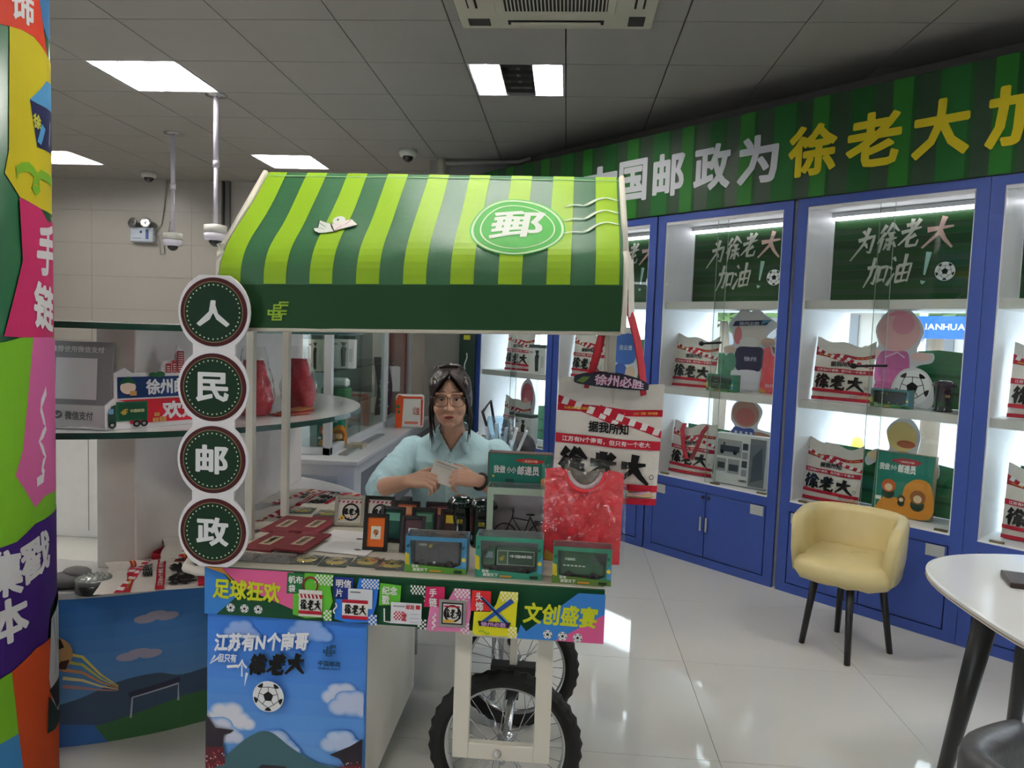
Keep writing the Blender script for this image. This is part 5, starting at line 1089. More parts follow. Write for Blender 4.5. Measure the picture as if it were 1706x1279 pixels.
t2 = thing('scarf', 'dark navy fan scarf with pink characters tied round the straps of the hanging bag', 'scarf', (.142, 2.245, 1.36), .06, None, (0, .07, .06))
def scf(u, v, h=0): x = (u - .5) * .225; return Vector((x, -.018 - .014 * math.sin(PI * u) - h, (v - .5) * .046 * (.35 + .65 * math.sin(PI * min(1, max(0, u * 1.0))) ** .6) + .012 - .06 * (u - .5) ** 2 - .006 * math.sin(PI * u)))
b = MB(); b.grid(20, 5, lambda a, c: scf(a, c), sm); b.grid(20, 5, lambda a, c: (lambda p: Vector((p.x, -p.y * .6, p.z)))(scf(a, c)), sm); b.build('cloth', t2)
pr = Print(lambda a, c, h: scf(a, c, h), step=(.05, .3)); pr.poly([(.02, .3), (.12, .15), (.2, .7), (.1, .75)], P(110, 140, 70)); pr.text('徐州必胜', .26, .12, .93, .88, P(196, 80, 130), .07); pr.text('徐州必胜', .26, .12, .93, .88, P(226, 210, 226), .02); pr.build(t2)
# ---------------------------------------------------------------- printed round column
KX, KY, KR = -1.765, 1.95, .27
kt = thing('round_column', 'round column wrapped in a bright patchwork print at the left picture edge', 'column', (KX, KY, 0))
b = MB(); b.lathe([(KR, 0), (KR, CZ)], M((16, 84, 50), .35, name='column_wrap'), 64); b.build('shaft', kt)
pr = Print(lambda u, v, h: Vector(((KR + h) * math.cos(u), (KR + h) * math.sin(u), v)), step=(.06, 0), lift=.0008)
EX = 1.5
def ext(pts): return [((EX if u > .6 else u), v) for u, v in pts]
pr.poly(ext([(-0.457, 2.344), (0.173, 2.405), (0.268, 2.326), (0.401, 2.24), (0.209, 2.255), (0.091, 2.267), (-0.076, 2.265), (-0.212, 2.26), (-0.302, 2.256), (-0.463, 2.246)]), P(186, 52, 30))
pr.poly(ext([(0.173, 2.405), (0.633, 2.456), (0.632, 2.388), (0.544, 2.295), (0.365, 2.295), (0.268, 2.326)]), P(50, 100, 142))
pr.text('饰', -.2, 2.285, .10, 2.37, P(206, 206, 208), .04)
pr.poly(ext([(-0.212, 2.26), (-0.076, 2.265), (0.091, 2.264), (0.209, 2.255), (0.401, 2.24), (0.632, 2.21), (0.632, 2.079), (0.632, 1.79), (0.165, 1.802), (-0.122, 1.82), (-0.28, 1.875), (-0.235, 1.937)]), P(186, 171, 28))
pr.poly(ext([(0.351, 2.169), (0.632, 2.203), (0.632, 2.113), (0.129, 2.089), (0.017, 2.091)]), P(75, 142, 189)); pr.poly(ext([(0.017, 2.091), (0.129, 2.089), (0.632, 2.11), (0.632, 1.983), (0.122, 1.969)]), P(21, 25, 65))
pr.poly([(.13, 1.985), (.2, 1.98), (.3, 2.03), (.22, 2.04)], P(75, 142, 189)); pr.text('徐', .06, 2.02, .2, 2.06, P(184, 184, 67), .04); pr.line([(.4, 1.99), (.45, 2.06)], .02, P(168, 172, 180))
pr.line([(-0.147, 1.87), (-0.16, 1.887), (-0.103, 1.901), (-0.011, 1.907), (0.058, 1.898), (0.137, 1.879), (0.157, 1.86), (0.094, 1.847), (0.038, 1.857), (0.076, 1.876), (0.183, 1.898), (0.324, 1.896), (0.536, 1.892)], .026, P(107, 156, 33))
pr.poly(ext([(-0.136, 1.818), (0.165, 1.802), (0.562, 1.774), (0.632, 1.431), (-0.135, 1.439), (-0.314, 1.442), (-0.102, 1.651)]), P(173, 36, 90)); pr.poly([(.165, 1.802), (.42, 1.796), (.42, 1.77), (.3, 1.775)], P(25, 75, 42))
pr.text_para('手', (.079, 1.617), (.42, .004), (.05, .14), P(206, 206, 208), .045); pr.text_para('链', (.016, 1.472), (.44, -.02), (.04, .126), P(206, 206, 208), .045)
pr.poly(ext([(-2.6, 1.36), (-0.315, 1.426), (-0.135, 1.439), (0.013, 1.439), (0.632, 1.436), (0.631, 0.905), (-0.218, 0.873), (-2.6, 0.80)]), P(107, 164, 33))
pr.poly(ext([(0.013, 1.439), (0.351, 1.438), (0.632, 1.412), (0.633, 0.962), (0.19, 0.979), (0.012, 0.955), (-0.222, 1.059), (-0.137, 1.125)]), P(189, 90, 144))
pr.line([(0.226, 1.285), (.13, 1.25), (0.116, 1.236), (.17, 1.2), (0.212, 1.177), (.15, 1.16), (0.089, 1.142), (.15, 1.115), (0.199, 1.093), (.15, 1.075), (0.126, 1.062), (0.17, 1.045), (.15, 1.033), (0.044, 1.026)], .026, P(206, 206, 208))
pr.poly(ext([(-2.6, 0.80), (-0.218, 0.873), (0.01, 0.908), (0.631, 0.935), (0.631, 0.811), (0.632, 0.717), (0.276, 0.638), (0.197, 0.541), (-0.011, 0.544), (-0.294, 0.511), (-2.6, 0.36)]), P(52, 21, 102))
pr.text_para('集', (-.52, .735), (.36, -.01), (.01, .125), P(206, 206, 208), .045); pr.text_para('戳', (-.157, .738), (.42, .03), (-.03, .115), P(206, 206, 208), .045); pr.text_para('本', (-.5, .592), (.40, .01), (-.02, .12), P(206, 206, 208), .05)
pr.poly(ext([(-0.294, 0.511), (-0.011, 0.544), (0.198, 0.545), (0.63, 0.6), (0.63, 0.0), (-0.1, .0), (-0.184, 0.194)]), P(184, 67, 25))
pr.poly([(-2.6, 0.36), (-0.294, 0.511), (-0.232, 0.325), (-2.6, 0.25)], P(107, 164, 33)); pr.poly([(-2.6, 0.25), (-0.232, 0.325), (-0.1, .0), (-2.6, .0)], P(58, 126, 179))
pr.poly(ext([(0.631, 0.72), (0.273, 0.602), (0.202, 0.427), (0.333, 0.297), (0.63, 0.255), (0.629, 0.621)]), P(186, 189, 194)); pr.line([(.32, .6), (.4, .5), (.36, .42)], .01, P(25, 70, 55)); pr.line([(.42, .62), (.45, .52), (.52, .48)], .012, P(25, 70, 55))
pr.poly(ext([(0.342, 0.393), (0.578, 0.389), (0.63, 0.332), (0.63, 0.274), (0.399, 0.307), (0.2, 0.39)]), P(20, 18, 21)); pr.poly(ext([(0.186, 0.374), (0.45, 0.29), (0.63, 0.25), (0.328, 0.251), (0.154, 0.264)]), P(16, 36, 30)); pr.build(kt)

# ---------------------------------------------------------------- rounded island counter with two shelves on the left
EX0, EY0, ER = -2.05, 3.4, 1.12
def arcpts(r, a0, a1, n): return [(r * math.cos(a0 + (a1 - a0) * i / n), r * math.sin(a0 + (a1 - a0) * i / n)) for i in range(n + 1)]
A0, A1 = -1.75, 1.30
it = thing('island_counter', 'low rounded white island counter with blue mural front and two dark-edged shelves', 'counter', (EX0, EY0, 0))
out = arcpts(ER, A0, A1, 40) + [(.28, 1.0), (.28, -.72), (-.24, -.72)]
inn = arcpts(ER - .012, A0, A1, 40) + [(.28, .98), (.28, -.70), (-.22, -.70)]
b = MB(); b.prism(inn, .0, .53, M((96, 110, 140), .5, name='mural_panel')); b.build('body', it)
b = MB(); b.prism(out, .53, .552, M((222, 222, 224), .14, name='gloss_white_top', spec=.6)); b.build('worktop', it)
pr = Print(lambda u, v, h: Vector(((ER - .011 + h) * math.cos(u), (ER - .011 + h) * math.sin(u), v)), step=(.05, 0), lift=.0008, clip=(A0, 0, A1, .53))
for k in range(8): pr.h = .001; pr.rect(A0, .12 + .41 * k / 8, A1, .12 + .41 * (k + 1) / 8, P(int(110 - 44 * k / 7), int(160 - 30 * k / 7), int(214 - 4 * k / 7)))
pr.h = .0015
for u, v, r in ((-.98, .44, .05), (-1.03, .31, .05), (-.3, .4, .08), (.3, .42, .08), (.7, .35, .08)):
    for dx in (-.9, 0, .9): pr.circ(u + dx * r * .7, v - abs(dx) * .01, r * .7, P(186, 180, 206), 16, r * .32); pr.h -= pr.d * .7
pr.poly(blob([(-1.35, .12), (-1.2, .17), (-1.09, .215), (-.98, .225), (-.9, .20), (-.75, .21), (-.5, .16), (0, .24), (.6, .2), (A1, .22), (A1, .05), (-1.35, .05)], 5), P(72, 92, 120)); pr.poly([(A0, 0), (A1, 0), (A1, .08), (-.9, .12), (-1.12, .07), (-1.3, .04), (A0, .05)], P(70, 120, 76)); pr.poly([(A0, 0), (-1.12, 0), (-1.16, .07), (-1.3, .09), (A0, .12)], P(64, 112, 180))
pr.line([(-1.055, .075), (-1.05, .15), (-.915, .17), (-.915, .105)], .006, P(200, 206, 220)); pr.line([(-1.06, .16), (-.91, .185)], .02, P(60, 60, 84))
for k in range(5): pr.line([(-1.245, .34 - .03 * k), (-1.19, .32 - .028 * k), (-1.14, .25 - .014 * k), (-1.09, .20 - .004 * k)], .012, P(*((236, 220, 120), (206, 206, 110), (226, 160, 110), (240, 230, 170), (200, 150, 150))[k]), (1.1, .2))
pr.circ(-1.268, .335, .052, P(206, 160, 110), 26, .062); pr.poly([(-1.285, .385), (-1.25, .39), (-1.24, .36), (-1.27, .345)], P(70, 44, 36)); pr.poly([(-1.25, .31), (-1.225, .315), (-1.235, .28), (-1.26, .285)], P(70, 44, 36)); pr.build(it, 'mural_print')
pan = M((234, 226, 220), .35, name='white_panel_gloss'); edge = M((22, 62, 52), .25, name='dark_green_edge')
b = MB(); b.box(.305, -.79, .552, .46, .95, 1.462, pan, .004); b.build('centre_panel', it)
for z, r in ((1.075, 1.05), (1.462, 1.06)):
    o2 = arcpts(r, A0 - .1, A1 + .15, 40) + [(.1, 1.0), (.1, -.3)]
    b = MB(); b.prism(o2, z + .004, z + .022, M((212, 214, 214), .12, name='glass_white_shelf', spec=.6)); sh = b.build('shelf', it)
    b = MB(); q = arcpts(r, A0 - .1, A1 + .15, 40); q2 = arcpts(r + .004, A0 - .1, A1 + .15, 40); b.add([(x, y, zz) for zz in (z, z + .0222) for x, y in q2] + [(x, y, zz) for zz in (z, z + .0222) for x, y in q], [f for k in range(40) for f in ((k, k + 1, 42 + k, 41 + k), (41 + k, 42 + k, 124 + k, 123 + k), (k, 82 + k, 83 + k, k + 1))], edge); b.build('edge_strip', sh, recalc=False)
def on_island(x, y, z): return (x, y, z)
# payment sign: grey card, its code area left blank
t = thing('payment_sign', 'grey payment card stand with a blank white square, left end of the middle shelf', 'sign', (-1.755, 2.52, 1.098), .0, None, (-.06, 0, .02))
b = MB(); b.box(-.13, -.004, 0, .125, .004, .315, M((146, 149, 154), .45, name='grey_acrylic'), .001); b.build('board', t)
b = MB(); b.box(-.13, -.03, 0, .125, .03, .005, M((200, 205, 210), .2, name='clear_base')); b.build('base', t)
pr = frontprint(-.13, -.004, 0); pr.rect(.002, .002, .253, .085, P(206, 208, 210)); pr.rect(.045, .105, .20, .255, P(232, 234, 238)); pr.text('推荐使用微信支付', .025, .275, .225, .298, P(232, 234, 236), .03); pr.text('微信支付', .085, .03, .19, .062, P(96, 100, 104), .025); pr.circ(.058, .048, .018, P(110, 114, 118), 18, .015); pr.line([(.05, .047), (.056, .042), (.068, .053)], .004, P(220, 222, 224)); pr.build(t)
# welcome sign board
t = thing('welcome_sign', 'red and navy cut-out welcome sign with a green mail truck on the middle shelf', 'sign', (-1.525, 2.67, 1.098), 0, None, (-.03, 0, .98), (1.08, 1, .95))
bd = M((226, 224, 226), .4, name='white_foam_board')
ol = [(-.175, .0), (.25, .0), (.25, .21), (.12, .215), (.11, .255), (.085, .26), (.08, .305), (.06, .32), (.05, .29), (.03, .265), (.01, .26), (.0, .22), (-.03, .215), (-.10, .215), (-.125, .235), (-.16, .215), (-.16, .12), (-.19, .09), (-.19, .01)]
b = MB(); b.prism(ol, -.006, .006, bd, 'y'); b.build('board', t)
pr = frontprint(0, -.006, 0); pr.rect(-.15, .118, .245, .20, P(30, 58, 110)); pr.poly([(-.11, .018), (.245, .018), (.245, .112), (-.15, .112), (-.11, .1)], P(196, 34, 50)); pr.text('徐州邮政', -.055, .128, .14, .19, P(236, 236, 240), .045); pr.text('欢迎您', .0, .028, .21, .10, P(236, 236, 240), .045)
pr.rect(-.155, .03, -.05, .105, P(30, 92, 62)); pr.rect(-.148, .036, -.057, .098, P(20, 74, 50)); pr.emblem(-.14, .055, .022, P(206, 170, 70)); pr.text('中国邮政', -.11, .062, -.062, .075, P(206, 200, 150), .03); pr.poly([(-.183, .02), (-.157, .02), (-.157, .095), (-.172, .09), (-.183, .06)], P(26, 60, 50)); pr.rect(-.18, .06, -.165, .08, P(110, 150, 190))
for x in (-.17, -.09, -.065): pr.circ(x, .018, .013, P(24, 24, 28), 16); pr.circ(x, .018, .006, P(150, 150, 150), 12)
for x, z, s_ in ((-.035, .02, .02), (-.012, .02, .024), (-.03, .042, .018)): pr.rect(x, z, x + s_, z + s_ * .8, P(200, 150, 90)); pr.rect(x + s_ * .42, z, x + s_ * .55, z + s_ * .8, P(170, 120, 70))
# plain courier badge: cap, face disc, parcel
pr.circ(-.118, .16, .026, P(238, 214, 196), 20); pr.poly(blob([(-.148, .172), (-.118, .202), (-.09, .172), (-.118, .178)], 4), P(34, 92, 60)); pr.rect(-.112, .128, -.09, .146, P(206, 156, 90))
rb = P(150, 30, 42)
for x0, x1, z1 in ((.012, .03, .25), (.034, .05, .262), (.053, .078, .30), (.082, .105, .25)):
    pr.rect(x0, .213, x1, z1, rb)
    for k in range(int((z1 - .218) / .009)): pr.rect(x0 + .003, .218 + k * .009, x1 - .003, .222 + k * .009, P(226, 200, 200)); pr.h -= pr.d
    pr.h += pr.d
pr.circ(-.01, .208, .018, P(40, 96, 60), 14, .012); pr.circ(-.035, .207, .014, P(40, 96, 60), 14, .01); pr.build(t)
# red packs standing at the right end of the middle shelf
def red_pack(label, loc, rz):
    t = thing('red_pack', label, 'package', loc, rz, 'red packs on the middle shelf')
    rm = M((186, 26, 50), .5, name='red_cloth_pack', var=.15)
    def f(a, v, k=1.0, o=0): th = a * 2 * PI; e = (1 - .35 * v ** 3) * (.85 + .25 * math.sin(PI * min(1, v * 1.4))); wr = 1 + .05 * math.sin(7 * th + 9 * v) + .03 * math.sin(13 * th - 14 * v); return Vector((.075 * k * e * wr * math.cos(th), .045 * k * e * wr * math.sin(th), v * (.24 + o)))
    b = MB(); b.grid(24, 12, lambda a, v: f(a, v), rm); b.add([f(k / 12, 1) for k in range(12)], [tuple(range(12))], rm); b.build('contents', t)
    b = MB(); b.grid(24, 14, lambda a, v: f(a, v, 1.1 + .25 * max(0, v - .75), .06), FILM); b.build('clear_bag', t, recalc=False)
red_pack('red pack in crinkled clear wrap on middle shelf, left one beside the sign discs', (-1.36, 3.12, 1.099), .2); red_pack('red pack in crinkled clear wrap on the middle shelf, right one by the awning post', (-1.27, 3.42, 1.099), -.1)
t = thing('red_booklets', 'fan of thin red and gold booklets lying on the right part of the middle shelf', 'booklet', (-1.22, 3.2, 1.098), 1.2)
for k in range(5):
    b = MB(Matrix.Rotation(.12 * k - .2, 4, 'Z')); b.box(-.10 + .02 * k, -.05, .001 + .004 * k, .06 + .02 * k, .03, .0045 + .004 * k, M(((150, 40, 44), (176, 120, 70), (128, 30, 36))[k % 3], .5, name='booklet_cover')); b.build('booklet', t)
# flat tote bags on the counter top
def flat_tote(label, loc, rz, w=.36, seed=4):
    o = make_tote(w, w * 1.04, .03, .6, 'behind', seed); o.location = loc; o.rotation_euler = (-PI / 2 + .09, 0, 0); o['label'] = label; o['group'] = 'tote bags lying on the island counter'
    o.rotation_euler = (Matrix.Rotation(rz, 4, 'Z') @ Matrix.Rotation(-PI / 2 + .05, 4, 'X')).to_euler(); return o
flat_tote('red printed tote bag lying on the counter, nearest one, left of sign discs', (-1.27, 2.60, .572), 2.1, .36, 4)
flat_tote('tote bag with red tape print lying on the counter just behind the nearest one', (-1.20, 2.86, .588), 1.95, .36, 5)
flat_tote('tote bag with black brush characters lying on the counter behind the awning posts', (-1.06, 3.30, .572), 1.37, .37, 6)
flat_tote('tote bag lying farthest back on the counter, near the glass showcase', (-1.10, 3.72, .574), 1.45, .37, 8)
t = thing('round_tin', 'round black tin with a clear lid on the left end of the counter', 'tin', (-1.60, 2.375, .553))
b = MB(); b.lathe([(.052, 0), (.056, .004), (.056, .034), (.05, .036)], M((26, 26, 28), .35, name='black_tin', coat=.3), 28); b.build('tin', t)
b = MB(); b.lathe([(.057, .034), (.058, .05), (.052, .052)], M((150, 154, 152), .2, .5, name='tin_lid'), 28); b.build('lid', t)
b = MB(); 
for r, n in ((.012, 5), (.028, 10), (.042, 15)):
    for k in range(n): b.ball((r * math.cos(2 * PI * k / n), r * math.sin(2 * PI * k / n), .052), (.005, .005, .003), M((196, 200, 196), .3, name='pale_beads'), 6, 4)
b.build('beads', t)
t = thing('grey_pouch', 'small dark grey pouch beside the round tin, partly behind the column', 'pouch', (-1.72, 2.40, .553)); b = MB(); b.ball((0, 0, .025), (.07, .05, .026), M((104, 102, 104), .7, name='grey_felt', bump=.3), 14, 8); b.ball((.03, .02, .05), (.05, .035, .018), M((130, 128, 128), .7, name='grey_felt_light', bump=.3), 12, 7); b.build('body', t)
# white service counter behind the island
t = thing('service_counter', 'long white service counter behind the island, left', 'counter', (-3.4, 4.9, 0)); b = MB(); b.box(-1.4, -.2, 0, 1.0, .25, 1.0, M((220, 218, 214), .4, name='white_laminate'), .004); b.build('front', t); b = MB(); b.box(-1.42, -.24, 1.0, 1.02, .28, 1.03, white_m, .004); b.build('top', t)
for x in (-1.0, -.4, .2, .75): box('panel_joint', x, -.202, .05, x + .006, -.2, .98, M((150, 148, 145), .6, name='joint_grey'), t)

# ---------------------------------------------------------------- glass showcase behind the woman
st = thing('glass_showcase', 'white framed glass showcase with sliding panes and dim goods, left behind the woman', 'showcase', (-1.50, 4.62, 0))
al = M((214, 216, 220), .35, .1, name='white_aluminium'); gp = M((120, 124, 130), .4, name='grey_panel'); L = 2.5
b = MB(); b.box(-.42, -.15, 0, .21, L, .63, al, .003); b.box(-.44, -.17, .63, .23, L, .66, al, .003); b.build('base', st)
for y0, y1 in ((.0, .75), (.85, 1.6), (1.7, 2.4)): box('side_panel', .21, y0, .12, .216, y1, .56, gp, st)
box('front_panel', -.36, -.156, .12, .1, -.15, .56, M((196, 200, 206), .4, name='pale_panel'), st)
b = MB()
for x, y in ((-.05, 0), (-.42, 0), (-.05, 1.48), (-.05, 2.45)): b.box(x, y, .66, x + .05, y + .05, 2.1, al, .002)
for z in (.66, 2.06): b.box(-.42, 0, z, 0, .04, z + .05, al, .002); b.box(-.05, 0, z, 0, L, z + .05, al, .002)
b.build('frame', st)
b = MB(); b.box(-.40, .03, 2.1, -.02, L, 2.106, TGLASS); b.build('top', st)
b = MB(); b.box(-.42, .05, .66, -.40, L, 2.1, M((214, 218, 216), .4, name='white_back')); b.build('back', st)
for a, c in ((.05, .80), (.74, 1.48), (1.53, 2.45)): box('glass_pane', -.03, a, .71, -.025, c, 2.06, TGLASS, st)
box('glass_pane', -.37, .015, .71, -.05, .02, 2.06, TGLASS, st)
for z in (.93, 1.195): box('glass_shelf', -.39, .06, z, -.06, 2.4, z + .008, glass('shelf_glass', (.7, .8, .78), .2, .05), st)
b = MB(); b.box(.05, .02, .662, .11, 1.0, .672, M((150, 156, 160), .3, .3, name='track')); b.box(.02, .3, .661, .13, .42, .69, M((180, 172, 150), .4, name='beige_part')); b.build('sliding_track', st)
for x, y, z, n, w_, bd_ in ((-1.76, 4.80, 1.204, 'on the upper glass shelf of the showcase, farthest left', .12, (222, 222, 220)), (-1.625, 4.72, 1.204, 'on the upper showcase shelf by the white corner frame', .09, (214, 206, 190)), (-1.57, 5.15, 1.204, 'on the upper showcase shelf right of the corner frame', .16, (222, 222, 220))): figure_box('white figurine box ' + n, (x, y, z), (0, 0, .1), w_, .235, .08, 1, bd_)
t = thing('snack_pack', 'green and white pack on the lower glass shelf of the showcase', 'package', (-1.60, 5.05, .939), .1); b = MB(); b.box(-.10, -.05, 0, .10, .05, .13, M((60, 120, 80), .5, name='green_wrap', var=.3, nscale=20), .01); b.build('wrap', t); b = MB(); b.box(-.09, -.04, .13, .09, .04, .20, M((220, 224, 224), .4, name='white_wrap', var=.1), .02); b.build('top_pouch', t)
game_box('teal game box on the floor of the glass showcase', (-1.60, 4.98, .665), (0, 0, .15), .20, .25, .05)
t = thing('hanging_scarf', 'dark scarf with red ends hanging inside the showcase', 'scarf', (-1.56, 6.2, .95), .7); b = MB(); b.grid(4, 14, lambda a, c: (.07 * (a - .5) * 2 + .02 * math.sin(4 * c), .01 * math.sin(9 * c), .5 * c - .2), M((60, 40, 56), .7, name='scarf_cloth', var=.5, nscale=25)); b.build('cloth', t, recalc=False)
pr = frontprint(-.05, -.02, -.1); pr.brush('徐', 0, .1, .1, .22, P(196, 190, 190), .2); pr.brush('大', 0, -.03, .1, .08, P(196, 190, 190), .2); pr.build(t)
t = thing('red_banner', 'dark red folded banner standing at the far end of the showcase', 'banner', (-1.58, 6.85, .70), .9); b = MB(); b.grid(10, 6, lambda a, c: (.3 * (a - .6), .02 * math.sin(14 * a), .85 * c), M((140, 22, 36), .7, name='red_velvet')); b.build('cloth', t, recalc=False)
t = thing('white_carton', 'plain white carton at the far end of the showcase beside the red banner', 'box', (-1.58, 6.45, .939), .4); b = MB(); b.box(-.10, -.08, 0, .10, .08, .22, M((200, 200, 198), .5, name='white_card'), .003); b.build('carton', t)
b = MB(); b.tube([(-.22, .2, 2.04), (-.22, 2.3, 2.04)], .012, led_m, 8); b.build('light_tube', st)
# things standing behind the woman
t = thing('paper_bag', 'orange and white shopping bag on the showcase ledge left of the woman', 'bag', (-1.30, 6.15, .662), .15, None, (0, .0, .15), 1.12); b = MB(); b.box(-.11, -.05, 0, .10, .05, .25, M((222, 220, 216), .5, name='white_paper', bump=.2), .012); b.build('body', t); pr = frontprint(-.11, -.05, 0); pr.poly([(.0, 0), (.05, 0), (.06, .24), (.02, .25), (.0, .2)], P(214, 84, 40)); pr.rect(.19, .02, .205, .22, P(206, 80, 50)); pr.rect(.05, .222, .2, .24, P(206, 80, 50)); pr.circ(.02, .16, .014, P(40, 110, 70), 12); pr.circ(.025, .12, .012, P(40, 110, 70), 12); pr.text('公益', .13, .10, .18, .16, P(206, 90, 60), .02); pr.rect(.07, .03, .17, .05, P(206, 120, 100)); pr.build(t)
t = thing('roller_panel', 'narrow dark green standing panel with yellow label between showcase and blue cabinets', 'panel', (-.885, 6.62, 0), -.1); b = MB(); b.box(-.075, -.03, 0, .075, .03, 2.1, M((18, 44, 34), .4, name='dark_green_panel'), .004); b.build('board', t); pr = frontprint(-.075, -.03, 0); pr.rect(.04, 1.42, .10, 1.46, P(196, 190, 50)); pr.wave(.06, 1.15, .07, 1.3, .008, 1, .01, whitep); pr.brush('人', 0, 0, 0, 0, whitep) if 0 else None; pr.text('在', .04, .98, .11, 1.08, P(150, 160, 150), .04); pr.build(t)
t = thing('stool', 'low dark stool behind the woman carrying a blue plastic bag', 'stool', (-.33, 3.55, 0)); sk = M((34, 34, 38), .5, name='dark_plastic')
b = MB(); b.lathe([(.15, .80), (.17, .81), (.17, .835), (.15, .84)], sk, 24); b.build('seat', t)
for k in range(4): a = PI / 4 + k * PI / 2; b = MB(); b.tube([(.11 * math.cos(a), .11 * math.sin(a), .81), (.17 * math.cos(a), .17 * math.sin(a), 0)], .014, sk, 8); b.build('leg', t)
t = thing('plastic_bag', 'pale blue plastic bag holding yellow and white packets, right of the woman', 'bag', (-.295, 3.5, .842)); b = MB()
b.grid(20, 10, lambda a, v: (.085 * (1 - .25 * v) * (1 + .08 * math.sin(5 * a * 2 * PI + 6 * v)) * math.cos(a * 2 * PI), .065 * (1 - .25 * v) * math.sin(a * 2 * PI), .25 * v), glass('blue_film', (.72, .88, .96), .2, .12, .2, .4)); b.build('bag', t, recalc=False)
for k in range(6): b = MB(Matrix.Rotation(.15 * (k - 2.5), 4, 'Y')); b.box(-.05 + .018 * k, -.03, .005, -.036 + .018 * k, .03, .2 + .01 * (k % 3), M(((224, 226, 230), (206, 210, 218))[k % 2], .5, name='white_packet')); b.build('packet', t)
b = MB(); b.ball((.0, -.02, .06), (.06, .04, .055), M((222, 206, 60), .5, name='yellow_packet'), 12, 8); b.build('yellow_packet', t)
t = thing('black_backpack', 'black bag with a strap behind the shoulder of the woman', 'bag', (-.24, 3.72, .84)); b = MB(); b.ball((.02, 0, .07), (.09, .07, .085), sk, 14, 9); b.build('body', t); b = MB(); b.tube([(-.13, 0, .12), (-.17, -.02, .25), (-.13, -.02, .31), (-.10, 0, .14)], .016, sk, 8, flat=.4); b.build('strap', t)

# ---------------------------------------------------------------- tub chairs and the marble table
def tub_chair(label, loc, rz, mat, feet, legm, group=None):
    t = thing('tub_chair', label, 'chair', loc, rz); n = 26
    def ring(a, r, z): return Vector((r * math.sin(a), .20 - .235 * 1 + .235 * math.cos(a) * r / .25 + .0, z))
    b = MB(); rings = []
    for i in range(n + 1):
        f = i / n; a = (f - .5) * 2 * 2.20; e = abs(f - .5) * 2
        top = .685 - .035 * e ** 2 - (.05 * max(0, (e - .93) / .07) ** 2); R_ = .226 / (abs(math.sin(a)) ** 3.6 + abs(math.cos(a)) ** 3.6) ** (1 / 3.6); bot = .385
        def pt(r, z): return Vector((r * math.sin(a) * (1.02), r * math.cos(a) * .95 - (.06 if 0 else 0), z))
        rings.append([pt(R_ - .022, bot), pt(R_ + .004, bot + .01), pt(R_ + .016, bot + .10), pt(R_ + .02, top - .03), pt(R_ + .012, top - .006), pt(R_ - .008, top), pt(R_ - .03, top - .008), pt(R_ - .042, top - .04), pt(R_ - .05, bot + .12), pt(R_ - .06, bot + .06)])
    b.loft(rings, mat); b.build('shell', t)
    SQ = lambda k: .94 / (abs(math.sin(2 * PI * k / 32)) ** 3.6 + abs(math.cos(2 * PI * k / 32)) ** 3.6) ** (1 / 3.6)
    b = MB(); vs = []; rs = []
    for r, z in ((.0, .485), (.10, .487), (.18, .483), (.225, .47), (.244, .445), (.246, .41), (.226, .378), (.12, .372), (0.001, .372)):
        rs.append([Vector((r * math.cos(2 * PI * k / 32) * SQ(k), r * math.sin(2 * PI * k / 32) * SQ(k) * .93, z - .02 * max(0, -math.sin(2 * PI * k / 32)) * (r / .26) ** 2 + .004 * math.sin(9 * k))) for k in range(32)])
    b.loft(rs, mat); b.build('seat_cushion', t)
    iv = Matrix.Rotation(-rz, 4, 'Z') @ Matrix.Translation((-loc[0], -loc[1], 0))
    for fx, fy in feet:
        p = iv @ Vector((fx, fy, 0)); q = Vector((p.x * .72, p.y * .72, .39)); b = MB(); b.tube([q, p], [.019, .014], legm, 10); b.build('leg', t)
    return t
lgm = M((20, 20, 21), .4, name='black_leg')
tub_chair('cream leatherette tub chair with black legs on the tiled floor before the blue cabinets', (1.415, 3.63, 0), -.56, M((208, 191, 138), .32, name='cream_leatherette', bump=.06, bscale=120, spec=.5), [(1.238, 3.677), (1.373, 3.443), (1.639, 3.613), (1.472, 3.848)], lgm)
tub_chair('dark grey leatherette tub chair at the bottom right corner by the table', (1.12, 1.465, 0), 2.2, M((62, 60, 62), .38, name='grey_leatherette', bump=.15, bscale=60), [(.96, 1.36), (1.24, 1.36), (1.26, 1.64), (.98, 1.64)], lgm)
tt = thing('round_table', 'white marble topped table with black tapered legs at the right picture edge', 'table', (1.80, 2.17, 0))
mm = M((214, 216, 216), .1, name='white_marble', var=.04, nscale=5, spec=.6)
def se(r, n=64, e=2.9): return [(math.copysign(abs(math.cos(2 * PI * k / n)) ** (2 / e), math.cos(2 * PI * k / n)) * .60 * r, math.copysign(abs(math.sin(2 * PI * k / n)) ** (2 / e), math.sin(2 * PI * k / n)) * .62 * r) for k in range(n)]
b = MB(); o = se(1); i_ = se(.985); b.loft([[(x, y, .728) for x, y in i_], [(x, y, .730) for x, y in o], [(x, y, .747) for x, y in o], [(x, y, .75) for x, y in i_]], mm, smooth=False); tp = b.build('top', tt)
b = MB(); b.loft([[(x * 1.002, y * 1.002, z) for x, y in o] for z in (.734, .739)], M((150, 128, 100), .5, name='edge_band'), False, False); b.build('edge_band', tp)
pr = topprint(0, 0, .75, lift=.0004); q = random.Random(3)
for k in range(16):
    x, y = q.uniform(-.5, .45), q.uniform(-.5, .5); pts = [(x, y)]; a = q.uniform(.2, .9)
    for j in range(5): a += q.uniform(-.5, .5); pts.append((pts[-1][0] + .035 * math.cos(a), pts[-1][1] + .035 * math.sin(a)))
    pr.line(pts, .004, P(178, 182, 186), (.3, 1.2) if k % 2 else (1.2, .2))
pr.build(tp, 'veins')
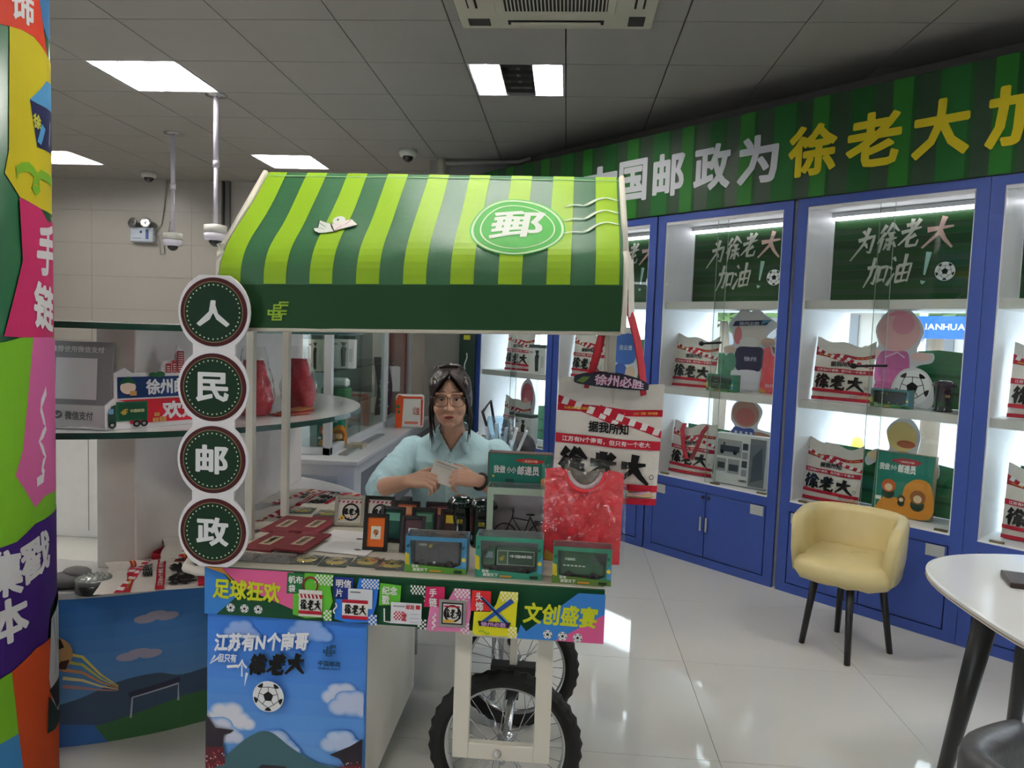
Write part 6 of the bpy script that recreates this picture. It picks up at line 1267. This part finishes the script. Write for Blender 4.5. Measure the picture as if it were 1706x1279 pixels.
for a, c in (((1.32, 2.28, .729), (1.295, 2.445, 0)), ((1.645, 2.595, .729), (1.70, 2.75, 0)), ((2.2, 2.3, .729), (2.3, 2.4, 0)), ((1.9, 1.8, .729), (1.9, 1.65, 0))):
    b = MB(); b.tube([(a[0] - 1.8, a[1] - 2.17, a[2]), (c[0] - 1.8, c[1] - 2.17, c[2])], [.036, .020], lgm, 16); b.build('leg', tt)
t = thing('wooden_tray', 'dark wooden tray on the marble table at the picture edge', 'tray', (1.525, 2.42, .7505), -.32); wm = M((46, 30, 24), .35, name='dark_wood', wave=(1, 12, 1), var=.3)
b = MB(); b.box(-.075, -.07, 0, -.002, .07, .018, wm, .002); b.box(.002, -.07, 0, .2, .07, .018, wm, .002); b.build('board', t)
t = thing('small_glass', 'small clear glass with a rounded rim standing on the dark tray', 'glass', (1.552, 2.452, .7695)); gl_ = glass('drink_glass', (.95, .95, .96), .25, .06)
b = MB(); b.lathe([(.02, 0), (.018, .01), (.016, .03), (.03, .045), (.033, .06), (.026, .066), (.03, .07)], gl_, 24); b.build('bowl', t); b = MB(); b.lathe([(.017, 0), (.014, .012), (.003, .014)], M((40, 36, 44), .2, name='dark_residue'), 16); b.build('contents', t)
# ---------------------------------------------------------------- the woman behind the cart
skin = M((206, 160, 136), .5, name='skin', var=.04, nscale=40, bump=.04, bscale=300)
shirt_m = M((176, 209, 217), .75, name='pale_blue_cotton', var=.03, bump=.08, bscale=400); hair_m = M((38, 27, 24), .38, name='dark_hair', var=.3, nscale=60)
def remesh(mb, name, parent, mat, vox, smooth=4, wr=None, cut=None):
    o = mb.build(name, parent, recalc=True)
    m = o.modifiers.new('r', 'REMESH'); m.mode = 'VOXEL'; m.voxel_size = vox; m.use_smooth_shade = True
    if smooth: s = o.modifiers.new('s', 'SMOOTH'); s.factor = .5; s.iterations = smooth
    bpy.context.view_layer.update(); dg = bpy.context.evaluated_depsgraph_get(); me = bpy.data.meshes.new_from_object(o.evaluated_get(dg)); o.modifiers.clear(); o.data = me
    me.materials.clear(); me.materials.append(mat)
    if wr:
        nn = [v.normal.copy() for v in me.vertices]
        for v, n in zip(me.vertices, nn): v.co += n * wr(v.co)
    if cut:
        b = bmesh.new(); b.from_mesh(me); bmesh.ops.delete(b, geom=[f for f in b.faces if cut(f.calc_center_median())], context='FACES'); b.to_mesh(me); b.free()
    me.polygons.foreach_set('material_index', [0] * len(me.polygons)); me.polygons.foreach_set('use_smooth', [True] * len(me.polygons)); me.update()
    return o
wm_ = thing('person', 'woman with glasses in a pale blue shirt, holding white cards behind the cart', 'person', (-.44, 3.0, 0))
WT = Matrix.Translation((.44, -3.0, 0))
HT = WT @ Matrix.Translation((-.449, 2.875, 1.238)) @ Matrix.Rotation(.10, 4, 'Z') @ Matrix.Rotation(.06, 4, 'X') @ Matrix.Rotation(-.03, 4, 'Y')
b = MB(HT)
def E(c, r): b.ball(c, r, skin, 20, 14)
E((0, .02, .03), (.072, .09, .08)); E((0, -.016, -.026), (.069, .064, .088)); E((0, -.028, -.072), (.054, .05, .043)); E((0, -.058, -.102), (.02, .017, .015))
for s in (-1, 1): E((.037 * s, -.047, -.04), (.027, .026, .03)); E((.011 * s, -.083, -.041), (.0085, .009, .007)); E((.07 * s, .01, -.018), (.01, .02, .03)); E((.03 * s, -.066, .021), (.026, .013, .009))
E((0, -.094, -.036), (.0105, .0115, .0095)); b.tube([(0, -.074, .014), (0, -.080, -.008), (0, -.094, -.034)], [.0085, .0075, .009], skin, 10)
E((0, -.077, -.068), (.021, .009, .006)); E((0, -.076, -.076), (.018, .009, .006))
b.T = WT
b.tube([(-.448, 2.90, 1.17), (-.445, 2.93, 1.11), (-.441, 2.965, 1.04)], [.047, .046, .06], skin, 18)
def body_ring(z, cx_, cy_, rx, ry, n=28): return [Vector((cx_ + rx * math.copysign(abs(math.cos(2 * PI * k / n)) ** .85, math.cos(2 * PI * k / n)), cy_ + ry * math.sin(2 * PI * k / n), z)) for k in range(n)]
TOR = [(.46, 3.03, .165, .12), (.55, 3.03, .165, .12), (.66, 3.015, .145, .105), (.78, 3.0, .15, .11), (.90, 2.985, .165, .115), (.97, 2.985, .178, .105), (1.02, 2.985, .165, .085), (1.055, 2.975, .12, .07), (1.085, 2.965, .07, .058)]
b.loft([body_ring(z, -.441, y, rx, ry) for z, y, rx, ry in TOR], skin)
SHR, ELR, WRR = Vector((-.612, 2.985, 1.005)), Vector((-.705, 2.80, .872)), Vector((-.567, 2.65, .935))
SHL, ELL_, WRL = Vector((-.272, 2.985, 1.005)), Vector((-.19, 2.81, .86)), Vector((-.298, 2.66, .948))
for a, e, w_ in ((SHR, ELR, WRR), (SHL, ELL_, WRL)):
    b.tube([a, a.lerp(e, .5), e], [.046, .042, .037], skin, 14); m_ = e.lerp(w_, .35); b.tube([e, m_, w_], [.037, .036, .0245], skin, 14); b.ball(e, (.037, .037, .037), skin); b.ball(w_, (.0245,) * 3, skin)
def hand(W, d, n, ts, curls, sc_=.92):
    d = d.normalized(); n = (n - d * n.dot(d)).normalized(); l = d.cross(n).normalized()
    offs = (-.027, -.009, .009, .026); lens = (.030, .040, .044, .040)
    if ts < 0: lens = lens
    for k in range(4):
        o = offs[k] * ts * -1 * -1
        ln = (.032, .041, .044, .039)[k] * sc_      # k = 0 little finger ... 3 index; index lies on the thumb side
        K = W + (d * .080 + l * ts * offs[k] * 1.0) * sc_ + n * (.004 - abs(offs[k]) * .15)
        b.tube([W + l * ts * offs[k] * .45, W + d * .04 * sc_ + l * ts * offs[k] * .8, K], [.014, .0145, .0112], skin, 10); b.ball(K, (.0112,) * 3, skin, 10, 7)
        p = K; ang = 0; r = (.0078, .0086, .009, .0088)[k]
        for j, (cu, f) in enumerate(zip(curls[k], (1, .68, .55))):
            ang += cu; q = p + (d * math.cos(ang) - n * math.sin(ang) + l * ts * .05 * (k - 1.5)).normalized() * ln * f
            b.tube([p, q], [r, r * .92], skin, 10); b.ball(q, (r * .94,) * 3, skin, 10, 7); p = q; r *= .93
    p = W + (d * .022 + l * ts * .02) * sc_ - n * .004; dr = (d * .62 + l * ts * .72 - n * .25).normalized()
    for ln, r0, r1, tn in ((.040, .0145, .012, 0), (.032, .0115, .0102, .35), (.025, .0102, .0085, .25)):
        dr = (dr + d * tn - n * tn * .4).normalized(); q = p + dr * ln * sc_; b.tube([p, q], [r0, r1], skin, 10); b.ball(q, (r1,) * 3, skin, 10, 7); p = q
hand(WRR + Vector((.004, -.004, .004)), Vector((.90, -.22, .16)), Vector((-.10, -.66, .72)), -1, [(.95, .9, .5), (.85, .95, .5), (.75, .9, .5), (.6, .85, .5)])
hand(WRL + Vector((-.006, -.004, .004)), Vector((-.90, -.20, .16)), Vector((.10, -.66, .72)), 1, [(1.05, .95, .5), (.95, .95, .5), (.85, .9, .5), (.7, .85, .5)])
# thighs and shins, seated
LEG = [((-.52, 3.04, .53), (-.735, 2.90, .50), (-.755, 2.96, .09)), ((-.40, 3.04, .53), (-.63, 2.89, .50), (-.64, 2.96, .09))]
for h_, k_, f_ in LEG: b.tube([h_, k_], [.075, .055], skin, 14); b.ball(k_, (.055,) * 3, skin); b.tube([k_, Vector(k_).lerp(Vector(f_), .35), f_], [.05, .052, .036], skin, 14)
remesh(b, 'body', wm_, skin, .0032, 5)
# shirt
b = MB(WT)
b.loft([body_ring(z, -.441, y, rx + (.012 if z > 1.0 else .02), ry + (.010 if z > 1.0 else .02)) for z, y, rx, ry in TOR[:-1]] + [body_ring(1.092, -.443, 2.962, .075, .064)], shirt_m)
for a, e, w_ in ((SHR, ELR, WRR), (SHL, ELL_, WRL)):
    c = e.lerp(w_, .14); b.ball(a + Vector((0, 0, -.004)), (.06, .058, .056), shirt_m); b.tube([a, a.lerp(e, .35), a.lerp(e, .75), e, c], [.058, .060, .058, .053, .047], shirt_m, 18); b.ball(e, (.054,) * 3, shirt_m)
    t_ = (c - e).normalized(); b.tube([e.lerp(c, .3), c], [.055, .053], shirt_m, 18)
def wrk(p):
    q = Vector((p.x * 9, p.y * 9, p.z * 5)); a = mnoise.noise(q); c = mnoise.noise(Vector((p.x * 22 + p.z * 12, p.y * 22, p.z * 16 - p.x * 9)))
    arm = min(1, max(0, (abs(p.x) - .12) * 8)); return .004 * a + (.0022 + .0038 * arm) * (1 - abs(c) * 2)
def vcut(p):
    x = p.x + .003; yy = p.y + .035
    if p.z > 1.03 and x * x / .0034 + yy * yy / .0030 < 1 and p.z > 1.072: return True
    return p.y < -.04 and p.z > 1.012 and abs(x) < (p.z - 1.012) * .62
remesh(b, 'shirt', wm_, shirt_m, .0042, 4, wrk, vcut)
# collar leaves
b = MB(WT)
for s in (-1, 1):
    rows = []
    for i in range(13):
        t_ = i / 12; a = t_ * 2.62; z = 1.122 - .072 * t_ ** 2.2
        ri, ro = .060, .078 + .012 * t_
        p0 = Vector((-.445 + s * ri * math.sin(a), 2.955 + ri * .98 * math.cos(a), z)); p1 = Vector((-.445 + s * (ri + .006) * math.sin(a), 2.955 + (ri + .006) * math.cos(a), z + .003))
        p2 = Vector((-.445 + s * ro * math.sin(a) * (1 + .05 * t_), 2.955 + ro * math.cos(a) * 1.02 - .008 * t_, z - .030 - .012 * t_))
        if i == 12: p2 = Vector((-.445 + s * .066, 2.955 - .092, 1.012))
        if i == 11: p2 = Vector((-.445 + s * .078, 2.955 - .082, 1.022))
        rows.append([p0, p1, p2, p2 - Vector((0, -.003, .002))])
    b.loft(rows, shirt_m)
b.build('collar', wm_)
b = MB(WT); pl = []
for i in range(14):
    z = 1.012 - .4 * i / 13; yf = 2.985 - .135 + (.0 if z > .9 else .0)
    for zz, yy, rx, ry in zip([q[0] for q in TOR[:-1]], [q[1] for q in TOR[:-1]], [q[2] for q in TOR[:-1]], [q[3] for q in TOR[:-1]]): pass
    k = max(j for j in range(len(TOR)) if TOR[j][0] <= z); k = min(k, len(TOR) - 2); f = (z - TOR[k][0]) / (TOR[k + 1][0] - TOR[k][0]); yc = TOR[k][1] + (TOR[k + 1][1] - TOR[k][1]) * f; ry = TOR[k][3] + (TOR[k + 1][3] - TOR[k][3]) * f
    pl.append((z, yc - ry - .0225))
b.loft([[Vector((-.441 - .014, y + .004, z)), Vector((-.441 - .013, y - .002, z)), Vector((-.441 + .013, y - .002, z)), Vector((-.441 + .014, y + .004, z))] for z, y in pl], shirt_m, False, closed=False); b.build('placket', wm_)
for z, y in pl[1::2]: b = MB(WT); b.ball((-.441, y - .003, z), (.005, .002, .005), M((214, 226, 230), .3, name='shirt_button'), 10, 6); b.build('button', wm_)
# trousers and shoes
trm = M((34, 34, 42), .8, name='dark_trousers'); b = MB(WT)
for h_, k_, f_ in LEG: b.tube([h_, k_], [.088, .066], trm, 16); b.ball(k_, (.066,) * 3, trm); b.tube([k_, f_], [.062, .048], trm, 16)
b.ball((-.44, 3.02, .52), (.175, .13, .09), trm); remesh(b, 'trousers', wm_, trm, .006, 4)
for h_, k_, f_ in LEG: b = MB(WT); b.ball((f_[0], f_[1] - .05, .045), (.042, .11, .045), M((24, 22, 22), .4, name='black_shoe'), 16, 10); b.ball((f_[0], f_[1] + .01, .06), (.038, .045, .055), M((24, 22, 22), .4, name='black_shoe')); b.build('shoe', wm_)
# hair
b = MB(HT)
def Hh(c, r): b.ball(c, r, hair_m, 20, 14)
Hh((0, .022, .034), (.083, .10, .086)); Hh((0, .06, -.03), (.075, .06, .09)); Hh((0, .055, .085), (.06, .05, .042)); Hh((.02, .02, .10), (.035, .03, .026)); Hh((-.02, .03, .102), (.03, .03, .022))
for s in (-1, 1): Hh((.066 * s, .015, -.01), (.02, .05, .07)); Hh((.062 * s, -.025, .035), (.022, .04, .045))
Hh((0, .075, -.12), (.05, .035, .06))
def hcut(p):
    q = HT.inverted() @ p
    if q.y > -.02 or q.z < -.2: return False
    w_ = .057 if q.z < .0 else .058 * max(0, 1 - (q.z / .082) ** 1.25)
    return abs(q.x) < w_ and q.z < .082
def hw(p): return .0035 * mnoise.noise(Vector((p.x * 60, p.y * 25, p.z * 14)))
remesh(b, 'hair', wm_, hair_m, .004, 2, hw, hcut)
b = MB(HT); q = random.Random(5)
for s in (-1, 1):
    for k in range(26):
        f = k / 25; x0 = s * .004; j = lambda a: q.uniform(-a, a)
        b.tube([(x0 + j(.003), -.060 + .05 * f, .098 + .012 * f), (s * (.034 + .01 * f) + j(.004), -.078 + .06 * f, .070 + .022 * f), (s * (.060 + .012 * f) + j(.003), -.068 + .065 * f, .026 + .01 * f), (s * (.072 + .008 * f) + j(.003), -.045 + .06 * f, -.03), (s * (.076 + .006 * f) + j(.004), -.022 + .05 * f, -.075 - .02 * q.random())], [.003, .0055, .0055, .004, .0012], hair_m, 6)
    for k in range(14):
        e = -.115 - .07 * q.random() - (.03 if s < 0 else 0); b.tube([(s * .070, -.045 + .006 * k, .02), (s * (.077 + q.uniform(-.003, .004)), -.035 + .006 * k, -.04), (s * (.079 + q.uniform(-.008, .006)), -.03 + .006 * k, -.085), (s * (.074 + q.uniform(-.012, .012)), -.04 + .007 * k, e)], [.004, .0042, .0035, .0008], hair_m, 6)
for k in range(26):
    a = q.uniform(0, 2 * PI); r = q.uniform(.01, .05); b.tube([(r * math.cos(a), .045 + r * math.sin(a), .112), (r * 1.3 * math.cos(a + .8), .045 + 1.3 * r * math.sin(a + .8), .122 - .2 * r), (r * 1.7 * math.cos(a + 1.3), .045 + 1.6 * r * math.sin(a + 1.3), .10 - .3 * r)], [.003, .004, .001], hair_m, 5)
b.build('hair_strands', wm_)
b = MB(HT); b.tube([(-.045, .02, .112), (-.01, -.008, .124), (.03, .0, .12), (.05, .03, .108)], .006, M((24, 22, 24), .3, name='hair_clip'), 8); b.build('hair_clip', wm_)
# face details
for s in (-1, 1):
    b = MB(HT); b.ball((.0295 * s, -.0715, -.002), (.0118, .0072, .0042), M((214, 204, 196), .25, name='eye_white'), 14, 8); ey = b.build('eye', wm_)
    b = MB(HT); b.ball((.0295 * s - .0005, -.0772, -.002), (.0054, .0026, .0046), M((26, 18, 15), .15, name='iris'), 12, 8); b.build('iris', ey)
    b = MB(HT); b.tube([((.029 + .015 * t_) * s, -.0775 + .005 * abs(t_ + .1) ** 2, .0015 + .0045 * (1 - t_ * t_)) for t_ in (-1, -.5, 0, .5, 1)], [.0008, .0016, .0018, .0018, .001], M((34, 22, 20), .5, name='lash_line'), 6); b.build('eyelid', ey)
    b = MB(HT); b.tube([((.030 + .021 * t_) * s, -.0815 + .010 * max(0, t_ + .3) ** 2, .026 + .003 * (1 - t_ * t_) - .002 * t_) for t_ in (-1, -.5, 0, .5, 1)], [.0018, .0026, .0026, .002, .0008], M((62, 44, 38), .7, name='eyebrow'), 6); b.build('eyebrow', wm_)
lp = M((176, 84, 80), .4, name='lips'); b = MB(HT)
b.loft([[Vector((x, -.0865 + 8 * x * x - .0012 * math.cos(t_), -.0705 + h_ * math.sin(t_) * (1 - (x / .0215) ** 2) + .0008)) for t_ in [2 * PI * k / 10 for k in range(10)]] for x, h_ in [(-.021 + .0035 * i, .0062) for i in range(13)]], lp); b.build('lips', wm_)
rim = M((96, 74, 62), .25, .4, name='spectacle_rim', coat=.3); b = MB(HT)
for s in (-1, 1):
    b.tube([(.0315 * s + .0275 * math.copysign(abs(math.cos(t_)) ** .7, math.cos(t_)), -.094 + .012 * (abs(.0315 * s + .0275 * math.cos(t_)) / .06) ** 2, -.004 + .0235 * math.copysign(abs(math.sin(t_)) ** .75, math.sin(t_))) for t_ in [2 * PI * k / 28 for k in range(28)]], .0013, rim, 6, True)
    b.tube([(.059 * s, -.083, .006), (.070 * s, -.06, .005), (.076 * s, .0, .0), (.075 * s, .02, -.008)], .0016, rim, 6)
b.tube([(-.006, -.095, .004), (0, -.098, .007), (.006, -.095, .004)], .0013, rim, 6); b.build('glasses', wm_)
b = MB(HT); b.ball((.073, .004, -.055), (.004, .004, .004), M((226, 226, 226), .1, .8, name='earring'), 10, 7); b.build('earring', wm_)
b = MB(WT); c = WRL; d = (WRL - ELL_).normalized(); u = d.orthogonal().normalized(); v = d.cross(u); c = c - d * .006; b.tube([c + (u * math.cos(2 * PI * k / 20) + v * math.sin(2 * PI * k / 20)) * .030 for k in range(20)], .006, M((18, 17, 18), .35, name='black_beads'), 8, True); b.build('bracelet', wm_)
t = thing('card_stack', 'white printed cards held in the two hands of the woman', 'card', (-.418, 2.655, .965), 0, None, (-.35, .28, -.02))
b = MB(); b.box(-.062, -.002, -.038, .05, .003, .045, M((222, 216, 208), .5, name='card_paper'), .001); b.build('cards', t)
pr = frontprint(-.062, -.002, -.038); pr.rect(.01, .07, .1, .075, P(186, 176, 168)); pr.rect(.01, .06, .07, .063, P(196, 186, 178)); pr.build(t)
# her chair with chrome arm
t = thing('office_chair', 'black office chair with a chrome arm, under the woman', 'chair', (-.44, 3.06, 0)); bk = M((22, 22, 24), .55, name='black_mesh'); b = MB(); b.box(-.23, -.20, .40, .23, .23, .455, bk, .025, 3); b.build('seat', t)
b = MB(); b.box(-.20, .22, .50, .20, .26, .92, bk, .015, 2); b.build('backrest', t)
for s in (-1, 1):
    b = MB(); b.tube([(s * .21, .1, .43), (s * .225, .1, .72), (s * .22, .05, .745), (s * .215, -.12, .745), (s * .21, -.15, .73), (s * .21, -.16, .43)], .012, chrome, 10); b.build('armrest', t)
    b = MB(); b.box(s * .22 - .025, -.11, .748, s * .22 + .025, .06, .772, bk, .01, 2); b.build('arm_pad', t)
for p in ((-.2, -.17), (.2, -.17), (-.2, .2), (.2, .2)): b = MB(); b.tube([(p[0], p[1], .41), (p[0], p[1], 0)], .011, chrome, 10); b.build('leg', t)
